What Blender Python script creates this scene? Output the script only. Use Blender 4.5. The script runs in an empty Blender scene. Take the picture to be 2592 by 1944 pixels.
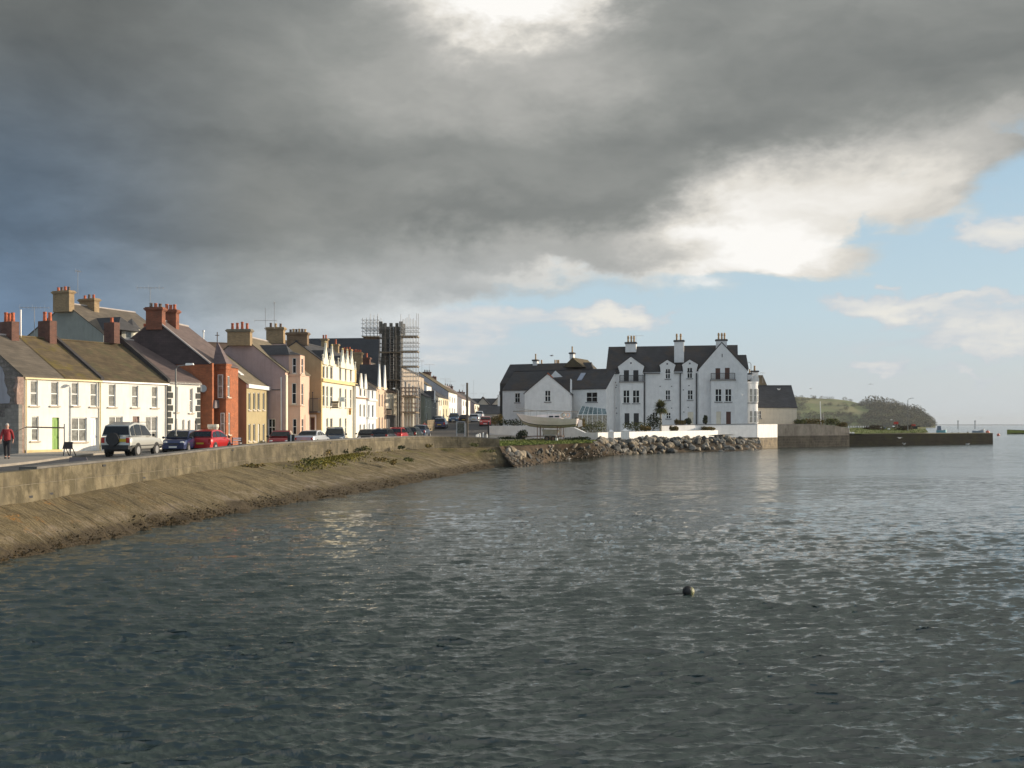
import bpy, bmesh, math, random
import numpy as np
from mathutils import Vector, Matrix
from mathutils.geometry import tessellate_polygon
random.seed(7)
S = bpy.context.scene
COL = S.collection
H = 3.4           # eye height above the water
FPX = 2600.0      # focal length measured in pixels of the photograph
CX, HY = 1296.0, 1075.0
def lerp(a, b, t): return a + (b - a) * t
def interp(x, pts):
    if x <= pts[0][0]: return pts[0][1]
    for (x0, y0), (x1, y1) in zip(pts, pts[1:]):
        if x <= x1: return lerp(y0, y1, (x - x0) / (x1 - x0))
    return pts[-1][1]
def sst(a, b, x):
    t = min(1, max(0, (x - a) / (b - a))); return t * t * (3 - 2 * t)
HILL = [(0, 1.54), (95, 1.54), (110, 1.65), (120, 1.9), (130, 2.35), (142, 2.9), (150, 3.15), (180, 3.95), (200, 4.6), (250, 6.2), (300, 7), (600, 9)]
RGT = [(0, 1.6), (118, 1.6), (135, 1.9), (150, 2.2), (200, 2.2), (300, 2.5), (600, 3)]
def gz(x, y):
    r = interp(y, RGT)
    if x > 48: r = lerp(r, 1.9, sst(48, 54, x))
    m = sst(-3, 3, x) if y < 150 else sst(-1, 6, x)
    return lerp(interp(y, HILL), r, m)
def wx(px, Y): return (px - CX) / FPX * Y
def wz(py, Y): return H + (HY - py) / FPX * Y
# ---------------------------------------------------------------- mesh builder
class MB:
    def __init__(s): s.v = []; s.f = []
    def add(s, vs, fs):
        n = len(s.v); s.v += [tuple(p) for p in vs]; s.f += [tuple(i + n for i in f) for f in fs]; return s
    def box(s, x0, x1, y0, y1, z0, z1):
        return s.add([(x0,y0,z0),(x1,y0,z0),(x1,y1,z0),(x0,y1,z0),(x0,y0,z1),(x1,y0,z1),(x1,y1,z1),(x0,y1,z1)],
                     [(0,3,2,1),(4,5,6,7),(0,1,5,4),(1,2,6,5),(2,3,7,6),(3,0,4,7)])
    def hexa(s, p): # eight corners bottom 0-3 top 4-7
        return s.add(p, [(0,3,2,1),(4,5,6,7),(0,1,5,4),(1,2,6,5),(2,3,7,6),(3,0,4,7)])
    def prism(s, a, b): # two matching polygons
        n = len(a)
        return s.add(list(a) + list(b), [tuple(range(n))[::-1], tuple(range(n, 2*n))] + [(i, (i+1) % n, n + (i+1) % n, n + i) for i in range(n)])
    def loft(s, rings, cap=True, closed=True):
        n = len(rings[0]); vs = [p for r in rings for p in r]; fs = []
        for k in range(len(rings) - 1):
            for i in range(n if closed else n - 1):
                j = (i + 1) % n; fs.append((k*n+i, k*n+j, (k+1)*n+j, (k+1)*n+i))
        if cap and closed: fs += [tuple(range(n))[::-1], tuple((len(rings)-1)*n + i for i in range(n))]
        return s.add(vs, fs)
    def tube(s, pts, r, n=6):
        pts = [Vector(p) for p in pts]
        rs = r if isinstance(r, (list, tuple)) else [r] * len(pts)
        rings = []
        for k, p in enumerate(pts):
            d = (pts[min(k+1, len(pts)-1)] - pts[max(k-1, 0)]).normalized()
            a = d.cross(Vector((0, 0, 1)) if abs(d.z) < .9 else Vector((1, 0, 0))).normalized(); b = d.cross(a)
            rings.append([p + (a * math.cos(2*math.pi*i/n) + b * math.sin(2*math.pi*i/n)) * rs[k] for i in range(n)])
        return s.loft(rings)
    def cyl(s, p0, p1, r, n=12, r1=None): return s.tube([p0, p1], [r, r if r1 is None else r1], n)
    def ball(s, c, r, n=10, m=6, sq=(1,1,1)):
        rings = [[(c[0] + r*sq[0]*math.sin(math.pi*k/m)*math.cos(2*math.pi*i/n), c[1] + r*sq[1]*math.sin(math.pi*k/m)*math.sin(2*math.pi*i/n), c[2] - r*sq[2]*math.cos(math.pi*k/m)) for i in range(n)] for k in range(1, m)]
        rings = [[(c[0]+.001*math.cos(2*math.pi*i/n), c[1]+.001*math.sin(2*math.pi*i/n), c[2]-r*sq[2]) for i in range(n)]] + rings + [[(c[0]+.001*math.cos(2*math.pi*i/n), c[1]+.001*math.sin(2*math.pi*i/n), c[2]+r*sq[2]) for i in range(n)]]
        return s.loft(rings)
    def build(s, name, mat, parent=None, local=False, smooth=False):
        v = s.v
        top = parent
        while top is not None and top.parent is not None: top = top.parent
        if top is not None and not local:
            c, sn = math.cos(-top.rotation_euler.z), math.sin(-top.rotation_euler.z); L = top.location
            v = [((x-L.x)*c - (y-L.y)*sn, (x-L.x)*sn + (y-L.y)*c, z-L.z) for x, y, z in v]
        me = bpy.data.meshes.new(name); me.from_pydata(v, [], s.f); me.update()
        me.materials.append(mat)
        if smooth: me.polygons.foreach_set('use_smooth', [True] * len(me.polygons))
        o = bpy.data.objects.new(name, me); COL.objects.link(o)
        if parent is not None: o.parent = parent
        return o
def tag(o, label=None, cat=None, group=None, kind=None):
    for k, val in (('label', label), ('category', cat), ('group', group), ('kind', kind)):
        if val: o[k] = val
    return o
def root(name, label, cat, loc, rz=0, group=None):
    o = bpy.data.objects.new(name, None); COL.objects.link(o); o.empty_display_size = .3
    o.location = loc; o.rotation_euler = (0, 0, rz)
    return tag(o, label, cat, group)
def copy_tree(o, parent=None):
    c = o.copy(); COL.objects.link(c)
    if parent is not None: c.parent = parent
    for ch in [k for k in bpy.data.objects if k.parent == o]: copy_tree(ch, c)
    return c
# ---------------------------------------------------------------- materials
class NT:
    def __init__(s, nt): s.nt = nt
    def n(s, t, **k):
        x = s.nt.nodes.new(t)
        for a, b in k.items(): setattr(x, a, b)
        return x
    def put(s, sock, val):
        if isinstance(val, bpy.types.NodeSocket): s.nt.links.new(val, sock)
        elif val is not None:
            try: sock.default_value = val
            except Exception: sock.default_value = tuple(val) + (1,)
    def m(s, op, a, b=None, c=None, clamp=False):
        x = s.n('ShaderNodeMath', operation=op); x.use_clamp = clamp
        for i, q in enumerate((a, b, c)):
            if q is not None: s.put(x.inputs[i], q)
        return x.outputs[0]
    def vm(s, op, a, b=None, out=0):
        x = s.n('ShaderNodeVectorMath', operation=op); s.put(x.inputs[0], a)
        if b is not None: s.put(x.inputs[1], b)
        return x.outputs[out]
    def mix(s, f, a, b, mode='MIX'):
        x = s.n('ShaderNodeMix', data_type='RGBA', blend_type=mode); s.put(x.inputs[0], f); s.put(x.inputs[6], a); s.put(x.inputs[7], b); return x.outputs[2]
    def noise(s, vec, sc, det=4, rough=.55, dist=0, col=False):
        x = s.n('ShaderNodeTexNoise'); s.put(x.inputs['Vector'], vec); x.inputs['Scale'].default_value = sc; x.inputs['Detail'].default_value = det
        x.inputs['Roughness'].default_value = rough; x.inputs['Distortion'].default_value = dist
        return x.outputs[1 if col else 0]
    def step(s, v, a, b, lo=0, hi=1):
        x = s.n('ShaderNodeMapRange', interpolation_type='SMOOTHSTEP'); s.put(x.inputs[0], v)
        for i, q in enumerate((a, b, lo, hi)): x.inputs[i+1].default_value = q
        return x.outputs[0]
    def xyz(s, v):
        x = s.n('ShaderNodeSeparateXYZ'); s.put(x.inputs[0], v); return x.outputs
    def comb(s, a, b, c):
        x = s.n('ShaderNodeCombineXYZ'); s.put(x.inputs[0], a); s.put(x.inputs[1], b); s.put(x.inputs[2], c); return x.outputs[0]
def c4(c, k=1): return (c[0]*k, c[1]*k, c[2]*k, 1)
MATS = {}
def mat(name, col, var=.18, sc=1.5, rough=.85, bump=.2, bsc=18, kind=None, col2=None, stain=0, spec=.5, metal=0, coat=0, bw=.45, bh=.15, mortar=None, msize=.012):
    if name in MATS: return MATS[name]
    m = bpy.data.materials.new(name); m.use_nodes = True; t = NT(m.node_tree); MATS[name] = m
    bs = m.node_tree.nodes['Principled BSDF']
    co = t.n('ShaderNodeTexCoord').outputs['Object']
    nz = t.noise(co, sc, 5, .6)
    c = t.mix(t.step(nz, .3, .7), c4(col, 1 - var), c4(col, 1 + var))
    hgt = t.noise(co, bsc, 4, .6)
    if col2 is not None:
        c = t.mix(t.step(t.noise(co, sc*.7, 7, .65), .46, .6), c, c4(col2))
    if kind in ('brick', 'slate', 'block'):
        x = t.xyz(co)
        vec = t.comb(t.m('ADD', x[0], x[1]), x[2], 0)
        b = t.n('ShaderNodeTexBrick'); t.put(b.inputs['Vector'], vec); b.inputs['Scale'].default_value = 1
        b.inputs['Brick Width'].default_value = bw; b.inputs['Row Height'].default_value = bh; b.inputs['Mortar Size'].default_value = msize
        b.inputs['Mortar Smooth'].default_value = .3
        t.put(b.inputs['Color1'], c); t.put(b.inputs['Color2'], t.mix(1, c, (.72, .72, .74, 1), 'MULTIPLY'))
        b.inputs['Mortar'].default_value = c4(mortar or [q * .5 for q in col])
        c = b.outputs[0]
        hgt = t.m('ADD', t.m('MULTIPLY', b.outputs[1], -1.5), t.m('MULTIPLY', hgt, .6))
    if stain:
        x = t.xyz(co)
        st = t.noise(t.comb(t.m('MULTIPLY', x[0], 2.2), t.m('MULTIPLY', x[1], 2.2), t.m('MULTIPLY', x[2], .25)), 1.6, 5, .65)
        c = t.mix(t.m('MULTIPLY', t.step(st, .45, .75), stain), c, t.mix(1, c, (.5, .47, .42, 1), 'MULTIPLY'))
    t.put(bs.inputs['Base Color'], c)
    bs.inputs['Roughness'].default_value = rough; bs.inputs['Metallic'].default_value = metal
    bs.inputs['Specular IOR Level'].default_value = spec; bs.inputs['Coat Weight'].default_value = coat
    if bump:
        bp = t.n('ShaderNodeBump'); bp.inputs['Strength'].default_value = bump; bp.inputs['Distance'].default_value = .05
        t.put(bp.inputs['Height'], hgt); t.put(bs.inputs['Normal'], bp.outputs[0])
    return m
def paint(name, col, rough=.7, var=.06, stain=.25, bump=.12): return mat(name, col, var, 1.2, rough, bump, 30, stain=stain)
WHITE = paint('white_render', (.80, .79, .76))
WHITE2 = paint('cool_white_render', (.79, .785, .775), stain=.16)
CREAMW = paint('cream_white_render', (.78, .72, .58))
PVC = mat('white_frame', (.82, .82, .80), .03, rough=.4, bump=0)
FASC = mat('cream_fascia', (.75, .62, .33), .08, rough=.5, bump=0)
BLACKP = mat('black_pipe', (.03, .032, .035), .1, rough=.4, bump=0)
GLASSD = mat('dark_window_glass', (.006, .007, .009), .3, 1, rough=.1, bump=0, spec=.22)
GLASSC = mat('curtained_window_glass', (.22, .22, .20), .35, 4, rough=.12, bump=0, spec=.8)
BRICKR = mat('red_brick', (.42, .12, .04), .25, 2, kind='brick', bw=.23, bh=.075, mortar=(.25, .15, .1), msize=.008)
BRICKD = mat('old_dark_red_brick', (.15, .06, .04), .3, 2, kind='brick', bw=.23, bh=.075, mortar=(.14, .11, .09), msize=.008)
BRICKY = mat('buff_brick', (.36, .25, .13), .15, 2, kind='brick', bw=.23, bh=.075, mortar=(.25, .2, .14), msize=.008)
POT = mat('terracotta', (.48, .13, .06), .25, 5, rough=.8)
POTD = mat('sooty_pot', (.14, .10, .08), .25, 5, rough=.8)
POTB = mat('buff_pot', (.50, .33, .17), .2, 5, rough=.8)
SLATEG = mat('grey_brown_slate', (.145, .12, .09), .2, 1, rough=.75, kind='slate', bw=.4, bh=.14, msize=.006)
SLATEM = mat('mossy_slate', (.13, .095, .05), .3, 1.2, rough=.9, kind='slate', bw=.4, bh=.14, msize=.006, col2=(.16, .12, .03))
SLATEB = mat('brown_mossy_slate', (.11, .08, .042), .3, 1.2, rough=.9, kind='slate', bw=.4, bh=.14, msize=.006, col2=(.10, .085, .04))
SLATEP = mat('purple_slate', (.15, .11, .10), .12, 1, rough=.7, kind='slate', bw=.4, bh=.14, msize=.006)
SLATED = mat('dark_slate', (.05, .05, .055), .2, .8, rough=.7, kind='slate', bw=.5, bh=.16, msize=.006)
SLATEK = mat('charcoal_slate', (.040, .039, .042), .25, .5, rough=.75, kind='slate', bw=.5, bh=.16, msize=.006, col2=(.06, .045, .035))
SLATET = mat('tan_slate', (.20, .165, .11), .15, 1, rough=.8, kind='slate', bw=.4, bh=.14, msize=.006)
LEAD = mat('pale_lead', (.42, .38, .36), .1, rough=.6, bump=.1)
STEEL = mat('galvanised_steel', (.38, .38, .38), .1, rough=.45, bump=0, metal=.6)
RUST = mat('rusty_tube', (.16, .10, .07), .3, 6, rough=.7, bump=.1)
BOARD = mat('scaffold_board', (.30, .23, .15), .3, 3, rough=.9)
BLACKM = mat('black_metal', (.02, .02, .022), .1, rough=.5, bump=0)
WOODP = mat('weathered_pole', (.13, .11, .085), .25, 4, rough=.95)
SKIN = mat('skin', (.55, .30, .22), .08, 8, rough=.6, bump=0)
# ---------------------------------------------------------------- planes, walls, windows
class PL:
    def __init__(s, O, e, n): s.O = Vector(O); s.e = Vector(e); s.n = Vector(n)
    def off(s, d): return PL(s.O + s.n * d, s.e, s.n)
    def a(s, px):
        k = (px - CX) / FPX; return (k * s.O.y - s.O.x) / (s.e.x - k * s.e.y)
    def z(s, py, a): return H + (HY - py) / FPX * (s.O.y + a * s.e.y)
    def pt(s, a, z, d=0):
        p = s.O + s.e * a + s.n * d; return (p.x, p.y, z)
    def rect(s, x0, y0, x1, y1):
        a0, a1 = s.a(x0), s.a(x1); a = (a0 + a1) / 2
        return (min(a0, a1), max(a0, a1), s.z(y1, a), s.z(y0, a))
    def P(s, px, py): a = s.a(px); return (a, s.z(py, a))
    def bx(s, mb, a0, a1, z0, z1, d0, d1):
        return mb.hexa([s.pt(a0, z0, d1), s.pt(a1, z0, d1), s.pt(a1, z0, d0), s.pt(a0, z0, d0), s.pt(a0, z1, d1), s.pt(a1, z1, d1), s.pt(a1, z1, d0), s.pt(a0, z1, d0)])
def wall(mb, pl, outline, holes=(), dep=.12):
    loops = [[Vector((a, z, 0)) for a, z in outline]]
    for a0, a1, z0, z1 in holes: loops.append([Vector(p) for p in ((a0, z0, 0), (a1, z0, 0), (a1, z1, 0), (a0, z1, 0))])
    flat = [p for l in loops for p in l]
    mb.add([pl.pt(p.x, p.y) for p in flat], tessellate_polygon(loops))
    for a0, a1, z0, z1 in holes:
        q = [(a0, z0), (a1, z0), (a1, z1), (a0, z1)]
        mb.add([pl.pt(a, z) for a, z in q] + [pl.pt(a, z, -dep) for a, z in q], [(i, (i+1) % 4, 4 + (i+1) % 4, 4 + i) for i in range(4)])
    return mb
def window(par, pl, r, style='sash', fm=None, pm=None, sill=None, dep=.12, fw=.055, name='window'):
    a0, a1, z0, z1 = r; fm = fm or PVC; pm = pm or GLASSD
    f = MB(); d0, d1 = -dep, -dep + .06
    if style == 'door':
        pl.bx(f, a0, a1, z0, z1, d0 - .02, d0 + .02)
        o = f.build('door', fm, par)
        p = MB(); w = a1 - a0; h = z1 - z0
        for (u0, u1) in ((.14, .46), (.54, .86)):
            for (v0, v1) in ((.08, .42), (.5, .93)): pl.bx(p, a0+w*u0, a0+w*u1, z0+h*v0, z0+h*v1, d0+.022, d0+.035)
        p.build('door_panel', fm, o); k = MB(); k.ball(pl.pt(a0+w*.9, z0+h*.45, d0+.06), .03, 6, 4); k.build('handle', BLACKM, o)
        return o
    pl.bx(f, a0, a0+fw, z0, z1, d0, d1); pl.bx(f, a1-fw, a1, z0, z1, d0, d1)
    pl.bx(f, a0+fw, a1-fw, z0, z0+fw, d0, d1); pl.bx(f, a0+fw, a1-fw, z1-fw, z1, d0, d1)
    zm = (z0 + z1) / 2; am = (a0 + a1) / 2; b = fw * .5
    if style in ('sash', '4', 'glazed'): pl.bx(f, a0+fw, a1-fw, zm-b, zm+b, d0, d1 - .004)
    if style in ('4', '2v'): pl.bx(f, am-b, am+b, z0+fw, z1-fw, d0, d1 - .008)
    o = f.build('window' if name == 'window' else name, fm, par)
    p = MB(); p.add([pl.pt(a0, z0, d0+.02), pl.pt(a1, z0, d0+.02), pl.pt(a1, z1, d0+.02), pl.pt(a0, z1, d0+.02)], [(0, 1, 2, 3)]); p.build('pane', pm, o)
    if sill:
        g = MB(); pl.bx(g, a0-.1, a1+.1, z0-.1, z0-.003, -.02, .1); g.build('window_sill', sill, o)
    return o
class Bld:
    def __init__(s, name, label, cat, px, Y, th, zg=None, group=None):
        s.X, s.Y = wx(px, Y), Y; t = math.radians(th); s.th = th
        s.u = Vector((math.sin(t), math.cos(t))); s.v = Vector((-math.cos(t), math.sin(t)))
        s.F = Vector((s.X, s.Y)); s.zg = gz(s.X, Y) if zg is None else zg
        s.r = root(name, label, cat, (s.X, Y, s.zg), math.pi/2 - t, group)
        s.front = PL(s.F, s.u, -s.v); s.gable = PL(s.F, s.v, -s.u)
    def W(s, a, t, z): p = s.F + s.u*a + s.v*t; return (p.x, p.y, z)
    def sx(s, px, t=0): return PL(s.F + s.v*t, s.u, -s.v).a(px)
    def zz(s, py, a, t=0): return H + (HY-py)/FPX * (s.F + s.u*a + s.v*t).y
    def shell(s, w, dep, ze, zr, wm, rm, wins=(), gwins=(), gm=None, tr=None, ov=.12, sill=None, fascia=None, th=.1, gs=None, pm=None, base=None, roof=True, gov=.06):
        tr = dep/2 if tr is None else tr; zb = s.zg - .3 if base is None else base
        s.w, s.dep, s.ze, s.zr, s.tr = w, dep, ze, zr, tr
        fh = []; gh = []
        for q in wins: fh.append(s.front.rect(*q[:4]))
        for q in gwins: gh.append(s.gable.rect(*q[:4]))
        mb = MB(); wall(mb, s.front, [(0, zb), (w, zb), (w, ze), (0, ze)], fh)
        wall(mb, PL(s.F + s.v*dep, s.u, s.v), [(0, zb), (w, zb), (w, ze), (0, ze)])
        pent = [(0, zb), (dep, zb), (dep, ze), (tr, zr), (0, ze)]
        g = mb if gm is None else MB()
        wall(g, s.gable, pent, gh)
        wall(mb, PL(s.F + s.u*w, s.v, s.u), pent)
        mb.build('wall', wm, s.r)
        if gm is not None: g.build('gable_wall', gm, s.r)
        for q, r in zip(wins, fh): window(s.r, s.front, r, q[4] if len(q) > 4 else 'sash', q[5] if len(q) > 5 else None, (q[6] if len(q) > 6 else None) or pm, sill if (len(q) < 5 or q[4] != 'door') else None)
        for q, r in zip(gwins, gh): window(s.r, s.gable, r, q[4] if len(q) > 4 else 'sash', q[5] if len(q) > 5 else None, q[6] if len(q) > 6 else None, sill)
        if roof:
            sl = (zr - ze)/tr; sb = (zr - ze)/(dep - tr); R = MB()
            prof = [(-ov, ze - sl*ov + .01), (tr, zr + .01), (dep+ov, ze - sb*ov + .01), (dep+ov, ze - sb*ov + th), (tr, zr + th), (-ov, ze - sl*ov + th)]
            R.prism([s.W(-gov, t, z) for t, z in prof], [s.W(w+gov, t, z) for t, z in prof]); R.build('roof', rm, s.r)
            k = MB(); k.tube([s.W(-gov, tr, zr+th), s.W(w+gov, tr, zr+th)], .09, 6); k.build('ridge', LEAD if rm in (SLATEG, SLATEP, SLATET) else rm, s.r)
            if fascia:
                k = MB(); k.hexa([s.W(0, -ov-.06, ze-sl*ov-.1), s.W(w, -ov-.06, ze-sl*ov-.1), s.W(w, -.005, ze-sl*ov-.1), s.W(0, -.005, ze-sl*ov-.1), s.W(0, -ov-.06, ze-sl*ov+.0), s.W(w, -ov-.06, ze-sl*ov+.0), s.W(w, -.005, ze-sl*ov+.0), s.W(0, -.005, ze-sl*ov+.0)]); k.build('gutter', fascia, s.r)
        return s
    def chim(s, pxc, t, vw, uw, ytop, ybase, pots=3, m=None, pm=None, ph=.35, cap=True, yb2=None, prow=None, capm=None, split=None):
        a = s.sx(pxc, t); z1 = s.zz(ytop, a, t); z0 = s.zz(ybase, a, t); m = m or BRICKD; pm = pm or POT
        mb = MB()
        def bx(e, za, zb): mb.hexa([s.W(a-uw/2-e, t-vw/2-e, za), s.W(a+uw/2+e, t-vw/2-e, za), s.W(a+uw/2+e, t+vw/2+e, za), s.W(a-uw/2-e, t+vw/2+e, za), s.W(a-uw/2-e, t-vw/2-e, zb), s.W(a+uw/2+e, t-vw/2-e, zb), s.W(a+uw/2+e, t+vw/2+e, zb), s.W(a-uw/2-e, t+vw/2+e, zb)])
        bx(0, z0, z1)
        c = mb.build('chimney', m, s.r)
        if cap:
            mb = MB(); bx(.07, z1-.22, z1-.14); bx(.13, z1-.139, z1-.03); bx(.06, z1-.029, z1+.05); mb.build('chimney_cap', capm or m, c)
        for i in range(pots):
            f = (i+.5)/pots - .5; p = s.W(a, t + f*vw*.86, z1); q = MB(); hh = ph*random.uniform(.85, 1.1)
            q.tube([p, (p[0], p[1], p[2]+.04+hh*.8), (p[0], p[1], p[2]+.05+hh*.82), (p[0], p[1], p[2]+.04+hh)], [.13, .105, .13, .12], 10); q.build('chimney_pot', pm if not split or i % 2 else split, c)
        return c
def pipe(par, pts, r=.05, m=None, name='downpipe'): mb = MB(); mb.tube(pts, r, 6); return mb.build(name, m or BLACKP, par)
def aerial(label, px, py_top, py_base, Y, arm=1.2, ang=.3, n=7, fold=0, arm_m=None, yarm=None):
    X = wx(px, Y); zt, zb = wz(py_top, Y), wz(py_base, Y)
    o = root('tv_aerial', label, 'aerial', (X, Y, zb), 0, 'television aerials on the chimneys')
    mb = MB(); mb.cyl((X, Y, zb), (X, Y, zt), .022, 6); mb.build('mast', STEEL, o)
    za = zt - .05 if yarm is None else wz(yarm, Y)
    d = Vector((math.cos(ang), math.sin(ang), 0)); q = Vector((-d.y, d.x, 0)) ; c = Vector((X, Y, za)); mb = MB()
    mb.cyl(c - d*arm, c + d*arm, .014, 5); mb.build('boom', STEEL, o)
    mb = MB()
    for i in range(n):
        p = c + d*arm*(-.95 + 1.9*i/(n-1)); l = .10 + .12*(i % 3 == 0)
        mb.cyl(p - q*.25, p + q*.25, .008, 4); mb.cyl(p - Vector((0, 0, l)), p + Vector((0, 0, l)), .008, 4)
    mb.build('element', STEEL, o); return o
# ================================================================ camera, sun, sky
cam = bpy.data.cameras.new('camera'); cam.sensor_width = 36; cam.lens = 36 * FPX / 2592; cam.shift_y = (HY - 972) / 2592
cam.clip_start = .1; cam.clip_end = 20000
co_ = bpy.data.objects.new('camera', cam); COL.objects.link(co_); co_.location = (0, 0, H); co_.rotation_euler = (math.pi/2, 0, 0); S.camera = co_
SUN_AZ, SUN_EL = 72.0, 11.5
sd = bpy.data.lights.new('sun', 'SUN'); sd.energy = 5.0; sd.angle = math.radians(.5); sd.color = (1, .84, .64)
so = bpy.data.objects.new('sun', sd); COL.objects.link(so); so.location = (40, 0, 40)
sv = Vector((math.sin(math.radians(SUN_AZ))*math.cos(math.radians(SUN_EL)), math.cos(math.radians(SUN_AZ))*math.cos(math.radians(SUN_EL)), math.sin(math.radians(SUN_EL))))
so.rotation_euler = sv.to_track_quat('Z', 'Y').to_euler()
S.view_settings.view_transform = 'Standard'; S.view_settings.look = 'None'; S.view_settings.gamma = 1; S.view_settings.exposure = 0.2
W = bpy.data.worlds.new('World'); S.world = W; W.use_nodes = True; t = NT(W.node_tree)
bg = W.node_tree.nodes['Background']
D = t.n('ShaderNodeTexCoord').outputs['Generated']
x, y, z = t.xyz(D)
az = t.m('MULTIPLY', t.m('ARCTAN2', x, y), 57.2958); el = t.m('MULTIPLY', t.m('ARCSINE', z), 57.2958)
zc = t.m('ADD', t.m('MAXIMUM', z, 0), .13)
flat = t.comb(t.m('DIVIDE', x, zc), t.m('DIVIDE', y, zc), 0)
AE = t.comb(az, el, 0)
def P_(px, py):
    a = math.atan((px-CX)/FPX); return math.degrees(a), math.degrees(math.atan((HY-py)/FPX*math.cos(a)))
n1 = t.noise(flat, 1.1, 8, .6, .3, True); n2 = t.noise(t.vm('MULTIPLY', AE, (.07, .13, 0)), 1.4, 8, .62, .2, True)
n3 = t.noise(t.vm('MULTIPLY', AE, (.30, .5, 0)), 1.2, 6, .6, 0, True)
def sc_(v, k): return t.vm('MULTIPLY', t.vm('SUBTRACT', v, (.5, .5, .5)), k)
AEd = t.vm('ADD', AE, t.vm('ADD', sc_(n2, (11, 6, 0)), sc_(n3, (4, 2.2, 0))))
AEs = t.vm('ADD', AE, sc_(n2, (6, 3, 0)))
def blob(px, py, sx, sy, amp, base=None, p=1):
    a, e = P_(px, py); kx, ky = 2600/57.3/sx, 2600/57.3/sy
    d = t.vm('MULTIPLY', t.vm('SUBTRACT', AEd if base is None else base, (a, e, 0)), (kx, ky, 0))
    q = t.vm('DOT_PRODUCT', d, d, out=1)
    if p != 1: q = t.m('POWER', q, p)
    return t.m('MULTIPLY', t.m('POWER', 2.71828, t.m('MULTIPLY', q, -1)), amp)
def total(l):
    o = l[0]
    for k in l[1:]: o = t.m('ADD', o, k)
    return o
# clear sky: real sky texture blended with the pale evening gradient of the coast
sky = t.n('ShaderNodeTexSky', sky_type='NISHITA'); sky.sun_disc = False; sky.sun_elevation = math.radians(SUN_EL); sky.sun_rotation = math.radians(SUN_AZ); sky.dust_density = 1.2
nish = t.vm('SCALE', sky.outputs[0]); nish.node.inputs[3].default_value = .09
r = t.n('ShaderNodeValToRGB'); t.put(r.inputs[0], t.m('DIVIDE', t.m('MAXIMUM', el, 0), 30, clamp=True)); e = r.color_ramp.elements
e[0].position = 0; e[0].color = (.60, .66, .70, 1); e[1].position = 1; e[1].color = (.17, .36, .62, 1)
for p, c in ((.08, (.60, .68, .74)), (.2, (.56, .72, .82)), (.36, (.49, .67, .80)), (.55, (.37, .57, .75))):
    q = e.new(p); q.color = c + (1,)
clear = t.mix(.18, r.outputs[0], nish)
# coverage of the storm cloud
bpts = [(-180, 20), (-120, 5), (-70, 3), (-30, -5), (P_(700, 0)[0], P_(700, 1000)[1]), (P_(1000, 0)[0], P_(1000, 850)[1]), (P_(1300, 0)[0], P_(1300, 735)[1]), (P_(1500, 0)[0], P_(1500, 705)[1]), (P_(1800, 0)[0], P_(1800, 705)[1]), (P_(2120, 0)[0], P_(2120, 640)[1]), (P_(2260, 0)[0], P_(2260, 440)[1]), (P_(2592, 0)[0], P_(2592, 350)[1]), (40, 20), (70, 30), (130, 30), (180, 20)]
fc = t.n('ShaderNodeFloatCurve'); cu = fc.mapping.curves[0]
for i, (a, b) in enumerate(bpts):
    p_ = ((a+180)/360, (b+20)/60)
    if i == 0: cu.points[0].location = p_
    elif i == len(bpts)-1: cu.points[1].location = p_
    else: cu.points.new(*p_)
for q in cu.points: q.handle_type = 'VECTOR'
fc.mapping.update()
xd = t.xyz(AEd)
t.put(fc.inputs['Value'], t.m('DIVIDE', t.m('ADD', xd[0], 180), 360))
bnd = t.m('SUBTRACT', t.m('MULTIPLY', fc.outputs[0], 60), 20)
fine = t.m('MULTIPLY', t.m('SUBTRACT', t.noise(flat, 2.6, 8, .65), .5), 1.0)
cov = t.step(t.m('ADD', t.m('SUBTRACT', xd[1], bnd), t.m('MULTIPLY', fine, 3)), -.9, 1.0)
small = total([blob(1560, 808, 120, 34, 1.5), blob(1250, 815, 330, 40, .7), blob(950, 880, 420, 90, .9), blob(2180, 778, 130, 34, 1.3), blob(2330, 785, 170, 26, .5), blob(2520, 770, 160, 22, .8),
               blob(2500, 838, 170, 38, 1.1), blob(2570, 585, 100, 55, 1.5), blob(2185, 938, 55, 30, 1.2), blob(2420, 925, 130, 22, .9), blob(2250, 712, 30, 22, .9), blob(2560, 470, 40, 28, .5), blob(1900, 880, 380, 30, .35), blob(2300, 860, 300, 25, .4),
               t.m('MULTIPLY', fine, .9)])
cov = t.m('MAXIMUM', cov, t.step(total([blob(2330, 500, 150, 62, 1.5, AEs), blob(2060, 650, 190, 48, 1.5, AEs), blob(1750, 665, 190, 40, 1.3, AEs), blob(2420, 380, 200, 50, 1.2, AEs), t.m('MULTIPLY', fine, 1.5)]), .4, .95))
cs = t.step(small, .42, 1.0, 0, .92)
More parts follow.
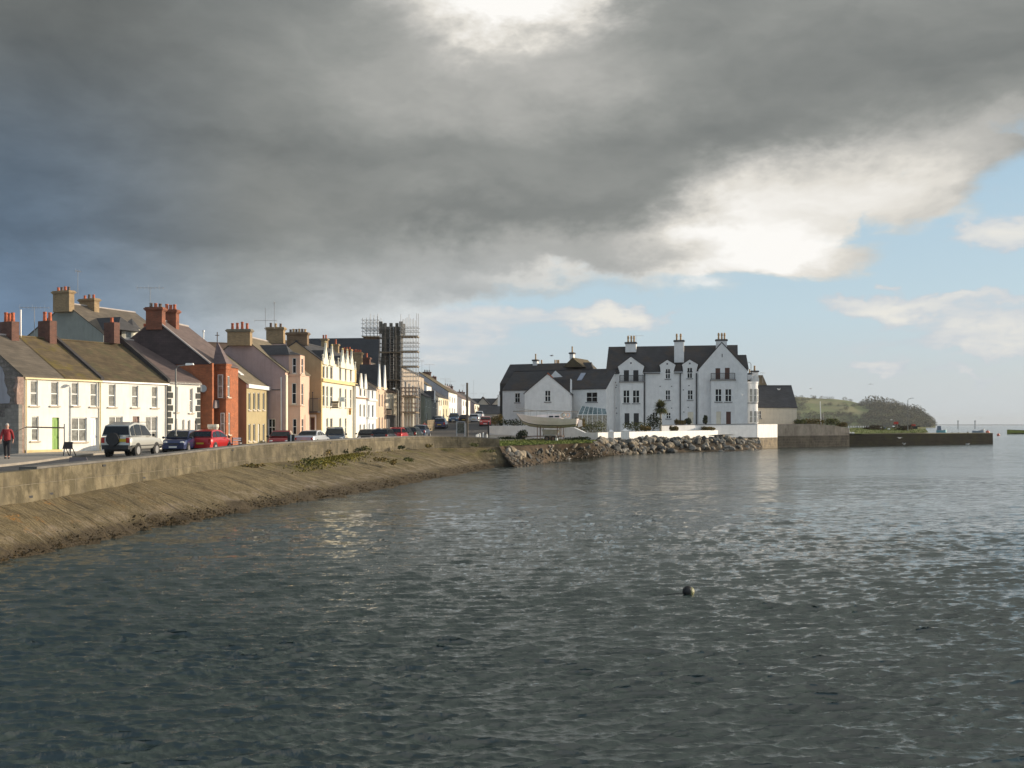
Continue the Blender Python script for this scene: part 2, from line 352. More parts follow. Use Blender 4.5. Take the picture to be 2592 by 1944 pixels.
# brightness inside the cloud
L = total([t.m('ADD', .205, t.m('MULTIPLY', t.m('SUBTRACT', t.noise(flat, .9, 9, .6, .4), .5), .15)), t.m('MULTIPLY', t.step(az, -20, -5), .085), t.m('MULTIPLY', fine, .05),
    blob(1300, 5, 190, 95, .75), blob(1330, 70, 120, 50, .35), blob(1480, 20, 40, 60, .12), blob(1140, -10, 160, 40, .15), blob(1330, 250, 210, 80, .12), blob(1000, 180, 260, 120, .05), blob(1480, 190, 500, 60, .05), blob(1600, 20, 120, 100, -.04),
    t.m('MULTIPLY', t.m('MULTIPLY', t.step(el, 22.5, 33), t.step(az, -8, 16)), .10), blob(2020, 560, 240, 110, .40), blob(2120, 440, 230, 90, .24), blob(2330, 370, 170, 50, .05), blob(1930, 470, 160, 75, .24), blob(1830, 570, 160, 60, .22), blob(2290, 480, 150, 60, .28), blob(1780, 690, 160, 30, .25), blob(1870, 620, 200, 70, .22), blob(2560, 310, 160, 50, .12), blob(2060, 600, 90, 40, .2),
    blob(1690, 470, 150, 55, -.07), blob(1250, 545, 380, 50, -.09), blob(900, 370, 500, 45, -.05), blob(1500, 610, 260, 45, .10), blob(1450, 690, 260, 26, .26), blob(1950, 660, 190, 40, .35), blob(1760, 600, 220, 30, .12),
    blob(2250, 130, 420, 90, -.08), blob(1850, 320, 330, 70, -.07), blob(450, 620, 500, 70, -.03), blob(60, 480, 260, 300, -.075), blob(200, 80, 400, 130, -.045), blob(620, 800, 380, 80, .055), blob(800, 690, 480, 60, .055), blob(1150, 640, 260, 40, .07), blob(1000, 720, 420, 55, .03), blob(1350, 820, 420, 80, .30), blob(850, 860, 420, 100, .16), blob(560, 900, 300, 70, .05), blob(2100, 820, 500, 120, .45), blob(2560, 600, 200, 90, .5), blob(1500, 900, 500, 110, .3),
    t.m('MULTIPLY', t.step(az, 38, 85), .45), t.m('MULTIPLY', t.step(t.m('ABSOLUTE', az), 110, 170), .16), t.m('MULTIPLY', t.step(el, 30, 70), .10)])
L = t.m('MULTIPLY', L, t.m('ADD', .66, t.m('MULTIPLY', t.noise(t.vm('MULTIPLY', AEs, (.09, .2, 0)), 1.6, 8, .6, .3), .66)))
L = t.m('MAXIMUM', L, .085)
cr = t.n('ShaderNodeValToRGB'); t.put(cr.inputs[0], L); e = cr.color_ramp.elements
e[0].position = 0; e[0].color = (0, 0, 0, 1); e[1].position = 1; e[1].color = (1, .98, .94, 1)
for p, c in ((.1, (.096, .106, .106)), (.2, (.196, .209, .203)), (.3, (.295, .305, .29)), (.45, (.47, .465, .44)), (.7, (.76, .73, .67))):
    q = e.new(p); q.color = c + (1,)
blue = t.m('MULTIPLY', t.step(az, -13, -27.5), t.step(el, 21, 10))
blue2 = t.step(az, -24, -60)
cl = t.mix(t.m('MAXIMUM', blue, blue2), cr.outputs[0], (.80, 1.07, 1.50, 1), 'MULTIPLY')
cl = t.mix(t.m('MULTIPLY', t.step(el, 12, 2), t.step(az, 16, -4)), cl, (.90, 1.03, 1.18, 1), 'MULTIPLY')
smc = t.mix(t.m('MULTIPLY', t.m('ADD', fine, t.m('MULTIPLY', t.m('SUBTRACT', small, .5), .8), clamp=True), 1, clamp=True), (.55, .60, .66, 1), (.86, .83, .76, 1))
out = t.mix(cs, clear, smc); out = t.mix(cov, out, cl)
haz = t.m('MULTIPLY', t.step(el, 3.2, 0), t.step(az, -12, 10))
out = t.mix(t.m('MULTIPLY', haz, .75), out, (.60, .655, .69, 1))
t.put(bg.inputs[0], out); bg.inputs[1].default_value = .87
W.cycles.sampling_method = 'MANUAL'; W.cycles.sample_map_resolution = 512
# ================================================================ water
def water():
    ny = 560; Ys = [6.5]
    while Ys[-1] < 95: Ys.append(Ys[-1] + max(.012, Ys[-1]**2 / 6500))
    Ys = np.array(Ys); far = np.array([110, 140, 190, 260, 400, 700, 1200, 2500, 5000, 9000.])
    ks = np.linspace(-.60, .60, 1000); side = np.array([.66, .8, 1.2, 2.5]); ks = np.concatenate([-side[::-1], ks, side])
    YY = np.concatenate([Ys, far]); G = YY[:, None] * ks[None, :]; Yg = np.repeat(YY[:, None], len(ks), 1)
    dy = np.gradient(YY)[:, None]; dx = YY[:, None] * (1.2/1000)
    rng = np.random.RandomState(4); Z = np.zeros_like(G); Xo = np.zeros_like(G); Yo = np.zeros_like(G)
    comps = []
    for lam, amp, n, spread, mean in ((3.2, .0050, 3, .22, 16), (1.7, .0034, 4, .3, 15), (1.0, .0028, 7, .32, 14), (.6, .0030, 14, .36, 13), (.36, .0034, 24, .40, 12), (.22, .0026, 34, .48, 10), (.14, .0012, 28, .65, 6)):
        for i in range(n): comps.append((lam*rng.uniform(.75, 1.3), amp*rng.uniform(.6, 1.3), math.radians(mean) + rng.normal()*spread*.55, rng.uniform(0, 6.28)))
    # gusts: patches of stronger and weaker ripple
    gust = np.ones_like(G)
    for i in range(7): 
        q = rng.uniform(6, 22); a = rng.uniform(-.5, .5); gust += .07*np.sin((G*math.sin(a) + Yg*math.cos(a)*1.6)*6.28/q + rng.uniform(0, 6))
    gust = np.clip(gust, .65, 1.4)
    for lam, amp, a, ph in comps:
        kx, ky = -math.sin(a), math.cos(a); k = 6.2832/lam
        w = np.clip(lam/(2.2*np.maximum(dy*abs(ky), dx*abs(kx))) - .6, 0, 1)
        arg = (G*kx + Yg*ky)*k + ph; sn, cs_ = np.sin(arg), np.cos(arg); A = amp*w*(gust if lam < 1.6 else 1)
        Z += A*sn; Xo += A*kx*cs_*.9; Yo += A*ky*cs_*.9
    f = np.clip((100 - Yg)/30, 0, 1)*np.clip((.63 - np.abs(ks))/.05, 0, 1)[None, :]
    V = np.stack([G + Xo*f, Yg + Yo*f, Z*f], -1)
    back = np.stack([np.stack([YY[0]*ks*(1+3*j), np.full(len(ks), yb), np.zeros(len(ks))], -1) for j, yb in ((2, -120.), (1, -20.))], 0)
    V = np.concatenate([back, V], 0); R, C = V.shape[:2]
    idx = np.arange(R*C).reshape(R, C); q = np.stack([idx[:-1, :-1], idx[:-1, 1:], idx[1:, 1:], idx[1:, :-1]], -1).reshape(-1, 4)
    me = bpy.data.meshes.new('water'); me.vertices.add(R*C); me.vertices.foreach_set('co', V.reshape(-1).astype(np.float32))
    me.loops.add(len(q)*4); me.loops.foreach_set('vertex_index', q.reshape(-1).astype(np.int32)); me.polygons.add(len(q))
    me.polygons.foreach_set('loop_start', (np.arange(len(q))*4).astype(np.int32)); me.polygons.foreach_set('loop_total', np.full(len(q), 4, np.int32))
    me.polygons.foreach_set('use_smooth', np.ones(len(q), bool)); me.update(calc_edges=True)
    m = bpy.data.materials.new('sea_water'); m.use_nodes = True; t = NT(m.node_tree); bs = m.node_tree.nodes['Principled BSDF']
    co = t.n('ShaderNodeTexCoord').outputs['Object']
    bs.inputs['Base Color'].default_value = (.027, .044, .041, 1); bs.inputs['Roughness'].default_value = .05; bs.inputs['IOR'].default_value = 1.6
    a = t.noise(t.vm('MULTIPLY', co, (2.2, 3.4, 1)), 1.0, 3, .6); b = t.noise(t.vm('MULTIPLY', co, (7, 11, 1)), 1.0, 4, .6); c = t.noise(t.vm('MULTIPLY', co, (.5, .9, 1)), 1.0, 3, .6)
    slick = t.step(t.noise(t.vm('MULTIPLY', co, (.012, .05, 1)), 1.0, 4, .5), .40, .56, .45, 1)
    X_, Y_, _ = t.xyz(co); wob = t.m('MULTIPLY', t.m('SUBTRACT', t.noise(t.vm('MULTIPLY', co, (.03, .1, 1)), 1.0, 3, .5), .5), 14); Yw = t.m('ADD', Y_, wob)
    slick = t.m('MULTIPLY', slick, t.m('SUBTRACT', 1, t.m('MULTIPLY', t.m('MULTIPLY', t.step(Yw, 66, 69), t.step(Yw, 81, 77)), t.m('MULTIPLY', t.step(X_, 4, 24), .88))))
    farw = t.step(t.xyz(co)[1], 20, 110)
    h = total2(t, [t.m('MULTIPLY', a, .02), t.m('MULTIPLY', b, .02)])
    bp = t.n('ShaderNodeBump'); bp.inputs['Distance'].default_value = 1.0; t.put(bp.inputs['Height'], h); bp.inputs['Strength'].default_value = .9
    # ripples too fine or too far for the mesh: slopes added straight to the normal
    v1 = t.noise(t.vm('MULTIPLY', co, (.55, 1.7, 1)), 1.0, 4, .62, 0, True); v2 = t.noise(t.vm('MULTIPLY', co, (2.4, 6.5, 1)), 1.0, 3, .6, 0, True)
    r1 = t.m('MULTIPLY', slick, t.step(Y_, 34, 75, .0, .62)); r2 = t.m('MULTIPLY', slick, t.step(Y_, 12, 34, .06, 1.05))
    def sl(v, k):
        x = t.n('ShaderNodeVectorMath', operation='SCALE'); t.put(x.inputs[0], t.vm('MULTIPLY', t.vm('SUBTRACT', v, (.5, .5, .5)), (.6, 1.15, 0))); t.put(x.inputs[3], k); return x.outputs[0]
    nn = t.vm('NORMALIZE', t.vm('ADD', bp.outputs[0], t.vm('ADD', sl(v1, r1), sl(v2, r2)))); t.put(bs.inputs['Normal'], nn)
    t.put(bs.inputs['Roughness'], t.step(Y_, 15, 90, .02, .14))
    me.materials.append(m); o = bpy.data.objects.new('water', me); COL.objects.link(o); tag(o, kind='structure')
def total2(t, l):
    o = l[0]
    for k in l[1:]: o = t.m('ADD', o, k)
    return o
water()
# ================================================================ shoreline in plan
WALL = [(-13.3, 6), (-13.9, 16), (-14.45, 29, 1.37), (-14.3, 34.5, 1.35), (-13.7, 39.8, 1.24), (-13.2, 53, 1.08), (-11.4, 59.8, 1.0), (-10.5, 68.9, .98), (-8.74, 76.8, .96), (-6.2, 82.3, .95), (-3.05, 82.9, 1.05), (-1.04, 84.3, 1.2)]
def smooth(pts, n):
    out = []
    for i in range(len(pts)-1):
        p0, p1, p2, p3 = pts[max(i-1, 0)], pts[i], pts[i+1], pts[min(i+2, len(pts)-1)]
        for j in range(n):
            u = j/n; out.append(tuple(.5*((2*b) + (-a+c)*u + (2*a-5*b+4*c-d)*u*u + (-a+3*b-3*c+d)*u**3) for a, b, c, d in zip(p0, p1, p2, p3)))
    return out + [tuple(pts[-1])]
WP = [(-13.3, 6, 1.40, 2.2), (-13.9, 16, 1.38, 2.22), (-14.45, 29, 1.37, 2.27), (-14.2, 35, 1.32, 2.22), (-13.7, 39.8, 1.25, 2.06), (-13.2, 53, 1.08, 2.0), (-11.4, 59.8, 1.0, 2.0), (-10.4, 68.9, .98, 1.92), (-8.74, 76.8, .96, 1.9), (-6.4, 81.6, .95, 1.86), (-3.3, 83.6, 1.05, 1.84), (-1.04, 84.6, 1.2, 1.8)]
WS = smooth(WP, 10)
FOOT = [(-12.4, 4), (-12.6, 14), (-12.66, 25.4), (-12.2, 29), (-11.7, 33.9), (-11.1, 36.4), (-10.3, 41.5), (-8.9, 46.8), (-7.1, 53.6), (-5.8, 61), (-3.9, 69.6), (-1.46, 82.0)]
FS = smooth(FOOT, 10)
def xedge(Y):
    E = [(p[1], p[0]-.2) for p in WS] + [(88, .0), (94, 3.7), (100, 7.6), (108, 8.9), (116.2, 10.0), (121, 13.5), (130.8, 20.3), (142, 28.4), (145, 34.5), (150.5, 38.6), (161, 53.1), (184, 86), (190, 88), (191, 72), (260, 98), (262, 40), (600, 45)]
    return interp(Y, E)
CONC = mat('pavement_concrete', (.30, .27, .23), .15, .6, bump=.3, bsc=10, stain=.3)
def ground():
    Ys = [-60, 0, 6, 12, 18, 24] + [24 + i*1.5 for i in range(1, 60)] + [115 + i*4 for i in range(0, 46)] + [320, 380, 460, 600]
    Ys = sorted(set(Ys + [190, 190.9, 191.2, 261.9, 262]))
    fr = [0, .15, .4, .65, .8, .88, .93, .96, .98, .99, 1]; vs = []
    for Y in Ys:
        xe = xedge(Y); x0 = -260
        for f in fr:
            x = lerp(x0, xe, f); vs.append((x, Y, gz(x, Y) - (.01 if Y < 84 else 0)))
    n = len(fr); m = MB(); m.add(vs, [(r*n+i, r*n+i+1, (r+1)*n+i+1, (r+1)*n+i) for r in range(len(Ys)-1) for i in range(n-1)])
    tag(m.build('ground', CONC, smooth=True), kind='structure')
ground()
ASPH = mat('asphalt', (.055, .055, .057), .2, 1.2, rough=.9, bump=.3, bsc=40)
def strip(name, left, right, m, dz=.02, kind='structure', th=0):
    a = smooth(left, 8); b = smooth(right, 8); mb = MB()
    vs = []
    for p, q in zip(a, b):
        for f in (0, .25, .5, .75, 1):
            X, Y = lerp(p[0], q[0], f), lerp(p[1], q[1], f); vs.append((X, Y, gz(X, Y) + dz))
    n = 5; mb.add(vs, [(r*n+i, r*n+i+1, (r+1)*n+i+1, (r+1)*n+i) for r in range(len(a)-1) for i in range(n-1)])
    if th:
        k = len(mb.v); top = [vs[r*n+4] for r in range(len(a))]
        mb.add(top + [(p[0], p[1], p[2]-th) for p in top], [(i, i+1, len(a)+i+1, len(a)+i) for i in range(len(a)-1)])
    return tag(mb.build(name, m, smooth=False), kind=kind)
KERB = [(-21.6, 6), (-21.8, 24), (-22.2, 44), (-24.2, 56), (-25.2, 63), (-24.3, 68), (-21.6, 74), (-20.8, 80), (-19.5, 86), (-16.8, 92), (-16.0, 100), (-14.3, 112), (-12.2, 125), (-11.8, 140), (-11.5, 150), (-10.6, 170), (-9.5, 195), (-8, 222), (-6.5, 255)]
RR = [(-14.1, 6), (-14.8, 24), (-14.7, 44), (-13.9, 53), (-12.6, 60), (-11.4, 67), (-10.4, 74), (-9.3, 79), (-7.5, 83), (-5.0, 86), (-3.2, 92), (-2.6, 101), (-2.6, 112), (-3.2, 124), (-3.0, 138), (-3.0, 150), (-3.6, 170), (-4.0, 195), (-3.6, 222), (-3, 255)]
strip('road', KERB, RR, ASPH, .02)
strip('pavement', [(x-4.5, y) for x, y in KERB], [(x, y) for x, y in KERB], CONC, .13, th=.12)
# ---------------------------------------------------------------- sea wall parapet and pitched slope
SWALL = mat('stained_sea_wall_concrete', (.15, .125, .075), .34, 1.6, bump=.9, bsc=7, stain=.9, kind='block', bw=2.9, bh=.62, mortar=(.23, .20, .14), msize=.012, col2=(.085, .07, .036))
def parapet():
    r = tag(root('sea_wall', 'low stained concrete sea wall curving along the road above the stone slope', 'wall', (-14, 29, 1.0)), group=None)
    mb = MB(); cap = MB(); n = len(WS); rings = []
    for i, p in enumerate(WS):
        a, b = WS[max(i-1, 0)], WS[min(i+1, n-1)]; d = Vector((b[0]-a[0], b[1]-a[1])).normalized(); nn = Vector((-d.y, d.x))
        zt, zb = H - p[2], H - p[3] - .35; q = Vector((p[0], p[1]))
        def pt(o, z): w = q + nn*o; return (w.x, w.y, z)
        rings.append([pt(-.06, zb), pt(-.02, (zt+zb)/2), pt(0, zt), pt(.34, zt+.005), pt(.36, zb)])
    mb.loft(rings); mb.build('wall_body', SWALL, r)
    # raised coping course from the step onwards
    rings = []
    for i, p in enumerate(WS):
        if p[1] < 31.2: continue
        a, b = WS[max(i-1, 0)], WS[min(i+1, n-1)]; d = Vector((b[0]-a[0], b[1]-a[1])).normalized(); nn = Vector((-d.y, d.x)); q = Vector((p[0], p[1])); zt = H - p[2]
        def pt(o, z): w = q + nn*o; return (w.x, w.y, z)
        rings.append([pt(.06, zt+.006), pt(.06, zt+.075), pt(.62, zt+.075), pt(.62, zt-.3)])
    cap.loft(rings); cap.build('coping', mat('grey_coping', (.15, .14, .125), .2, 2, bump=.3), r)
    k = MB()
    for i in (22, 24, 31, 38, 47, 55, 63): # weep holes
        p = WS[i]; q = WS[i+1]; zb = H - lerp(p[2], p[3], .15 if i % 2 else .92)
        k.hexa([(p[0]+.03, p[1], zb), (p[0]+.05, p[1]+.22, zb), (p[0]-.1, p[1]+.22, zb), (p[0]-.1, p[1], zb), (p[0]+.03, p[1], zb+.07), (p[0]+.05, p[1]+.22, zb+.07), (p[0]-.1, p[1]+.22, zb+.07), (p[0]-.1, p[1], zb+.07)])
    k.build('drain_hole', BLACKM, r)
parapet()
def slope_mat():
    m = bpy.data.materials.new('pitched_stone_slope'); m.use_nodes = True; t = NT(m.node_tree); bs = m.node_tree.nodes['Principled BSDF']
    co = t.n('ShaderNodeTexCoord').outputs['Object']; uv = t.n('ShaderNodeUVMap').outputs[0]; u, v, _ = t.xyz(uv)
    n = t.noise(co, 1.3, 8, .68); g = t.noise(co, 9, 6, .7); st = t.noise(t.comb(t.m('MULTIPLY', u, 5), t.m('MULTIPLY', v, .9), 0), 1.0, 6, .65, .6)
    c = t.mix(t.step(n, .3, .7), (.115, .088, .040, 1), (.255, .198, .100, 1))
    c = t.mix(t.m('MULTIPLY', t.step(g, .45, .75), .45), c, (.28, .235, .15, 1))
    c = t.mix(t.m('MULTIPLY', t.step(st, .60, .68), .55), c, (.48, .42, .33, 1))
    c = t.mix(t.m('MULTIPLY', t.step(st, .46, .36), .8), c, (.045, .036, .022, 1))
    s2 = t.noise(t.comb(t.m('MULTIPLY', u, 13), t.m('MULTIPLY', v, 2.6), 0), 1.0, 5, .7, .8); sp = t.noise(co, 22, 3, .7)
    c = t.mix(t.m('MULTIPLY', t.step(s2, .60, .70), .6), c, (.40, .35, .26, 1)); c = t.mix(t.m('MULTIPLY', t.step(s2, .40, .30), .75), c, (.035, .030, .016, 1))
    c = t.mix(t.m('MULTIPLY', t.step(sp, .68, .74), .8), c, (.5, .46, .38, 1))
    # mortar lines run down the slope between the pitched stones
    b = t.n('ShaderNodeTexBrick'); t.put(b.inputs['Vector'], t.comb(t.m('ADD', v, t.m('MULTIPLY', n, .25)), t.m('ADD', u, t.m('MULTIPLY', g, .12)), 0)); b.inputs['Scale'].default_value = 1; b.inputs['Brick Width'].default_value = 1.1; b.inputs['Row Height'].default_value = .34; b.inputs['Mortar Size'].default_value = .016
    b.inputs['Color1'].default_value = (1, 1, 1, 1); b.inputs['Color2'].default_value = (.82, .82, .8, 1); b.inputs['Mortar'].default_value = (.42, .38, .3, 1)
    c = t.mix(.45, c, b.outputs[0], 'MULTIPLY')
    Y = t.xyz(co)[1]
    lich = t.m('MULTIPLY', t.step(t.noise(co, .9, 7, .7), .53, .62), t.m('MULTIPLY', t.step(Y, 40, 30), t.m('MULTIPLY', t.step(v, .95, .35), t.step(t.noise(co, 14, 3, .6), .4, .6))))
    c = t.mix(t.m('MULTIPLY', lich, .8), c, (.42, .20, .035, 1))
    moss = t.m('MULTIPLY', t.step(t.noise(co, .6, 6, .65), .50, .62), t.m('MULTIPLY', t.step(Y, 44, 56), t.step(v, .75, .1)))
    c = t.mix(t.m('MULTIPLY', moss, .75), c, (.17, .15, .035, 1))
    wet = t.step(t.m('ADD', v, t.m('MULTIPLY', t.m('SUBTRACT', n, .5), .7)), .72, .90)
    c = t.mix(t.m('MULTIPLY', wet, .85), c, (.060, .042, .022, 1))
    c = t.mix(t.m('MULTIPLY', t.m('MULTIPLY', t.step(v, .55, .66), t.step(v, .82, .74)), t.m('MULTIPLY', t.step(n, .45, .65), .35)), c, (.40, .34, .29, 1))
    t.put(bs.inputs['Base Color'], c); bs.inputs['Roughness'].default_value = .9
    bp = t.n('ShaderNodeBump'); bp.inputs['Strength'].default_value = 1; bp.inputs['Distance'].default_value = .13
    t.put(bp.inputs['Height'], total2(t, [g, st, s2, t.m('MULTIPLY', b.outputs[1], -.2)])); t.put(bs.inputs['Normal'], bp.outputs[0]); return m
def revetment():
    from mathutils import noise
    n = len(WS); nf = len(FS); NV = 26; NU = 420; vs = []; uvs = []
    end = [(-1.04, 84.6), (.3, 84.2)]
    near = []; kk = 0
    for p in WS:
        kk = min(range(kk, nf), key=lambda q: math.hypot(FS[q][0]-p[0], FS[q][1]-p[1]+.0)); near.append(kk)
    near = [sum(near[max(0, i-6):i+7])/len(near[max(0, i-6):i+7]) for i in range(n)]
    for i in range(NU):
        f = i/(NU-1); a = f*(n-1); k = min(int(a), n-2); p = [lerp(WS[k][j], WS[k+1][j], a-k) for j in range(4)]
        b = lerp(near[k], near[k+1], a-k); k2 = min(int(b), nf-2); q = [lerp(FS[k2][j], FS[k2+1][j], b-k2) for j in range(2)]
        if f > .97: q = [lerp(q[0], .3, (f-.97)/.03), lerp(q[1], 84.0, (f-.97)/.03)]
        L = math.hypot(p[0]-q[0], p[1]-q[1])
        for j in range(NV):
            v = j/(NV-1)*1.25; x, y = lerp(p[0]-.03, q[0], v), lerp(p[1], q[1], v); zt = H - p[3]
            z = zt*(1 - v) + .10*math.sin(math.pi*min(1, v))
            k = noise.fractal(Vector((x*.9, y*.9, 3.1)), 1, 2, 5)*.07 + noise.noise(Vector((x*.25, y*.25, 1)))*.10
            k += max(0, noise.fractal(Vector((x*2.2, y*2.2, 8)), 1, 2, 3))*.22*sst(.7, .95, v)
            vs.append((x + k*.3, y, z + k*sst(0, .12, v))); uvs.append((i/(NU-1)*86, v))
    m = MB(); m.add(vs, [(i*NV+j, (i+1)*NV+j, (i+1)*NV+j+1, i*NV+j+1) for i in range(NU-1) for j in range(NV-1)])
    o = m.build('stone_slope', slope_mat(), smooth=True); ul = o.data.uv_layers.new(name='UVMap')
    for l in o.data.loops: ul.data[l.index].uv = uvs[l.vertex_index]
    tag(o, 'brown pitched stone slope falling from the sea wall to the water', 'embankment')
revetment()
# ---------------------------------------------------------------- leaves
def leafmat(name, a, b, c=None, nsc=.8):
    if name in MATS: return MATS[name]
    m = bpy.data.materials.new(name); m.use_nodes = True; t = NT(m.node_tree); MATS[name] = m; bs = m.node_tree.nodes['Principled BSDF']
    g = t.n('ShaderNodeNewGeometry').outputs['Random Per Island']; co = t.n('ShaderNodeTexCoord').outputs['Object']
    r = t.n('ShaderNodeValToRGB'); t.put(r.inputs[0], g); r.color_ramp.elements[0].color = c4(a); r.color_ramp.elements[1].color = c4(b)
    if c: q = r.color_ramp.elements.new(.85); q.color = c4(c)
    t.put(bs.inputs['Base Color'], t.mix(.6, r.outputs[0], t.mix(t.step(t.noise(co, nsc, 3), .35, .65), (.5, .52, .5, 1), (1.3, 1.22, 1.05, 1)), 'MULTIPLY'))
    bs.inputs['Roughness'].default_value = .75; bs.inputs['Specular IOR Level'].default_value = .2; return m
GREEN = leafmat('mixed_green_leaves', (.025, .04, .012), (.085, .11, .03), (.16, .16, .05)); DKGREEN = leafmat('dark_leaves', (.012, .02, .009), (.04, .055, .02))
OLIVE = leafmat('olive_leaves', (.07, .07, .02), (.17, .15, .04), (.22, .15, .05)); WOODL = leafmat('hazy_autumn_leaves', (.06, .075, .035), (.14, .135, .06), (.17, .13, .06), nsc=.07)  # wood leaves lightened, distance haze put into their colours
def leaves(mb, c, rad, n, size, up=.3, rng=random):
    for i in range(n):
        while True:
            p = Vector([rng.uniform(-1, 1) for _ in range(3)])
            if .25 < p.length < 1: break
        w = Vector((c[0]+p.x*rad[0], c[1]+p.y*rad[1], c[2]+p.z*rad[2]))
        a = Vector([rng.gauss(0, 1) for _ in range(3)]).normalized(); b = a.cross(Vector([rng.gauss(0, 1) for _ in range(3)])).normalized()
        s_ = size*rng.uniform(.5, 1.3); mb.add([w-a*s_, w+b*s_*.5, w+a*s_, w-b*s_*.5], [(0, 1, 2, 3)])
def shrub(label, px, py_base, Y, w, h, m=None, n=260, group=None, name='shrub', size=.16, lumps=4, z0=None, stems=True):
    X = wx(px, Y); z = wz(py_base, Y) if z0 is None else z0; m = m or GREEN
    r = root(name, label, 'shrub', (X, Y, z), 0, group)
    mb = MB(); rng = random.Random(int(px*7+py_base))
    for k in range(lumps):
        f = (k+.5)/lumps - .5; leaves(mb, (X+f*w*.8, Y+rng.uniform(-.3, .3), z+h*(.4+.2*rng.random())), (w/lumps*.9, .5+w*.12, h*.5*rng.uniform(.7, 1.1)), n//lumps, size, rng=rng)
    mb.build('foliage', m, r)
    if stems:
        mb = MB()
        for k in range(4): mb.tube([(X+rng.uniform(-.2, .2), Y, z-.1), (X+rng.uniform(-.5, .5)*w*.5, Y+rng.uniform(-.3, .3), z+h*.6)], [.04, .015], 5)
        mb.build('stem', WOODP, r)
    return r

def seaweed():
    mb = MB(); rg = random.Random(21); n = len(FS)
    for i in range(5200):
        k = rg.uniform(0, n-1.01); j = int(k); f = k-j; x, y = lerp(FS[j][0], FS[j+1][0], f), lerp(FS[j][1], FS[j+1][1], f); o = rg.betavariate(1.6, 2.6)*1.1 - .22
        if math.sin(k*1.7)+math.sin(k*.61+1)+rg.uniform(-1, 1) < -.6: continue
        q = FS[min(j+1, n-1)]; p = FS[j]; d = Vector((q[0]-p[0], q[1]-p[1])); d = d.normalized() if d.length > 0 else Vector((0, 1)); x -= d.y*o; y += d.x*o
        z = max(.0, o)*.42 + .03 + rg.uniform(-.02, .07); s_ = rg.uniform(.03, .10); a = rg.uniform(0, 6.28); mb.add([(x, y, z), (x+s_*math.cos(a), y+s_*math.sin(a), z+rg.uniform(-.02, .04)), (x+s_*.6*math.cos(a+1), y+s_*.6*math.sin(a+1), z+s_*rg.uniform(.2, .8)), (x-s_*.4, y+s_*.2, z+.02)], [(0, 1, 2, 3)])
    tag(mb.build('seaweed', leafmat('brown_seaweed', (.02, .014, .006), (.075, .05, .022), (.11, .08, .04))), 'brown seaweed fringe clinging along the waterline of the stone slope', 'seaweed', kind='stuff')
seaweed()
# ================================================================ the terrace along the shore road
SILLC = mat('stone_sill', (.55, .48, .38), .1, rough=.8, bump=.1)
GREEND = mat('lime_green_door', (.16, .33, .03), .06, rough=.45, bump=0)
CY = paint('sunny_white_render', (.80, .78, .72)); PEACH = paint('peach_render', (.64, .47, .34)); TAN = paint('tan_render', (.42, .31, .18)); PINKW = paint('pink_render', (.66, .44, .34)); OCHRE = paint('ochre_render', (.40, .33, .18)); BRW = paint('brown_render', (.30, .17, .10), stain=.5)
GRG = paint('grey_green_render', (.27, .285, .255)); IVORY = paint('ivory_render', (.80, .76, .62)); LBLUE = paint('pale_blue_render', (.68, .72, .76)); MAUVE = paint('mauve_render', (.36, .29, .29)); ORANGE = paint('orange_render', (.55, .25, .12)); LILAC = paint('lilac_render', (.44, .43, .46))
RUBBLE = mat('rubble_stone', (.22, .19, .17), .35, 2.5, bump=.9, bsc=5, kind='block', bw=.55, bh=.26, mortar=(.2, .18, .15), msize=.03); GREYST = mat('grey_stone', (.14, .13, .115), .3, 2, bump=.7, bsc=5, kind='block', bw=.6, bh=.3, mortar=(.11, .10, .09), msize=.02)
BROWND = mat('brown_door', (.10, .035, .02), .1, rough=.5, bump=0); WDOOR = mat('white_door', (.80, .80, .78), .03, rough=.4, bump=0)
TH1 = 29.2; K = 1.06
def at_line(px): # street line of the four white cottages
    k = (px-CX)/FPX; F = Vector((wx(60, 63.6), 63.6)); u = Vector((math.sin(math.radians(TH1)), math.cos(math.radians(TH1)))); s = (k*F.y - F.x)/(u.x - k*u.y); return (F + u*s).y
def cottage(px0, px1, label, wins, rm, pyE, pitch=.60, wm=CY, tr=4.63, fascia=FASC, gm=None, zadd=0, th=TH1):
    Y = at_line(px0); b = Bld('white_cottage', label, 'house', px0, Y, th, group='terraced houses along the shore road')
    w = b.sx(px1); ze = wz(952, 63.6) + zadd
    b.shell(w, tr*2, ze, ze + pitch*tr, wm, rm, wins, gm=gm, sill=SILLC, fascia=fascia, pm=GLASSC, gov=.0 if px0 > 60 else .12)
    return b
c1 = cottage(60, 158, 'yellow trimmed white cottage with a lime green door at the left end of the terrace',
    [(77, 963, 96, 1027), (129, 966, 148, 1027), (80, 1054, 98, 1116), (132, 1057, 150, 1149, 'door', GREEND)], SLATEG, 952, gm=RUBBLE)
c1.chim(24, 4.63, 1.25, .55, 815, 884, 3, ph=.6, cap=False)
c2 = cottage(158, 256, 'white cottage with a four-pane ground floor window and white door, mossy slate roof',
    [(181, 968, 199, 1027), (229, 970, 246, 1029), (181, 1057, 220, 1118, '4'), (229, 1057, 248, 1146, 'door', WDOOR)], SLATEM, 957)
c2.chim(120, 4.63, 1.25, .55, 813, 888, 2, ph=.62, cap=False)
c3 = cottage(256, 425, 'wide white terraced house with three upper windows behind the off-roader',
    [(275, 972, 293, 1030), (334, 976, 350, 1031), (384, 978, 399, 1032), (276, 1054, 311, 1110, '2v'), (336, 1054, 353, 1130, 'door', BROWND), (369, 1054, 399, 1128, '4')], SLATEB, 963, fascia=PVC)
c3.chim(283, 4.63, 1.1, .5, 817, 870, 1, ph=.35, cap=False)
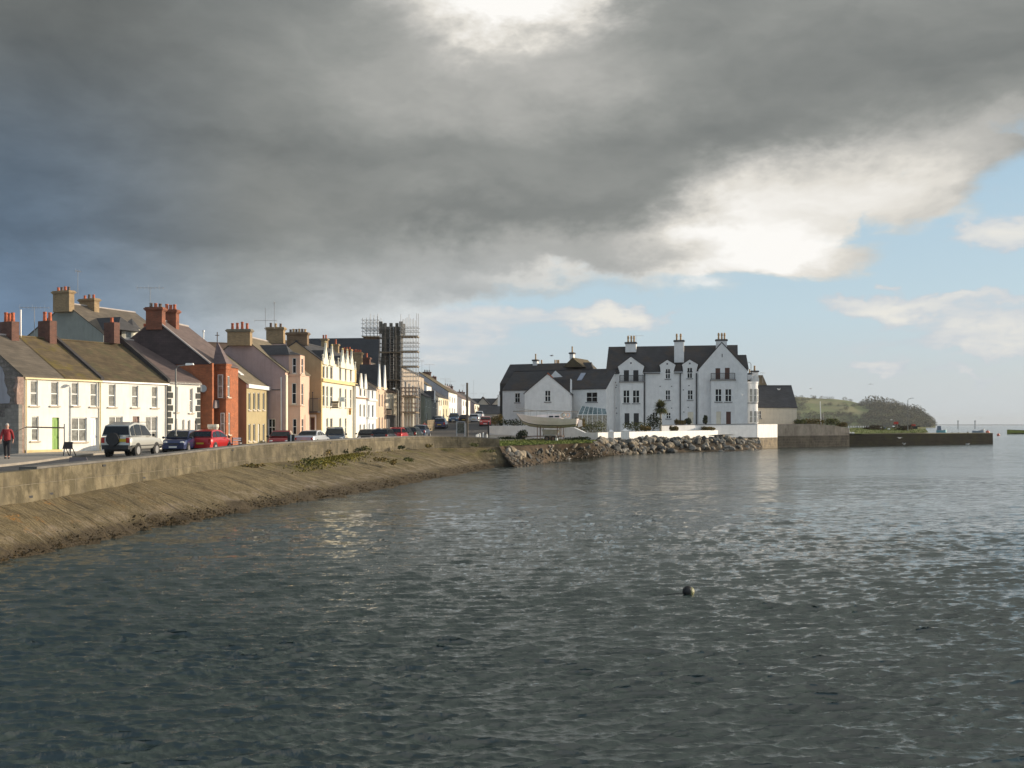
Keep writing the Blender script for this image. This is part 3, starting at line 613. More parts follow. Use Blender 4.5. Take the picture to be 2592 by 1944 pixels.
c4h = cottage(425, 507, 'white house with dark quoins and purple slate roof beside the red brick house',
    [(443, 979, 450, 1043), (480, 983, 488, 1045), (442, 1060, 449, 1100, 'plain'), (461, 1062, 467, 1100, 'plain'), (475, 1063, 482, 1100, 'plain'), (493, 1064, 500, 1100, 'plain')], SLATEP, 969, zadd=.12, pitch=.62, fascia=BLACKP, tr=5.0)
c4h.chim(373, 5.0, 1.15, .5, 848, 893, 2, ph=.85, cap=True)
QUO = mat('dark_quoin', (.05, .055, .05), .15, bump=.1)
for a0 in (0.0, c4h.w-.3):
    mb = MB()
    for i in range(11):
        z = c4h.zg + .1 + i*.46
        if z + .4 > c4h.ze: break
        e = .0 if i % 2 else .16
        c4h.front.bx(mb, a0 if a0 == 0 else a0-e, a0+.3+(e if a0 == 0 else 0), z, z+.4, .002, .03)
    mb.build('quoin', QUO, c4h.r)
for b in (c2, c3, c4h):   # black upstand at each party wall
    mb = MB(); sl = (b.zr-b.ze)/b.tr
    mb.prism([b.W(-.13, t, z) for t, z in ((-.14, b.ze-.1), (b.tr, b.zr-.1), (b.tr, b.zr+.34), (-.14, b.ze+.12+.02))], [b.W(.13, t, z) for t, z in ((-.14, b.ze-.1), (b.tr, b.zr-.1), (b.tr, b.zr+.34), (-.14, b.ze+.12+.02))])
    if b is not c2: mb.build('verge', mat('dark_verge', (.05, .045, .045), .2, bump=.1), b.r)
for b, a in ((c1, .12), (c2, b and c2.w-.12), (c3, c3.w-.15)): pipe(b.r, [b.W(a, -.08, b.ze-.15), b.W(a, -.08, b.zg)], .045, FASC if b is not c3 else BLACKP)
mb = MB(); gp = c1.gable.off(.012); q = [gp.P(*p) for p in ((-60, 880), (-10, 915), (6, 932), (12, 950), (11, 966), (19, 985), (18, 996), (27, 1006), (24, 1021), (-60, 1023))]; mb.prism([gp.pt(a, z) for a, z in q], [gp.pt(a, z, .01) for a, z in q]); mb.build('render_patch', paint('old_grey_render', (.36, .36, .40), stain=.5), c1.r)
mb = MB(); c1.front.bx(mb, 0, c1.w, c1.zg, c1.zg+.28, .002, .03); mb.build('plinth', paint('yellow_plinth', (.66, .52, .26)), c1.r)
# broken stub of the demolished neighbour with blockwork steps
b = Bld('broken_wall', 'ragged broken stone wall stub at the left end of the white cottages', 'wall', 60, 63.5, TH1)
rings = []; rr = random.Random(3)
for i in range(15):
    z = b.zg - .2 + i*(5.0/14); o = .28 + rr.uniform(-.09, .12); f = rr.uniform(-.05, .06)
    rings.append([b.W(-o-.15, -.05+f, z), b.W(-.02, -.05, z), b.W(-.02, .42+f, z), b.W(-o+rr.uniform(-.1, .1), .42, z)])
mb = MB(); mb.loft(rings); mb.build('masonry', mat('pink_rubble', (.33, .23, .19), .3, 3, bump=.9, bsc=6), b.r)
b = Bld('block_wall', 'stepped grey blockwork wall behind the person in the red jacket', 'wall', 47, 62.2, TH1)
mb = MB()
for i, (t0, t1, h) in enumerate(((.0, .75, 3.1), (.75, 1.3, 2.85), (1.3, 2.0, 2.35), (2.0, 9, 2.1))):
    mb.hexa([b.W(0, t0, b.zg-.2), b.W(.25, t0, b.zg-.2), b.W(.25, t1, b.zg-.2), b.W(0, t1, b.zg-.2), b.W(0, t0, b.zg+h), b.W(.25, t0, b.zg+h), b.W(.25, t1, b.zg+h), b.W(0, t1, b.zg+h)])
mb.build('masonry', mat('grey_blockwork', (.28, .26, .23), .15, 2, bump=.3, kind='block', bw=.45, bh=.22, mortar=(.2, .18, .16), msize=.012), b.r)
# ---- tall grey green gabled house behind
g1 = Bld('tall_house', 'tall grey-green rendered gabled house rising behind the white cottages', 'house', 262, 92, 24, group='taller houses behind')
tr = 4.6; zr = wz(787, 94); g1.shell(8.5, 9.6, wz(846, 92)-.0, zr+.6, GRG, SLATEG, [], gm=None, tr=tr)
g1.chim(161, tr, 2.0, .6, 738, 790, 4, m=BRICKY, pm=POT, ph=.42, split=POTD); 
g1.chim(226, tr, 1.9, .6, 758, 800, 3, m=BRICKY, pm=POTD, ph=.4, split=POT)
def bay(b, pxs, t0, prot, z0, z1, wm, rm=None, apex=None, wins=(), side_a=(.0, .9), name='bay', cornice=None, overhang=.12, rh=1.2, fins=None, winm=None):
    """canted bay: s values from pixel columns; faces near cant, front, far cant"""
    sA = b.sx(pxs[0], t0); sB = PL(b.F + b.v*(t0-prot), b.u, -b.v).a(pxs[1]); sC = PL(b.F + b.v*(t0-prot), b.u, -b.v).a(pxs[2]); sD = sC + (sB - sA)
    if sB <= sA: sD = sC + .5
    q = [b.F + b.u*a + b.v*t for a, t in ((sA, t0), (sB, t0-prot), (sC, t0-prot), (sD, t0))]
    mb = MB(); wn = []
    for i in range(3):
        e = (q[i+1]-q[i]); L = e.length; e = e/L; n = Vector((e.y, -e.x)); 
        if n.dot(-b.v) < 0: n = -n
        pl = PL(q[i], e, n); hs = []
        for w_ in wins:
            if w_[0] == i:
                r = pl.rect(*w_[1:5]); r = (max(.06, r[0]), min(L-.06, r[1]), r[2], r[3])
                if r[1]-r[0] > .08: hs.append(r); wn.append((pl, r, w_[5] if len(w_) > 5 else 'sash'))
        wall(mb, pl, [(0, z0), (L, z0), (L, z1), (0, z1)], hs, .1)
    o = mb.build(name, wm, b.r)
    for pl, r, st in wn: window(o.parent if False else b.r, pl, r, st, dep=.1, sill=SILLC, pm=winm or GLASSC, fw=.045)
    c = sum((Vector(p) for p in q), Vector((0, 0)))/4
    def ring(e, z): return [(*(c + (p-c)*(1+e)), z) for p in q]
    for z, h_ in (cornice or ()):
        m2 = MB(); m2.prism(ring(.10, z), ring(.12, z+h_)); m2.build('cornice', wm, b.r)
    if rm:
        m2 = MB(); base = ring(.16, z1); ap = c + b.v*(prot*.45); top = [(ap.x + (p[0]-c.x)*.02, ap.y + (p[1]-c.y)*.02, z1+rh) for p in base]
        m2.prism(base, top); m2.build('bay_roof', rm, o)
    return q, c, o
bay(g1, (308, 338, 353), -.2, .6, g1.zg, wz(829, 93), IVORY, SLATED, wins=[(0, 317, 838, 333, 873), (1, 343, 842, 350, 873)], rh=1.0, cornice=((wz(831, 93)-.1, .12),), winm=GLASSC)
mb = MB(); zl_, zr_ = wz(836, 93), wz(801, 93); s0, sm, s1 = g1.sx(303, -1.2)-.3, g1.sx(322, -1.2), g1.sx(350, -1.2)+.4
mb.prism([g1.W(s0, -1.25, zl_), g1.W(sm, -.4, zr_), g1.W(s1, -1.25, zl_)], [g1.W(s0, 4, zl_), g1.W(sm, 3.2, zr_), g1.W(s1, 4, zl_)]); mb.build('bay_cross_roof', SLATED, g1.r)
g2 = Bld('slate_hipped_house', 'dark slated hipped roof wing joined behind the cream bay', 'house', 300, 97, 24, group='taller houses behind')
g2.shell(9, 8, wz(838, 97), wz(806, 98), IVORY, SLATED, [], tr=4, gm=GRG)
# ---- red brick house
r1 = Bld('red_brick_house', 'red brick house with corner turret and pyramid slate roof topped by a cross finial', 'house', 530, 76.6, 5, group='terraced houses along the shore road')
ze = wz(919, 76.6); r1.shell(6.1, 8.4, ze, ze+3.25, BRICKR, SLATEP, [], gm=None, tr=4.2, sill=SILLC, roof=True)
mb = MB(); r1.gable.off(.03); g = r1.gable.off(.035); sl = 3.25/4.2   # slate-hung upper gable
mb.prism([g.pt(a, z) for a, z in ((-.1, ze-.1), (8.5, ze-.1), (4.2, r1.zr+.05))], [r1.gable.pt(a, z, .004) for a, z in ((-.1, ze-.1), (8.5, ze-.1), (4.2, r1.zr+.05))]); mb.build('slate_hanging', mat('slate_hanging', (.085, .062, .062), .15, 1, kind='slate', bw=.35, bh=.16, msize=.006), r1.r)
mb = MB(); mb.tube([r1.W(-.12, -.1, ze+.0), r1.W(-.12, 4.2, r1.zr+.12)], .07, 5); mb.build('verge', LEAD, r1.r)
BRC = mat('chimney_brick', (.26, .08, .04), .25, 2, kind='brick', bw=.23, bh=.075, mortar=(.16, .11, .08), msize=.008)
r1.chim(394, 4.2, 1.25, .62, 780, 835, 3, m=BRC, ph=.32, split=POTD); r1.chim(432, 4.0, 1.1, .6, 786, 850, 3, m=BRC, ph=.42)
q, c, o = bay(r1, (542, 572, 585), 0, 1.0, r1.zg, wz(922, 78), BRICKR, mat('turret_slate', (.17, .13, .13), .12, kind='slate', bw=.3, bh=.14, msize=.006), wins=[(0, 553, 948, 566, 1007), (1, 576, 952, 582, 1005), (0, 560, 1045, 570, 1100), (1, 578, 1045, 583, 1100)], rh=1.75, cornice=((wz(926, 78), .16), (wz(936, 78), .07), (wz(1012, 78), .10)))
mb = MB(); fx = c + r1.v*.45; zt = wz(922, 78)+1.7; mb.cyl((fx.x, fx.y, zt), (fx.x, fx.y, zt+.75), .035, 6); mb.cyl((fx.x-.16, fx.y, zt+.5), (fx.x+.16, fx.y, zt+.5), .03, 6); mb.build('finial', mat('iron', (.12, .09, .07), .1), r1.r)
mb = MB(); r1.front.bx(mb, .0, .32, r1.zg, ze, .002, .22); mb.build('corner_pilaster', BRICKR, r1.r)
mb = MB(); pl = PL(r1.F + r1.v*0, r1.u, -r1.v); p = pl.pt(.75, wz(1025, 77), .02); sg = r1.gable
mb.hexa([(p[0]-.5, p[1]-.7, p[2]-.25), (p[0]+.3, p[1]-.7, p[2]-.25), (p[0]+.45, p[1]+.1, p[2]-.2), (p[0]-.4, p[1]+.1, p[2]-.2), (p[0]-.35, p[1]-.5, p[2]+.35), (p[0]+.3, p[1]-.5, p[2]+.35), (p[0]+.4, p[1]+.1, p[2]+.35), (p[0]-.3, p[1]+.1, p[2]+.35)]); mb.build('porch_canopy', mat('porch_lead', (.20, .17, .17), .1), r1.r)
mb = MB(); z_ = wz(1062, 76.5); cc = r1.gable.pt(1.6, 0, .18); cc = r1.gable.pt(r1.gable.a(515), wz(984, 77), .15); mb.cyl(cc, (cc[0]+.06, cc[1]-.08, cc[2]), .28, 14); mb.build('satellite_dish', STEEL, r1.r)
# ---- ochre house
r2 = Bld('ochre_house', 'narrow ochre house with four arched-head windows and white eaves between brick and pink houses', 'house', 624, 83.2, 2, group='terraced houses along the shore road')
ze = wz(973, 83.2)+.02; w = r2.sx(677)
r2.shell(w, 7.6, ze, ze+2.9, OCHRE, SLATET, [(x0, 994, x1, 1038, 'plain') for x0, x1 in ((629, 634.5), (641, 646.5), (652, 657.5), (665, 670))] + [(x0, 1073, x1, 1117, 'plain') for x0, x1 in ((629, 634.5), (641, 646.5), (665, 670))] + [(653, 1073, 658, 1122, 'door', WDOOR)], gm=BRW, sill=SILLC, fascia=PVC)  # brown of the gable holds its shade and warm bounced light
mb = MB(); r2.front.bx(mb, -.05, w+.1, ze-.3, ze+.02, .002, .22); mb.build('eaves_cornice', PVC, r2.r)
mb = MB(); sl = 2.9/3.8
for s0, t0, t1 in ((1.4, .9, 2.0),): mb.hexa([r2.W(s0, t0, ze+t0*sl+.14), r2.W(s0+.9, t0, ze+t0*sl+.14), r2.W(s0+.9, t1, ze+t1*sl+.14), r2.W(s0, t1, ze+t1*sl+.14)] + [r2.W(s0, t0, ze+t0*sl+.2), r2.W(s0+.9, t0, ze+t0*sl+.2), r2.W(s0+.9, t1, ze+t1*sl+.2), r2.W(s0, t1, ze+t1*sl+.2)])
mb.build('skylight', PVC, r2.r)
# ---- pink house
r3 = Bld('pink_house', 'tall pink house with three-storey canted bay and buff brick chimneys', 'house', 722, 89.6, 6, group='terraced houses along the shore road')
ze = wz(940, 89.6); w = 7.0
r3.shell(w, 8.0, ze, ze+3.1, PINKW, SLATET, [], gwins=[(679, 1060, 697, 1103, '4')], gm=paint('shaded_pink_render', (.42, .31, .30)), sill=SILLC)  # gable is the pink render with shade mixed into its colour
r3.chim(607, 4.0, 2.05, .6, 835, 875, 4, m=BRICKY, pm=POT, ph=.62, capm=mat('lichen_cap', (.20, .17, .12), .2)); r3.chim(698, 4.0, 1.7, .6, 830, 870, 3, m=BRICKY, pm=POTB, ph=.42, split=POTD)
PK2 = paint('salmon_render', (.68, .46, .34))
bay(r3, (729, 760, 771), 0, 1.05, r3.zg, wz(951, 91), PK2, None, wins=[(0, 739, 970, 750, 1022), (1, 763, 971, 768, 1025), (0, 741, 1060, 751, 1100), (1, 763.5, 1060, 768.5, 1100)], cornice=((wz(952, 91), .14), (wz(1029, 91), .10)), winm=GLASSD)
q, c, o = bay(r3, (731, 760, 771), 0, 1.0, wz(951, 91)+.14, wz(899, 91), PK2, mat('bay_slate', (.10, .095, .09), .15, kind='slate', bw=.4, bh=.14, msize=.006), wins=[(0, 740, 906, 750, 945), (1, 763, 907, 768, 945)], name='bay_attic', rh=.35, winm=GLASSD)
mb = MB(); za, zb = wz(940, 89.6)-.3, wz(899, 91)   # cheek and roof of the attic bay
mb.prism([r3.W(1.0, 0, za), r3.W(3.1, 0, za), r3.W(3.1, 0, zb), r3.W(1.0, 0, zb)], [r3.W(1.0, 2.3, za), r3.W(3.1, 2.3, za), r3.W(3.1, 2.3, zb), r3.W(1.0, 2.3, zb)]); mb.build('attic_wall', paint('shaded_pink_render', (.42, .31, .30)), r3.r)  # cheek uses the same darkened pink, shade put into the colour
mb = MB(); mb.prism([r3.W(.85, -.1, zb), r3.W(3.3, -.1, zb), r3.W(2.1, .6, zb+.95)], [r3.W(.85, 2.4, zb), r3.W(3.3, 2.4, zb), r3.W(2.1, 3.4, zb+.98)]); mb.build('attic_roof', SLATED, r3.r)
mb = MB(); r3.front.bx(mb, .0, .42, r3.zg, ze-.3, .002, .10); mb.build('corner_pilaster', paint('pale_trim', (.76, .70, .56)), r3.r)
pipe(r3.r, [r3.gable.pt(.35, ze-.5, .06), r3.gable.pt(.35, r3.zg, .06)], .05, PVC)
mb = MB(); mb.tube([r3.gable.pt(1.2, ze-1.6, .03), r3.gable.pt(.45, ze-1.6, .03)], .04); mb.build('gutter', BLACKP, r3.r)
# ---- hotel
HT = Bld('hotel', 'long ivory white hotel with a row of curly gablets, tan end gable and iron balcony', 'hotel', 812, 97.5, 6.2, group='terraced houses along the shore road')
ze = wz(912, 97.5); w = HT.sx(900)
win_g = []; UP = [(816, 822), (826, 831), (836, 842), (859, 864), (873, 877), (886, 890)]
hw = [(a, interp(a, [(812, 925), (900, 936)]), b_, interp(a, [(812, 957), (900, 968)]), 'plain') for a, b_ in UP] + [(a, interp(a, [(812, 975), (900, 988)]), b_, interp(a, [(812, 1028), (900, 1034)])) for a, b_ in UP] + [(a, 1058, b_, 1104) for a, b_ in UP[1:5]] 
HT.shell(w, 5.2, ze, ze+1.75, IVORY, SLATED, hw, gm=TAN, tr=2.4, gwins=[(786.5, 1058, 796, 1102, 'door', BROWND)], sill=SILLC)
mb = MB(); za = wz(961, 97.5); HT.front.bx(mb, -.05, w+.05, za-.16, za+.12, .002, .28); mb.build('cornice', paint('yellow_trim', (.76, .60, .28)), HT.r)
mb = MB(); HT.front.bx(mb, .0, .3, HT.zg, ze, .002, .08); HT.front.bx(mb, w-.3, w, HT.zg, ze, .002, .08); mb.build('pilaster', paint('yellow_trim', ()), HT.r)
for px, hh, ww in ((823, 1.75, .85), (839, 1.6, .8), (866, 1.5, .9), (878, 1.55, .85), (889, 1.6, .85)):  # curly gablets
    a = HT.front.a(px-2); mb = MB(); o_ = [(a-ww, ze-.35), (a+ww, ze-.35), (a+ww*.95, ze+.1), (a+ww*.62, ze+.28), (a+ww*.45, ze+.72), (a+ww*.2, ze+hh*.62), (a+.07, ze+hh*.85), (a+.07, ze+hh), (a-.07, ze+hh), (a-.07, ze+hh*.85), (a-ww*.2, ze+hh*.62), (a-ww*.45, ze+.72), (a-ww*.62, ze+.28), (a-ww*.95, ze+.1)]
    mb.prism([HT.front.pt(p, z, .02) for p, z in o_], [HT.front.pt(p, z, .2) for p, z in o_]); k = mb.build('gablet', IVORY, HT.r)
    mb = MB(); mb.ball(HT.front.pt(a, ze+hh+.09, .11), .11, 8, 5); mb.build('ball_finial', paint('yellow_trim', ()), k)
    mb = MB(); mb.prism([HT.front.pt(p, z, .02) for p, z in ((a-ww*.8, ze+.1), (a+ww*.8, ze+.1), (a, ze+hh*.6))], [HT.front.pt(p, z, -1.9) for p, z in ((a-ww*.8, ze+.1), (a+ww*.8, ze+.1), (a, ze+hh*.6))]); mb.build('gablet_roof', SLATED, HT.r)
for px in (814, 831, 853, 872, 884, 896):
    a = HT.front.a(px); mb = MB(); mb.tube([HT.front.pt(a, ze-.3, .12), HT.front.pt(a, ze+.25, .12), HT.front.pt(a, ze+.6, .12)], [.12, .09, .02], 6); mb.ball(HT.front.pt(a, ze+.5, .12), .11, 8, 5); mb.build('pinnacle', IVORY, HT.r)
HT.chim(754, 2.4, 2.0, .6, 843, 875, 6, m=BRICKD if False else mat('brown_brick', (.22, .15, .09), .2, kind='brick', bw=.23, bh=.075, msize=.008), pm=POTD, ph=.36, split=POTB)
HT.chim(906, 2.6, 1.0, .7, 893, 940, 3, m=BRICKY, pm=POT, ph=.35)
# balcony on the gable
mb = MB(); G = HT.gable; a0, a1, za = .02, G.a(781), wz(1041, 97)
G.bx(mb, a0, a1, za-.14, za, .0, .95); k = mb.build('balcony', BLACKM, HT.r); mb = MB()
for i in range(15): a = lerp(a0, a1, i/14); mb.cyl(G.pt(a, za, .92), G.pt(a, za+1.2, .92), .018, 5)
mb.tube([G.pt(a0, za+1.2, .05), G.pt(a0, za+1.2, .92), G.pt(a1, za+1.2, .92), G.pt(a1, za+1.2, .05)], .03, 5)
for a in (lerp(a0, a1, .4), lerp(a0, a1, .72)): mb.cyl(G.pt(a, za, .96), G.pt(a, za+1.75, .96), .04, 6); mb.ball(G.pt(a, za+1.78, .96), .07, 6, 4)
mb.build('railing', BLACKM, k)
mb = MB(); G.bx(mb, G.a(797.5), G.a(800.5), HT.zg, za-.3, .002, .06); G.bx(mb, G.a(782), G.a(785.5), HT.zg, za-.3, .002, .06); G.bx(mb, G.a(800), G.a(782.5), wz(1055, 97), za-.3, .003, .05); mb.build('door_surround', PVC, HT.r)
def board(label, b, px0, py0, px1, py1, m, d=.1, frame=None, rows=(), name='hanging_sign', hang=False):
    pl = b.front.off(d) if not hang else None
    if hang: # sign projecting from the facade, facing along the street
        a = b.front.a(px1); z0 = b.front.z(py1, a); z1 = b.front.z(py0, a); wd = (px1-px0)/FPX*(b.F + b.u*a).y
        pl = PL(b.F + b.u*a - b.v*(wd+.1), b.v, -b.u); A0, A1 = 0, wd
    else:
        r = pl.rect(px0, py0, px1, py1); A0, A1, z0, z1 = r
    o = root(name, label, 'sign', pl.pt((A0+A1)/2, z0), 0); mb = MB(); pl.bx(mb, A0, A1, z0, z1, -.04, .0); mb.build('board', m, o)
    if frame: mb = MB(); h = z1-z0; pl.bx(mb, A0-.03, A1+.03, z1-h*.22, z1+.02, -.05, .012); pl.bx(mb, A0-.03, A1+.03, z0-.02, z0+h*.12, -.05, .012); mb.build('board_border', frame, o)
    for i, (v0, v1, u0, u1) in enumerate(rows):
        mb = MB(); pl.bx(mb, lerp(A0, A1, u0), lerp(A0, A1, u1), lerp(z0, z1, v0), lerp(z0, z1, v1), .0, .02); mb.build('lettering', BLACKM, o)
    if hang: mb = MB(); pl.bx(mb, A1, A1+.12, z1-.06, z1-.02, -.03, -.01); mb.build('bracket', BLACKM, o)
    return o
SB = mat('beige_sign', (.5, .42, .32), .05, rough=.5, bump=0)
board('dark topped beige sign board on the hotel front', HT, 822, 1016, 838, 1033, SB, hang=True, frame=mat('olive_border', (.06, .055, .03), bump=0), rows=[(.3, .36, .2, .8), (.45, .52, .2, .8)])
board('pale blue square plaque on the hotel front', HT, 846, 1005, 858, 1017, mat('pale_blue_sign', (.5, .6, .68), .05, bump=0), hang=True, rows=[(.3, .36, .2, .8), (.6, .66, .2, .8)])
board('small round-topped orange hanging sign on the hotel front', HT, 873, 1033, 880, 1050, mat('orange_sign', (.62, .36, .16), .05, bump=0), hang=True, rows=[(.4, .5, .2, .8)])
# ---- houses beyond the hotel
def row(px0, px1, Y, th, label, wm, rm, eY, wins, name='terraced_house', zr=2.6, tr=4, gm=None, **k):
    b = Bld(name, label, 'house', px0, Y, th, group=k.pop('group', 'terraced houses along the shore road')); w = b.sx(px1); ze = wz(eY, Y)
    b.shell(w, tr*2, ze, ze+zr, wm, rm, wins, gm=gm, tr=tr, sill=None, **k); return b
def gablets(b, pxs, hh, ww, m, rm):
    for px in pxs:
        a = b.front.a(px); ze = b.ze; mb = MB(); o_ = [(a-ww, ze-.3), (a+ww, ze-.3), (a+ww, ze+.2), (a+.05, ze+hh), (a-.05, ze+hh), (a-ww, ze+.2)]
        mb.prism([b.front.pt(p, z, .02) for p, z in o_], [b.front.pt(p, z, .16) for p, z in o_]); mb.build('gablet', m, b.r)
        mb = MB(); mb.prism([b.front.pt(p, z, .01) for p, z in ((a-ww-.1, ze+.05), (a+ww+.1, ze+.05), (a, ze+hh-.05))], [b.front.pt(p, z, -2.2) for p, z in ((a-ww-.1, ze+.05), (a+ww+.1, ze+.05), (a, ze+hh-.05))]); mb.build('gablet_roof', rm, b.r)
def W2(x0, x1, y0, y1, st='plain'): return (x0, y0, x1, y1, st)
h5 = row(901, 930, 109, 8, 'white house with two steep gablets next to the hotel', CY, SLATED, 975, [W2(910, 915, 984, 1003), W2(921, 925, 986, 1004), W2(910, 914, 1023, 1055), W2(920, 924, 1024, 1056), W2(910, 914, 1074, 1102), W2(920, 924, 1074, 1102)], zr=2.4)
gablets(h5, (912, 923), 1.35, .5, CY, SLATED)
mb = MB(); za = wz(1008, 109); h5.front.bx(mb, 0, h5.w, za, za+.12, .002, .15); mb.build('string_course', BRW, h5.r)
h6 = row(930.5, 952, 113, 8, 'pale blue house with dark narrow windows and ornate cornice', LBLUE, SLATED, 985, [W2(932, 935.5, 987, 1010), W2(941, 945, 988, 1010), W2(932, 935.5, 1024, 1058), W2(941.5, 945.5, 1025, 1058), W2(933, 936, 1071, 1104), W2(942, 946, 1072, 1100)], zr=2.3)
mb = MB()
for zy, e in ((1014, .2), (1060, .14)): za = wz(zy, 113); h6.front.bx(mb, 0, h6.w, za, za+.2, .002, e)
mb.build('cornice', PVC, h6.r)
h7 = row(952.5, 977, 116.5, 8, 'peach house with two tall white spiked dormers', PEACH, SLATED, 978, [W2(959, 962, 997, 1030), W2(966, 969, 998, 1030), W2(973, 975.5, 999, 1031), W2(959, 962, 1056, 1100), W2(966, 969, 1056, 1100)], zr=2.3, fascia=paint('cream_cornice', (.72, .58, .38)))
gablets(h7, (958, 972), 2.6, .55, PVC, SLATED)
board('square framed sign projecting from the peach house', h7, 963, 1035, 976, 1052, SB, hang=True, frame=BLACKM, rows=[(.3, .4, .15, .85), (.5, .6, .15, .85)])
h8 = row(978, 1003, 121, 8, 'low cream house with dark grey painted ground floor', CREAMW, mat('rust_brown_slate', (.14, .09, .06), .2, kind='slate', bw=.4, bh=.14), 993, [W2(984, 987, 1010, 1033), W2(993, 996, 1010, 1034), W2(982, 986, 1060, 1100), W2(996, 1000, 1060, 1100)], zr=1.4, tr=3)
mb = MB(); za = wz(1051, 121); h8.front.bx(mb, 0, h8.w, h8.zg, za, .002, .04); mb.build('ground_floor_paint', paint('dark_grey_paint', (.12, .12, .125)), h8.r)
m9 = Bld('mauve_house', 'mauve grey house with dark roof seen over the pale blue house', 'house', 930, 124, 10, zg=2.0, group='taller houses behind'); m9.shell(5, 7, wz(946, 124), wz(923, 125), LILAC, SLATED, [W2(932, 935, 950, 962), W2(937, 940, 951, 963)], gwins=[(903, 948, 908, 962, 'plain')], tr=3.5)
m9.chim(922, 3.5, 1.6, .6, 906, 930, 2, m=BRICKD, ph=.6)
pb = Bld('back_roof_house', 'brown slated house rising behind the hotel with pots along its ridge', 'house', 792, 118, 8, zg=1.8, group='taller houses behind'); pb.shell(26, 8, wz(888, 118), wz(862, 119), MAUVE, mat('streaky_slate', (.12, .11, .085), .3, 2, kind='slate', bw=.6, bh=.3), [], tr=4)
pb.chim(822, 4, .8, .5, 858, 880, 2, m=BRICKY, ph=.5); pb.chim(850, 4, .8, .5, 872, 895, 1, m=BRICKY, ph=.7); pb.chim(878, 4, 1.4, .6, 885, 905, 3, m=BRICKR, ph=.3)
# ---- church: nave roof and tower
CH = Bld('church', 'dark slated church with a square battlemented grey stone tower', 'church', 968, 140, 84, zg=2.2)
mb = MB(); pl = PL(Vector((wx(800, 150), 150)), Vector((1, -.06)).normalized(), Vector((-.06, -1)).normalized())
def NP(px, py, Y): return (wx(px, Y), Y, wz(py, Y))
mb.prism([NP(770, 935, 146), NP(770, 857, 154), NP(770, 935, 162), NP(770, 1075, 162), NP(770, 1075, 146)], [NP(957, 935, 144), NP(961, 855, 151), NP(964, 935, 158), NP(964, 1075, 158), NP(957, 1075, 144)])
mb.build('nave', mat('church_slate', (.035, .038, .045), .2, .5, kind='slate', bw=.5, bh=.2), CH.r)
def P3(px, py, Y, dY=0): return (wx(px, Y)*(1 + 0*dY), Y + dY, wz(py, Y))
mb = MB(); X0, X1 = wx(964, 125.8), wx(1015, 125.8); dp = 2.9; zt = wz(828, 125.8); zb = 1.8
mb.hexa([(X0, 125.8, zb), (X1, 125.8, zb), (X1, 125.8+dp, zb), (X0, 125.8+dp, zb), (X0+.1, 125.9, zt), (X1-.1, 125.9, zt), (X1-.1, 125.8+dp, zt), (X0+.1, 125.8+dp, zt)])
tw = mb.build('tower', mat('tower_stone', (.15, .14, .115), .3, 1.2, bump=.6, bsc=5, kind='block', bw=.7, bh=.35, mortar=(.10, .09, .075)), CH.r)
mb = MB()
for (x_, y_) in ((X0, 125.8), (X1, 125.8), (X0, 125.8+dp), (X1, 125.8+dp)): mb = MB(); mb.box(x_-.2, x_+.2, y_-.2, y_+.2, wz(845, 125.8), wz(814, 125.8)); mb.build('corner_turret', MATS['tower_stone'], CH.r)

mb = MB(); mb.box(X0+.21, X1-.21, 125.74, 126.0, zt-.3, zt+.06); mb.build('parapet', MATS['tower_stone'], CH.r)
for i in range(3):
    f = (i+.7)/3.4; mb = MB(); mb.box(lerp(X0, X1, f)-.18, lerp(X0, X1, f)+.2, 125.735, 126.005, zt-.1, zt+.5); mb.build('merlon', MATS['tower_stone'], CH.r)
    mb = MB(); mb.box(X1-.22, X1+.06, lerp(125.8, 125.8+dp, f)-.2, lerp(125.8, 125.8+dp, f)+.2, zt-.1, zt+.5); mb.build('merlon', MATS['tower_stone'], CH.r)
mb = MB(); mb.box(lerp(X0, X1, .32), lerp(X0, X1, .58), 125.76, 125.85, wz(905, 125.8), wz(858, 125.8)); mb.build('louvred_opening', BLACKM, CH.r)
mb = MB(); BX = wx(960, 127); mb.hexa([(BX-.2, 127, zb), (X0, 127, zb), (X0, 129, zb), (BX-.2, 129, zb), (BX+.35, 127, wz(850, 127)), (X0, 127, wz(842, 127)), (X0, 129, wz(842, 127)), (BX+.35, 129, wz(850, 127))]); mb.build('buttress', paint('sunlit_stone', (.40, .38, .33)), CH.r)  # buttress coloured paler than the tower, sunlight put into its stone
# ---- scaffolding
def scaffold(label, x0, x1, y0, y1, zb, zt, nx, ny, lifts, extra=0, m=RUST, group='scaffolding around the church tower', decks=None):
    r = root('scaffolding', label, 'scaffolding', ((x0+x1)/2, y0, zb), 0, group); rr = random.Random(int(zt*10))
    for i in range(nx):
        for j in range(ny):
            x = lerp(x0, x1, i/(nx-1)); y = lerp(y0, y1, j/max(1, ny-1)); mb = MB(); mb.cyl((x, y, zb), (x, y, zt+rr.uniform(.2, 1)*extra), .035, 5); mb.build('upright', m, r)
    z = zb; k = 0
    for z in lifts:
        mb = MB()
        for dz in (0, .55, 1.0):
            for j in range(ny): y = lerp(y0, y1, j/max(1, ny-1)); mb.cyl((x0-.2, y, z+dz), (x1+.2, y, z+dz), .028, 5)
            for i in range(nx): x = lerp(x0, x1, i/(nx-1)); mb.cyl((x, y0-.15, z+dz), (x, y1+.15, z+dz), .028, 5)
        mb.build('ledger', m, r)
        if decks is None or z in decks: mb = MB(); mb.box(x0-.1, x1+.1, y0-.1, y1+.1, z-.14, z-.06); mb.build('platform', BOARD, r)
    return r
TX0, TX1 = wx(920, 125), wx(958, 125)
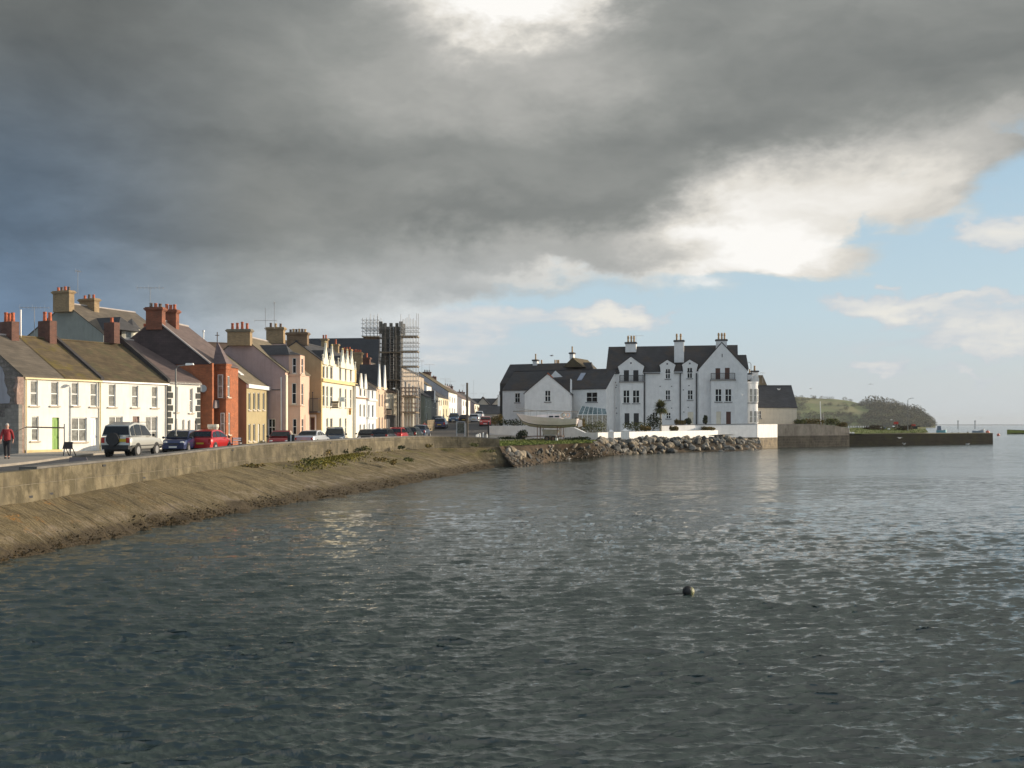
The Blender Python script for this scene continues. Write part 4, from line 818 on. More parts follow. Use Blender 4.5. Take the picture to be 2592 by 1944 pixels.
scaffold('scaffold frame on the left of the church tower top with bare poles', TX0, TX1, 124.4, 127.5, wz(852, 125), wz(812, 125), 5, 2, [wz(851, 125), wz(832, 125)], 1.0, STEEL, decks=[wz(851, 125)])
SX0, SX1 = wx(1016, 123.2), wx(1056, 123.2)
scaffold('tall scaffold frame on the right of the church tower, down to the road', SX0, SX1, 122.6, 124.8, 2.2, wz(815, 123.2), 6, 2, [wz(q, 123.2) for q in (850, 888, 926, 964, 1002)], 1.3, STEEL, decks=[wz(q, 123.2) for q in (850, 888, 926)])
scaffold('close scaffold lattice standing against the front face of the church tower', wx(962, 124.9), wx(1015, 124.9), 124.6, 125.6, 2.2, wz(838, 124.9), 5, 2, [wz(q, 124.9) for q in (855, 890, 925, 960, 995, 1030)], .8, mat('dull_tube', (.10, .09, .08), .2, 6, rough=.6, bump=0), decks=[wz(890, 124.9), wz(960, 124.9)])
r = root('ladder', 'long pale ladder running up the face of the church tower', 'ladder', (wx(990, 125.5), 125.5, 4), 0); mb = MB()
for px in (986, 996): mb.cyl((wx(px, 125.5), 125.4, wz(1060, 125.5)), (wx(px, 125.5), 125.7, wz(825, 125.5)), .035, 5)
mb.build('rail', STEEL, r)
for i in range(40): z = lerp(wz(1060, 125.5), wz(828, 125.5), i/39); mb = MB(); mb.cyl((wx(986, 125.5), 125.5, z), (wx(996, 125.5), 125.5, z), .02, 4); mb.build('rung', STEEL, r)
# ---- scaffolded street building and its cream bay
sb = Bld('stone_house', 'three-storey peach and grey house behind street scaffolding below the tower', 'house', 1017, 126, .5, group='houses up the hill street'); w = sb.sx(1073); ze = wz(930, 126)
sb.shell(w, 1.9, ze, ze+.5, paint('dusty_peach', (.44, .36, .28), stain=.5), SLATED, [W2(1024+i*9, 1029+i*9, 965+i*5, 1000+i*3.5) for i in range(5)] + [W2(1024+i*9, 1029+i*9, 1025+i*2, 1058) for i in range(5)])
mb = MB(); mb.box(wx(1025, 124), wx(1047, 124), 123.2, 124.8, 2.0, wz(1004, 124)); o = mb.build('bay', IVORY, sb.r)
mb = MB(); mb.box(wx(1023, 124), wx(1049, 124), 123, 124.9, wz(1004, 124), wz(1000, 124)); mb.build('bay_roof', BOARD, sb.r)
scaffold('street level scaffolding around the cream bay', wx(1018, 121.5), wx(1052, 121.5), 121, 125.4, 2.0, wz(985, 121.5), 5, 2, [wz(q, 121.5) for q in (1002, 1042)], .5, RUST)
# ---- houses up the hill
def hill(px0, px1, Y, label, wm, rm, eY, wins, zr=2.2, tr=3.6, gm=None, th=3, **k): return row(px0, px1, Y, th, label, wm, rm, eY, wins, zr=zr, tr=tr, gm=gm, group='houses up the hill street', **k)
v1 = hill(1075, 1092, 150, 'sage green house at the foot of the hill street', paint('sage', (.20, .22, .18)), SLATED, 1003, [W2(1078, 1081, 1012, 1030), W2(1085, 1088, 1014, 1032), W2(1078, 1081, 1045, 1062)])
v2 = hill(1092, 1110, 158, 'dark grey house with a small white dormer on the hill street', paint('charcoal_render', (.12, .12, .12)), SLATED, 1013, [W2(1097, 1100, 1020, 1032), W2(1103, 1106, 1022, 1034)]); gablets(v2, (1099,), 1.6, .4, PVC, SLATED)
v3 = hill(1110, 1120, 167, 'narrow white house with pink trim on the hill street', CREAMW, SLATED, 1005, [W2(1112, 1114, 1012, 1028), W2(1116, 1118, 1012, 1028), W2(1113, 1115, 1038, 1058)])
v4 = hill(1120, 1135, 173, 'golden cream house on the hill street', paint('golden', (.62, .53, .36)), SLATED, 1007, [W2(1122, 1124, 1013, 1026), W2(1127, 1129, 1013, 1026), W2(1131, 1133, 1014, 1027), W2(1122, 1124, 1035, 1055), W2(1129, 1131, 1035, 1055)])
v5 = hill(1135.5, 1157, 182, 'tall bright white house with brown roof on the hill street', CY, SLATEB, 992, [W2(1138, 1140, 1003, 1018), W2(1144, 1146, 1005, 1020), W2(1150, 1152, 1007, 1020), W2(1138, 1140, 1032, 1048), W2(1144, 1146, 1033, 1048), W2(1150, 1152, 1034, 1048)], gm=LILAC, zr=3.4, tr=5.2)
v6 = hill(1080, 1092, 165, 'big white gabled house with twin brick chimneys above the low hill street houses', WHITE2, SLATEB, 975, [], zr=3.0, tr=4.5)
bk = Bld('white_gable_house', 'white gable end with dark stepped chimneys above the hill street', 'house', 1122, 188, 2, zg=4.5, group='houses up the hill street'); bk.shell(30, 9.5, wz(985, 188), wz(962, 190), WHITE2, SLATEB, [], tr=4.7)
bk.chim(1081, 4.7, 1.5, .8, 942, 966, 3, m=BRICKD, ph=.4, pm=POTD); bk.chim(1098, 4.7, 1.1, .8, 953, 968, 1, m=BRICKD, ph=.15, cap=False); bk.chim(1130, 4.7, 1.1, .8, 977, 984, 2, m=BRICKD, pm=POTD, ph=.5); bk.chim(1141, 4.7, 1.0, .8, 978, 988, 2, m=BRICKD, pm=POTD, ph=.5)
v7 = hill(1169, 1190, 205, 'white house with grey-blue gable on the upper hill street', CY, SLATEP, 1009, [W2(1172, 1174, 1015, 1028), W2(1178, 1180, 1016, 1029), W2(1184, 1186, 1017, 1030), W2(1172, 1174, 1038, 1048), W2(1180, 1182, 1038, 1048)], gm=LILAC, zr=2.8, tr=4.4)
v7.chim(1163, 4.4, 1, .7, 992, 1000, 1, m=BRICKD, pm=POTD, ph=.5); v7.chim(1171, 4.4, 1, .7, 993, 1002, 1, m=BRICKD, pm=POTD, ph=.5)
v8 = hill(1201, 1218, 232, 'cream house with brown-grey gable high on the hill street', CREAMW, SLATED, 1022, [W2(1203, 1205, 1027, 1037), W2(1208, 1210, 1027, 1037), W2(1213, 1215, 1028, 1038)], gm=MAUVE, zr=2.4)
v9 = hill(1232, 1248, 240, 'low orange-lit roofed bungalow at the top of the hill street', PEACH, SLATED, 1046, [W2(1236, 1239, 1050, 1056)], gm=PEACH, zr=1.8, tr=3)
for px, pk, pxe, Y, lab in ((1223, 1007, 1247, 246, 'dark roofed house with pale outlined gable left of the hilltop pair'), (1262, 1007, 1290, 250, 'dark roofed house with pale outlined gable right of the hilltop pair')):
    b = Bld('gabled_house', lab, 'house', px-16, Y, 91, zg=5.5, group='hilltop houses'); w = b.sx(px+14); mb = MB(); zb_, zp = wz(1024, Y), wz(pk, Y)
    wall(mb, b.front, [(0, 5), (w, 5), (w, zb_), (w/2, zp), (0, zb_)]); mb.prism([b.W(0, .05, 5), b.W(w, .05, 5), b.W(w, .05, zb_)], [b.W(0, 9, 5), b.W(w, 9, 5), b.W(w, 9, zb_)]); mb.build('wall', paint('warm_grey', (.5, .45, .38)), b.r)
    mb = MB(); mb.prism([b.W(-.3, -.2, zb_-.3), b.W(w/2, -.2, zp+.05), b.W(w+.3, -.2, zb_-.3), b.W(w+.3, -.2, zb_), b.W(w/2, -.2, zp+.35), b.W(-.3, -.2, zb_)], [b.W(-.3, 9, zb_-.3), b.W(w/2, 9, zp+.05), b.W(w+.3, 9, zb_-.3), b.W(w+.3, 9, zb_), b.W(w/2, 9, zp+.35), b.W(-.3, 9, zb_)]); mb.build('roof', SLATED, b.r)
    mb = MB(); mb.prism([b.W(w*.4, 2.6, 5), b.W(w*.4, 9, 5), b.W(w*.4, 9, zb_), b.W(w*.4, 5.8, zp), b.W(w*.4, 2.6, zb_)], [b.W(w*.4-6, 2.6, 5), b.W(w*.4-6, 9, 5), b.W(w*.4-6, 9, zb_), b.W(w*.4-6, 5.8, zp), b.W(w*.4-6, 2.6, zb_)]); mb.build('side_roof', SLATED, b.r)
b = Bld('low_slated_house', 'low dark slated houses with white walls below the hilltop gables', 'house', 1212, 228, 91, zg=4.8, group='hilltop houses'); b.shell(b.sx(1276), 7, wz(1048, 228), wz(1026, 230), paint('warm_grey', ()), SLATED, [W2(1256, 1262, 1052, 1058)])
b.chim(1265, 3.5, .9, .9, 1000, 1030, 2, m=WHITE2, pm=POTD, ph=.8)
# ================================================================ white apartment complex on the point
SILLD = mat('grey_sill', (.10, .10, .11), .1, bump=0)
AP = Bld('apartment_block', 'large white apartment block with dormer gables, two iron balconies and three chimneys', 'apartment block', 1535, 154, 101.2, zg=2.3)
F0 = AP.front; dn = AP.r
def poly(pl, pts): return [pl.P(*p) for p in pts]
bot = 2.0
def win(pl, L): return [pl.rect(*q[:4]) for q in L]
mainw = [(1579, 937, 1592, 966, 'door', BLACKM), (1603, 937, 1616, 966, 'door', BLACKM), (1684, 933, 1697, 959, '4'), (1739, 930, 1753, 958, '4'), (1684, 987, 1697, 1013, '4'), (1740, 987, 1754, 1012, '4'), (1686, 1044, 1698, 1060, '4'), (1651, 1043, 1665, 1067, '4'), (1741, 1043, 1755, 1074, 'door', CREAMW)]
ol = poly(F0, [(1535, 945), (1569, 944), (1566, 935), (1564, 928), (1597, 903), (1631, 927), (1629, 934), (1626, 943), (1672, 942), (1671, 930), (1669, 924), (1689, 911), (1710, 923), (1708, 930), (1705, 941), (1729, 941), (1728, 930), (1726, 923), (1746, 910), (1767, 922), (1765, 930), (1763, 940), (1775, 939)])
a_end = F0.a(1775); ol = [(ol[0][0], bot)] + ol + [(a_end, bot)]
hs = win(F0, mainw); mb = MB(); wall(mb, F0, ol, hs)
zE = F0.P(1535, 945)[1]; aL, aR = 0, F0.a(1890)
wall(mb, PL(AP.F, AP.v, -AP.u), [(0, bot), (9, bot), (9, zE), (4.2, zE+3.75), (0, zE)])
mb.build('wall', WHITE2, dn)
for q, r in zip(mainw, hs): window(dn, F0, r, q[4], q[5] if len(q) > 5 else None, sill=SILLD if q[4] == '4' else None, dep=.1, fw=.08)
def gable_window_trim(*a): pass
mb = MB(); zR = F0.z(880, 0)+.3; ze = zE; sl = (zR-ze)/4.2
def prf(s): return [AP.W(s, .03, ze+.03*sl), AP.W(s, 4.2, zR), AP.W(s, 8.7, ze), AP.W(s, 8.7, ze+.14), AP.W(s, 4.2, zR+.14), AP.W(s, .03, ze+.03*sl+.12)]
mb.prism(prf(-.1), prf(aR-1.2)); mb.build('roof', SLATEK, dn)
def dormer(pts, back, name='dormer_roof', pl=None, ov=.12, th=.1, m=None):
    pl = pl or F0; (al, zl), (ap, zp), (ar, zr_) = poly(pl, pts); mb = MB()
    f = [(al-ov, zl-ov*.6), (ap, zp+.02), (ar+ov, zr_-ov*.6), (ar+ov, zr_-ov*.6+th), (ap, zp+.02+th*1.3), (al-ov, zl-ov*.6+th)]
    mb.prism([pl.pt(a, z, .06) for a, z in f], [pl.pt(a, z, -back) for a, z in f]); return mb.build(name, m or SLATEK, dn)
dormer([(1564, 928), (1597, 903), (1631, 927)], 3.0); dormer([(1669, 924), (1689, 911), (1710, 923)], 2.2); dormer([(1726, 923), (1746, 910), (1767, 922)], 2.2)
mb = MB()
for p in ((1597, 919), (1689, 921), (1746, 920)): a, z = F0.P(*p); F0.bx(mb, a-.12, a+.12, z-.12, z+.12, .003, .03)
mb.build('vent', SILLD, dn)
for p in ((1558, 968), (1561, 975), (1559, 981), (1671, 978), (1700, 978), (1744, 976), (1730, 987), (1731, 1043), (1560, 1033), (1561, 1046), (1700, 1033), (1742, 1031)):
    a, z = F0.P(*p); mb = MB(); F0.bx(mb, a-.09, a+.09, z-.06, z+.06, .003, .04); mb.build('vent', SILLD, dn)
# projecting bays under the balconies
def bay_box(px0, px1, pytop, L, prot=.9, base=F0):
    pl = base.off(prot); a0, a1 = pl.a(px0), pl.a(px1); zt = pl.z(pytop, (a0+a1)/2); mb = MB(); hs = win(pl, L)
    wall(mb, pl, [(a0, bot), (a1, bot), (a1, zt), (a0, zt)], hs)
    mb.add([pl.pt(a0, bot), pl.pt(a0, zt), base.pt(a0, zt), base.pt(a0, bot)], [(0, 1, 2, 3)]); mb.add([pl.pt(a1, bot), pl.pt(a1, zt), base.pt(a1, zt), base.pt(a1, bot)], [(0, 1, 2, 3)])
    o = mb.build('bay', WHITE2, dn)
    for q, r in zip(L, hs): window(dn, pl, r, q[4], q[5] if len(q) > 5 else None, sill=SILLD if q[4] == '4' else None, dep=.1, fw=.08)
    mb = MB(); pl.bx(mb, a0-.15, a1+.15, zt, zt+.18, -prot, .15); k = mb.build('balcony', mat('grey_ledge', (.25, .24, .23), .1), dn)
    mb = MB(); zr = zt+1.05; 
    for i in range(27): a = lerp(a0, a1, i/26); mb.cyl(pl.pt(a, zt+.18, .05), pl.pt(a, zr, .05), .02, 4)
    for a in (a0, a1): pl.bx(mb, a-.05, a+.05, zt+.18, zr, -.1, .1)
    mb.tube([pl.pt(a0, zr, -prot), pl.pt(a0, zr, .05), pl.pt(a1, zr, .05), pl.pt(a1, zr, -prot)], .035, 5); pl.bx(mb, a0, a1, zt+.3, zt+.34, .03, .07); mb.build('railing', BLACKM, k)
bay_box(1569, 1628, 968, [(1577, 987, 1594, 1021, '4'), (1601, 987, 1619, 1021, '4'), (1581, 1046, 1593, 1076, 'door', BLACKM), (1604, 1046, 1617, 1076, 'door', BLACKM)])
G1 = F0.off(.35); ol = poly(G1, [(1768, 936), (1827, 868), (1892, 938)]); ol = [(ol[0][0], bot)] + ol + [(ol[2][0], bot)]
L = [(1811, 932, 1823, 962, 'door', BROWND), (1835, 931, 1847, 962, 'door', BROWND)]; hs = win(G1, L); mb = MB(); wall(mb, G1, ol, hs)
mb.add([G1.pt(ol[0][0], bot), G1.pt(ol[0][0], ol[1][1]), G1.pt(ol[0][0], ol[1][1], -.4), G1.pt(ol[0][0], bot, -.4)], [(0, 1, 2, 3)])
mb.add([G1.pt(ol[3][0], bot), G1.pt(ol[3][0], ol[3][1]), G1.pt(ol[3][0], ol[3][1], -9), G1.pt(ol[3][0], bot, -9)], [(0, 1, 2, 3)]); mb.build('gable_wall', WHITE2, dn)
for q, r in zip(L, hs): window(dn, G1, r, q[4], q[5], dep=.1)
dormer([(1768, 936), (1827, 868), (1892, 938)], 9, 'gable_roof', G1, .08, .12)
mb = MB(); a, z = G1.P(1828, 900); G1.bx(mb, a-.06, a+.06, z-.25, z+.25, .003, .03); mb.build('vent', SILLD, dn)
bay_box(1800, 1860, 963, [(1810, 984, 1827, 1017, '4'), (1835, 984, 1852, 1017, '4'), (1813, 1042, 1825, 1074, 'door', CREAMW), (1838, 1042, 1850, 1074, 'door', BROWND)], base=G1)
for px in (1541, 1632, 1722, 1763): a = F0.a(px); pipe(dn, [F0.pt(a, zE-.1, .12), F0.pt(a, bot, .12)], .09)
mb = MB(); F0.bx(mb, .0, F0.a(1568), zE-.12, zE+.02, .1, .28); F0.bx(mb, F0.a(1628), F0.a(1671), zE-.12, zE+.02, .1, .28); F0.bx(mb, F0.a(1706), F0.a(1728), zE-.12, zE+.02, .1, .28); mb.build('gutter', BLACKP, dn)
CHP = dict(m=WHITE2, capm=mat('slate_cap', (.08, .08, .085), .1), pm=POTB, ph=.95)
AP.chim(1597, 3.2, 1.0, 1.62, 867, 892, 0, **CHP); AP.chim(1719, 1.6, 1.0, 1.42, 862, 918, 0, **CHP); AP.chim(1826, 3.0, 1.0, 1.62, 860, 885, 0, **CHP)
chs = [c for c in dn.children_recursive if c.name.startswith('chimney') and 'cap' not in c.name]
for c, t_, pxs, py in zip(sorted(chs, key=lambda c: c.data.vertices[0].co.x), (3.2, 1.6, 3.0), ((1590, 1598, 1605), (1713, 1723), (1819, 1827, 1834)), (867, 862, 860)):
    for px in pxs:
        a = AP.sx(px, t_); z = AP.zz(py, a, t_); p = AP.W(a, t_, z); mb = MB(); mb.tube([p, (p[0], p[1], z+.55), (p[0], p[1], z+.6), (p[0], p[1], z+.95), (p[0], p[1], z+1.05)], [.15, .12, .16, .14, .05], 10); mb.build('chimney_pot', POTB, c)
# small hipped wing and round corner turret
mb = MB(); aa, ab = AP.sx(1852, 5), AP.sx(1889, 5); zt = AP.zz(898, ab, 5); mb.prism([AP.W(aa, 3.0, zt-2.0), AP.W(aa, 5, zt), AP.W(aa, 7, zt-2)], [AP.W(ab+.3, 3.0, zt-2.2), AP.W(ab, 5, zt), AP.W(ab+.3, 7, zt-2.2)]); mb.build('wing_roof', SLATEK, dn)
TC = (wx(1900, 152.6), 152.6); zt = wz(966, 152)
mb = MB(); R_ = 1.05; mb.loft([[(TC[0]+R_*e*math.cos(i*math.pi/12), TC[1]+R_*e*math.sin(i*math.pi/12), z) for i in range(24)] for e, z in ((1, bot), (1, zt-.25), (1.06, zt-.2), (1.06, zt))]); o = mb.build('turret', WHITE2, dn, smooth=False)
for j, (y0, y1) in enumerate(((984, 1018), (1040, 1070))):
    for i, an in enumerate((-1.75, -1.2, -.65)):
        c_ = (TC[0]+math.cos(an)*(R_+.01), TC[1]+math.sin(an)*(R_+.01)); pl = PL(c_, (-math.sin(an), math.cos(an)), (math.cos(an), math.sin(an)))
        window(dn, pl, (-.23, .23, wz(y1, 152), wz(y0, 152)), 'sash', pm=GLASSC, dep=-.02, fw=.05)
mb = MB(); mb.loft([[(TC[0]+(R_+.08)*math.cos(i*math.pi/12), TC[1]+(R_+.08)*math.sin(i*math.pi/12), z) for i in range(24)] for z in (wz(1021, 152), wz(1019.5, 152))]); mb.build('string_course', SILLD, dn)
# ---- lower range to the left
LW = Bld('apartment_wing', 'long low white wing with charcoal roofs, skylight and conservatory left of the apartment block', 'house', 1272, 157, 114.7, zg=2.2)
w = LW.sx(1534); ze = LW.front.z(988, 0)
LW.shell(w, 9.2, ze, ze+3.0, WHITE2, SLATEK, [(1303, 995, 1316, 1019, '4'), (1484, 993, 1512, 1018, '4')], tr=4.6, sill=SILLD)
mb = MB(); zz_ = LW.zz(921, 1.5, 8); aL, aR = LW.sx(1291, 8), LW.sx(1498, 8)
mb.prism([LW.W(aL, 4.2, zz_-3.2), LW.W(aL, 8, zz_), LW.W(aL, 12, zz_-3.2), LW.W(aL, 12, 2), LW.W(aL, 4.2, 2)], [LW.W(aR, 4.2, zz_-3.2), LW.W(aR, 8, zz_), LW.W(aR, 12, zz_-3.2), LW.W(aR, 12, 2), LW.W(aR, 4.2, 2)]); mb.build('rear_roof', SLATEK, LW.r)
aL, aR = LW.sx(1428, 6), LW.sx(1478, 6); zb_ = LW.zz(930, aL, 6); zp = LW.zz(906, aL, 6)
mb = MB(); mb.prism([LW.W(aL, 5.4, zb_), LW.W((aL+aR)/2, 5.4, zp), LW.W(aR, 5.4, zb_)], [LW.W(aL, 12, zb_), LW.W((aL+aR)/2, 12, zp), LW.W(aR, 12, zb_)]); mb.build('cross_roof', SLATEB, LW.r)
LW.chim(1356, 8, .7, .75, 911, 928, 1, **{**CHP, 'ph': .9}); LW.chim(1448.5, 6, .7, .6, 893, 910, 1, **{**CHP, 'ph': .9})
for px in (1371, 1405, 1410, 1414): a = LW.sx(px, 10); mb = MB(); z = LW.zz(922, a, 10); p = LW.W(a, 10, z-.5); mb.cyl(p, (p[0], p[1], z+.7), .12, 8); mb.build('flue_pot', POTB, LW.r)
mb = MB(); a0, a1 = LW.front.a(1449), LW.front.a(1461); sl = 3.0/4.6
for t0, t1 in ((1.9, 3.6),): mb.hexa([LW.W(a0, t0, ze+t0*sl+.12), LW.W(a1, t0, ze+t0*sl+.12), LW.W(a1, t1, ze+t1*sl+.12), LW.W(a0, t1, ze+t1*sl+.12)] + [LW.W(a0, t0, ze+t0*sl+.24), LW.W(a1, t0, ze+t0*sl+.24), LW.W(a1, t1, ze+t1*sl+.24), LW.W(a0, t1, ze+t1*sl+.24)])
mb.build('skylight', mat('skylight_glass', (.30, .34, .42), .1, rough=.15, bump=0), LW.r)
a = LW.front.a(1532); 
# front gabled wing
GW = Bld('gabled_wing', 'white gabled annexe with one four-pane window, sunlit right corner and twin dormers', 'house', 1328, 147, 96, zg=2.0)
w = GW.sx(1444); P0 = GW.front; pk = P0.P(1386, 947); fl = P0.P(1327, 995); fr_ = P0.P(1445, 995); dp = 5.0
mb = MB(); L = [(1379, 988, 1394, 1017, '4')]; hs = win(P0, L); wall(mb, P0, [(0, 1.8), (w, 1.8), (w, fr_[1]), pk, (0, fl[1])], hs)
wall(mb, PL(GW.F + GW.u*w, GW.v, GW.u), [(0, 1.8), (dp, 1.8), (dp, fr_[1]), (0, fr_[1])], [(1.5, 2.1, fr_[1]-2.4, fr_[1]-1.0)]); wall(mb, PL(GW.F, GW.v, -GW.u), [(0, 1.8), (dp, 1.8), (dp, fl[1]), (0, fl[1])]); mb.build('wall', WHITE2, GW.r)
window(GW.r, P0, hs[0], '4', sill=SILLD, dep=.1, fw=.08); window(GW.r, PL(GW.F + GW.u*w, GW.v, GW.u), (1.5, 2.1, fr_[1]-2.4, fr_[1]-1.0), 'sash', pm=GLASSC)
f = [(-.15, fl[1]-.15), pk, (w+.15, fr_[1]-.15), (w+.15, fr_[1]-.03), (pk[0], pk[1]+.14), (-.15, fl[1]-.03)]
mb = MB(); mb.prism([P0.pt(a, z, .08) for a, z in f], [P0.pt(a, z, -10) for a, z in f]); mb.build('roof', SLATEK, GW.r)
mb = MB(); mb.tube([P0.pt(pk[0], pk[1]+.15, .1), P0.pt(w*.62, lerp(pk[1], fr_[1], .25)+.16, .1)], .07, 5); mb.build('verge', POT, GW.r)
for t0 in (1.0, 3.4):
    mb = MB(); q = PL(GW.F + GW.u*w, GW.v, GW.u); z_ = fr_[1]; o_ = [(t0, z_-.2), (t0+1.1, z_-.2), (t0+1.1, z_+.4), (t0+.55, z_+2.1), (t0, z_+.4)]
    mb.prism([q.pt(a, z, .02) for a, z in o_], [q.pt(a, z, -.1) for a, z in o_]); k = mb.build('dormer_gable', WHITE2, GW.r)
    mb = MB(); mb.prism([q.pt(a, z, -.1) for a, z in ((t0-.1, z_+.3), (t0+1.2, z_+.3), (t0+.55, z_+2.05))], [q.pt(a, z, -3.2) for a, z in ((t0-.1, z_+.3), (t0+1.2, z_+.3), (t0+.55, z_+2.05))]); mb.build('dormer_roof', SLATEK, GW.r)
# small pale gable peeping behind it
mb = MB(); Pp = GW.front.off(-4); pk2 = Pp.P(1406, 938); mb.prism([Pp.pt(*Pp.P(1390, 956)), Pp.pt(*pk2), Pp.pt(*Pp.P(1424, 954))], [Pp.pt(*Pp.P(1390, 956), -.2), Pp.pt(*pk2, -.2), Pp.pt(*Pp.P(1424, 954), -.2)]); mb.build('rear_gable', WHITE2, GW.r)
# conservatory
CV = Bld('conservatory', 'glazed conservatory with pale frame and sloping glass roof beside the gabled annexe', 'conservatory', 1462, 149.5, 103, zg=2.2)
w = CV.sx(1537); zt, ze2 = CV.front.z(1027, 2), CV.front.z(1050, 2); glz = mat('conservatory_glass', (.16, .22, .23), .35, 3, rough=.1, bump=0, spec=.8)
mb = MB(); mb.add([CV.W(0, 0, ze2), CV.W(w, 0, ze2), CV.W(w-.6, 2.2, zt), CV.W(.3, 2.2, zt)], [(0, 1, 2, 3)]); mb.build('glass_roof', glz, CV.r)
mb = MB(); mb.add([CV.W(0, 0, 2), CV.W(w, 0, 2), CV.W(w, 0, ze2), CV.W(0, 0, ze2)], [(0, 1, 2, 3)]); mb.add([CV.W(0, 0, 2), CV.W(0, 0, ze2), CV.W(.3, 2.2, zt), CV.W(.3, 2.2, 2)], [(0, 1, 2, 3)]); mb.add([CV.W(w, 0, 2), CV.W(w, 0, ze2), CV.W(w-.6, 2.2, zt), CV.W(w, 2.2, 2)], [(0, 1, 2, 3)]); mb.build('glass_wall', mat('cream_lit_glass', (.34, .32, .26), .5, 4, rough=.15, bump=0), CV.r)
mb = MB()
for i in range(7): a = lerp(0, w, i/6); mb.cyl(CV.W(a, -.02, 2), CV.W(a, -.02, ze2), .045, 5); mb.cyl(CV.W(a, -.02, ze2), CV.W(lerp(.3, w-.6, i/6), 2.2, zt+.02), .035, 5)
for z in (2.9, ze2): mb.cyl(CV.W(0, -.02, z), CV.W(w, -.02, z), .06, 5)
mb.build('frame', PVC, CV.r)
# ---- cream house at the right end and white house behind the turret
EH = Bld('end_house', 'low cream-lit house with a broad charcoal roof at the right end of the complex', 'house', 1918, 157, 93, zg=2.4)
w = EH.sx(2017); ze = EH.front.z(1031, 0); EH.shell(w, 8, ze, ze+3.35, paint('sunlit_cream_render', (.66, .58, .46)), SLATED, [(1918.6, 1040, 1927, 1059, '4')], tr=4, sill=SILLD)  # wall colour carries the warm tint of grazing sun
WB = Bld('rear_house', 'white house with brown roof and buff pots peeping behind the round turret', 'house', 1893, 168, 92, zg=2.4)
w = WB.sx(1940); ze = WB.front.z(975, 0); WB.shell(w, 6, ze, ze+1.6, WHITE, SLATEB, [(1907, 955, 1912, 968, 'plain')], tr=3)
WB.chim(1910, 3, .8, 1.1, 939, 965, 2, **{**CHP, 'ph': .8}); WB.chim(1897, 2, .8, .6, 945, 965, 1, **{**CHP, 'ph': .7}); WB.chim(1929, 3, .7, .7, 968, 985, 2, **{**CHP, 'ph': .6})
mb = MB(); a, z = WB.front.P(1911, 952); mb.prism([WB.front.pt(a-.5, z-1.6, .3), WB.front.pt(a+.6, z-1.6, .3), WB.front.pt(a+.6, z-.3, .3), WB.front.pt(a+.05, z+.2, .3), WB.front.pt(a-.5, z-.3, .3)], [WB.front.pt(a-.5, z-1.6, -2), WB.front.pt(a+.6, z-1.6, -2), WB.front.pt(a+.6, z-.3, -2), WB.front.pt(a+.05, z+.2, -2), WB.front.pt(a-.5, z-.3, -2)]); mb.build('dormer', WHITE, WB.r)
# ---------------------------------------------------------------- garden and quay walls
def gwall(name, label, pts, m, th=.3, lower=None, split=None, cap=None, group=None):
    r = root(name, label, 'wall', (pts[0][0], pts[0][1], pts[0][3]), 0, group); mb = MB(); rings = []
    for i, p in enumerate(pts):
        a, b = pts[max(i-1, 0)], pts[min(i+1, len(pts)-1)]; d = Vector((b[0]-a[0], b[1]-a[1])).normalized(); n = Vector((-d.y, d.x))
        if n.y < 0: n = -n
        q = Vector((p[0], p[1])); e = q + n*th; rings.append((q, e, p[2], p[3]))
    zsp = split
    mb.loft([[(q.x, q.y, (zsp or zb)), (q.x, q.y, zt), (e.x, e.y, zt), (e.x, e.y, (zsp or zb))] for q, e, zt, zb in rings]); mb.build('wall_face', m, r)
    if split: mb = MB(); mb.loft([[(q.x, q.y-.05, zb), (q.x, q.y-.05, zsp-.003), (e.x, e.y, zsp-.003), (e.x, e.y, zb)] for q, e, zt, zb in rings]); mb.build('wall_base', lower, r)
    if cap: mb = MB(); mb.loft([[(q.x, q.y-.06, zt+.003), (q.x, q.y-.06, zt+.07), (e.x, e.y+.04, zt+.07), (e.x, e.y+.04, zt+.003)] for q, e, zt, zb in rings]); mb.build('coping', cap, r)
    return r
def wp(px, py, Y, zb): return (wx(px, Y), Y, wz(py, Y), zb)
gwall('garden_wall', 'long shaded pale garden wall behind the boat, stepping down to the right', [wp(1237, 1078, 130, 1.5), wp(1330, 1077.5, 126, 1.5), wp(1400, 1078, 122, 1.5), wp(1452, 1082, 119, 1.5), wp(1480, 1095, 117.7, 1.5), wp(1513, 1095, 116.1, 1.4)], WHITE2)
gwall('garden_wall', 'brightly sunlit white wall with pointed pier caps above the rock armour', [wp(1513.5, 1095, 116, 1.1), wp(1584, 1093, 121, 1.1), wp(1817, 1089, 142, 1.0)], WHITE, cap=None)
for px, lab in ((1547, 'low pointed white pier on the sunlit wall, left one'), (1583, 'pointed white gate pier at the break in the sunlit wall')):
    Y = interp(px, [(1514, 116), (1584, 121)])-.1; X = wx(px, Y); z1 = wz(1093 if px < 1560 else 1091, Y); r = root('pier', lab, 'pier', (X, Y, 1.2), 0, 'white piers'); mb = MB(); s_ = .28 if px < 1560 else .42
    mb.box(X-s_, X+s_, Y-s_, Y+s_, 1.2, z1); mb.add([(X-s_-.05, Y-s_-.05, z1+.001), (X+s_+.05, Y-s_-.05, z1+.001), (X+s_+.05, Y+s_+.05, z1+.001), (X-s_-.05, Y+s_+.05, z1+.001), (X, Y, z1+.3)], [(0, 1, 4), (1, 2, 4), (2, 3, 4), (3, 0, 4), (0, 3, 2, 1)]); mb.build('pier_body', WHITE, r)
BRB = mat('weathered_brown_stone', (.27, .21, .13), .3, 1.5, bump=.8, bsc=4, kind='block', bw=.5, bh=.22, mortar=(.2, .17, .12), msize=.02)
DKST = mat('dark_wet_stone', (.09, .08, .06), .35, .8, bump=.8, bsc=3, stain=.5, col2=(.05, .045, .035))
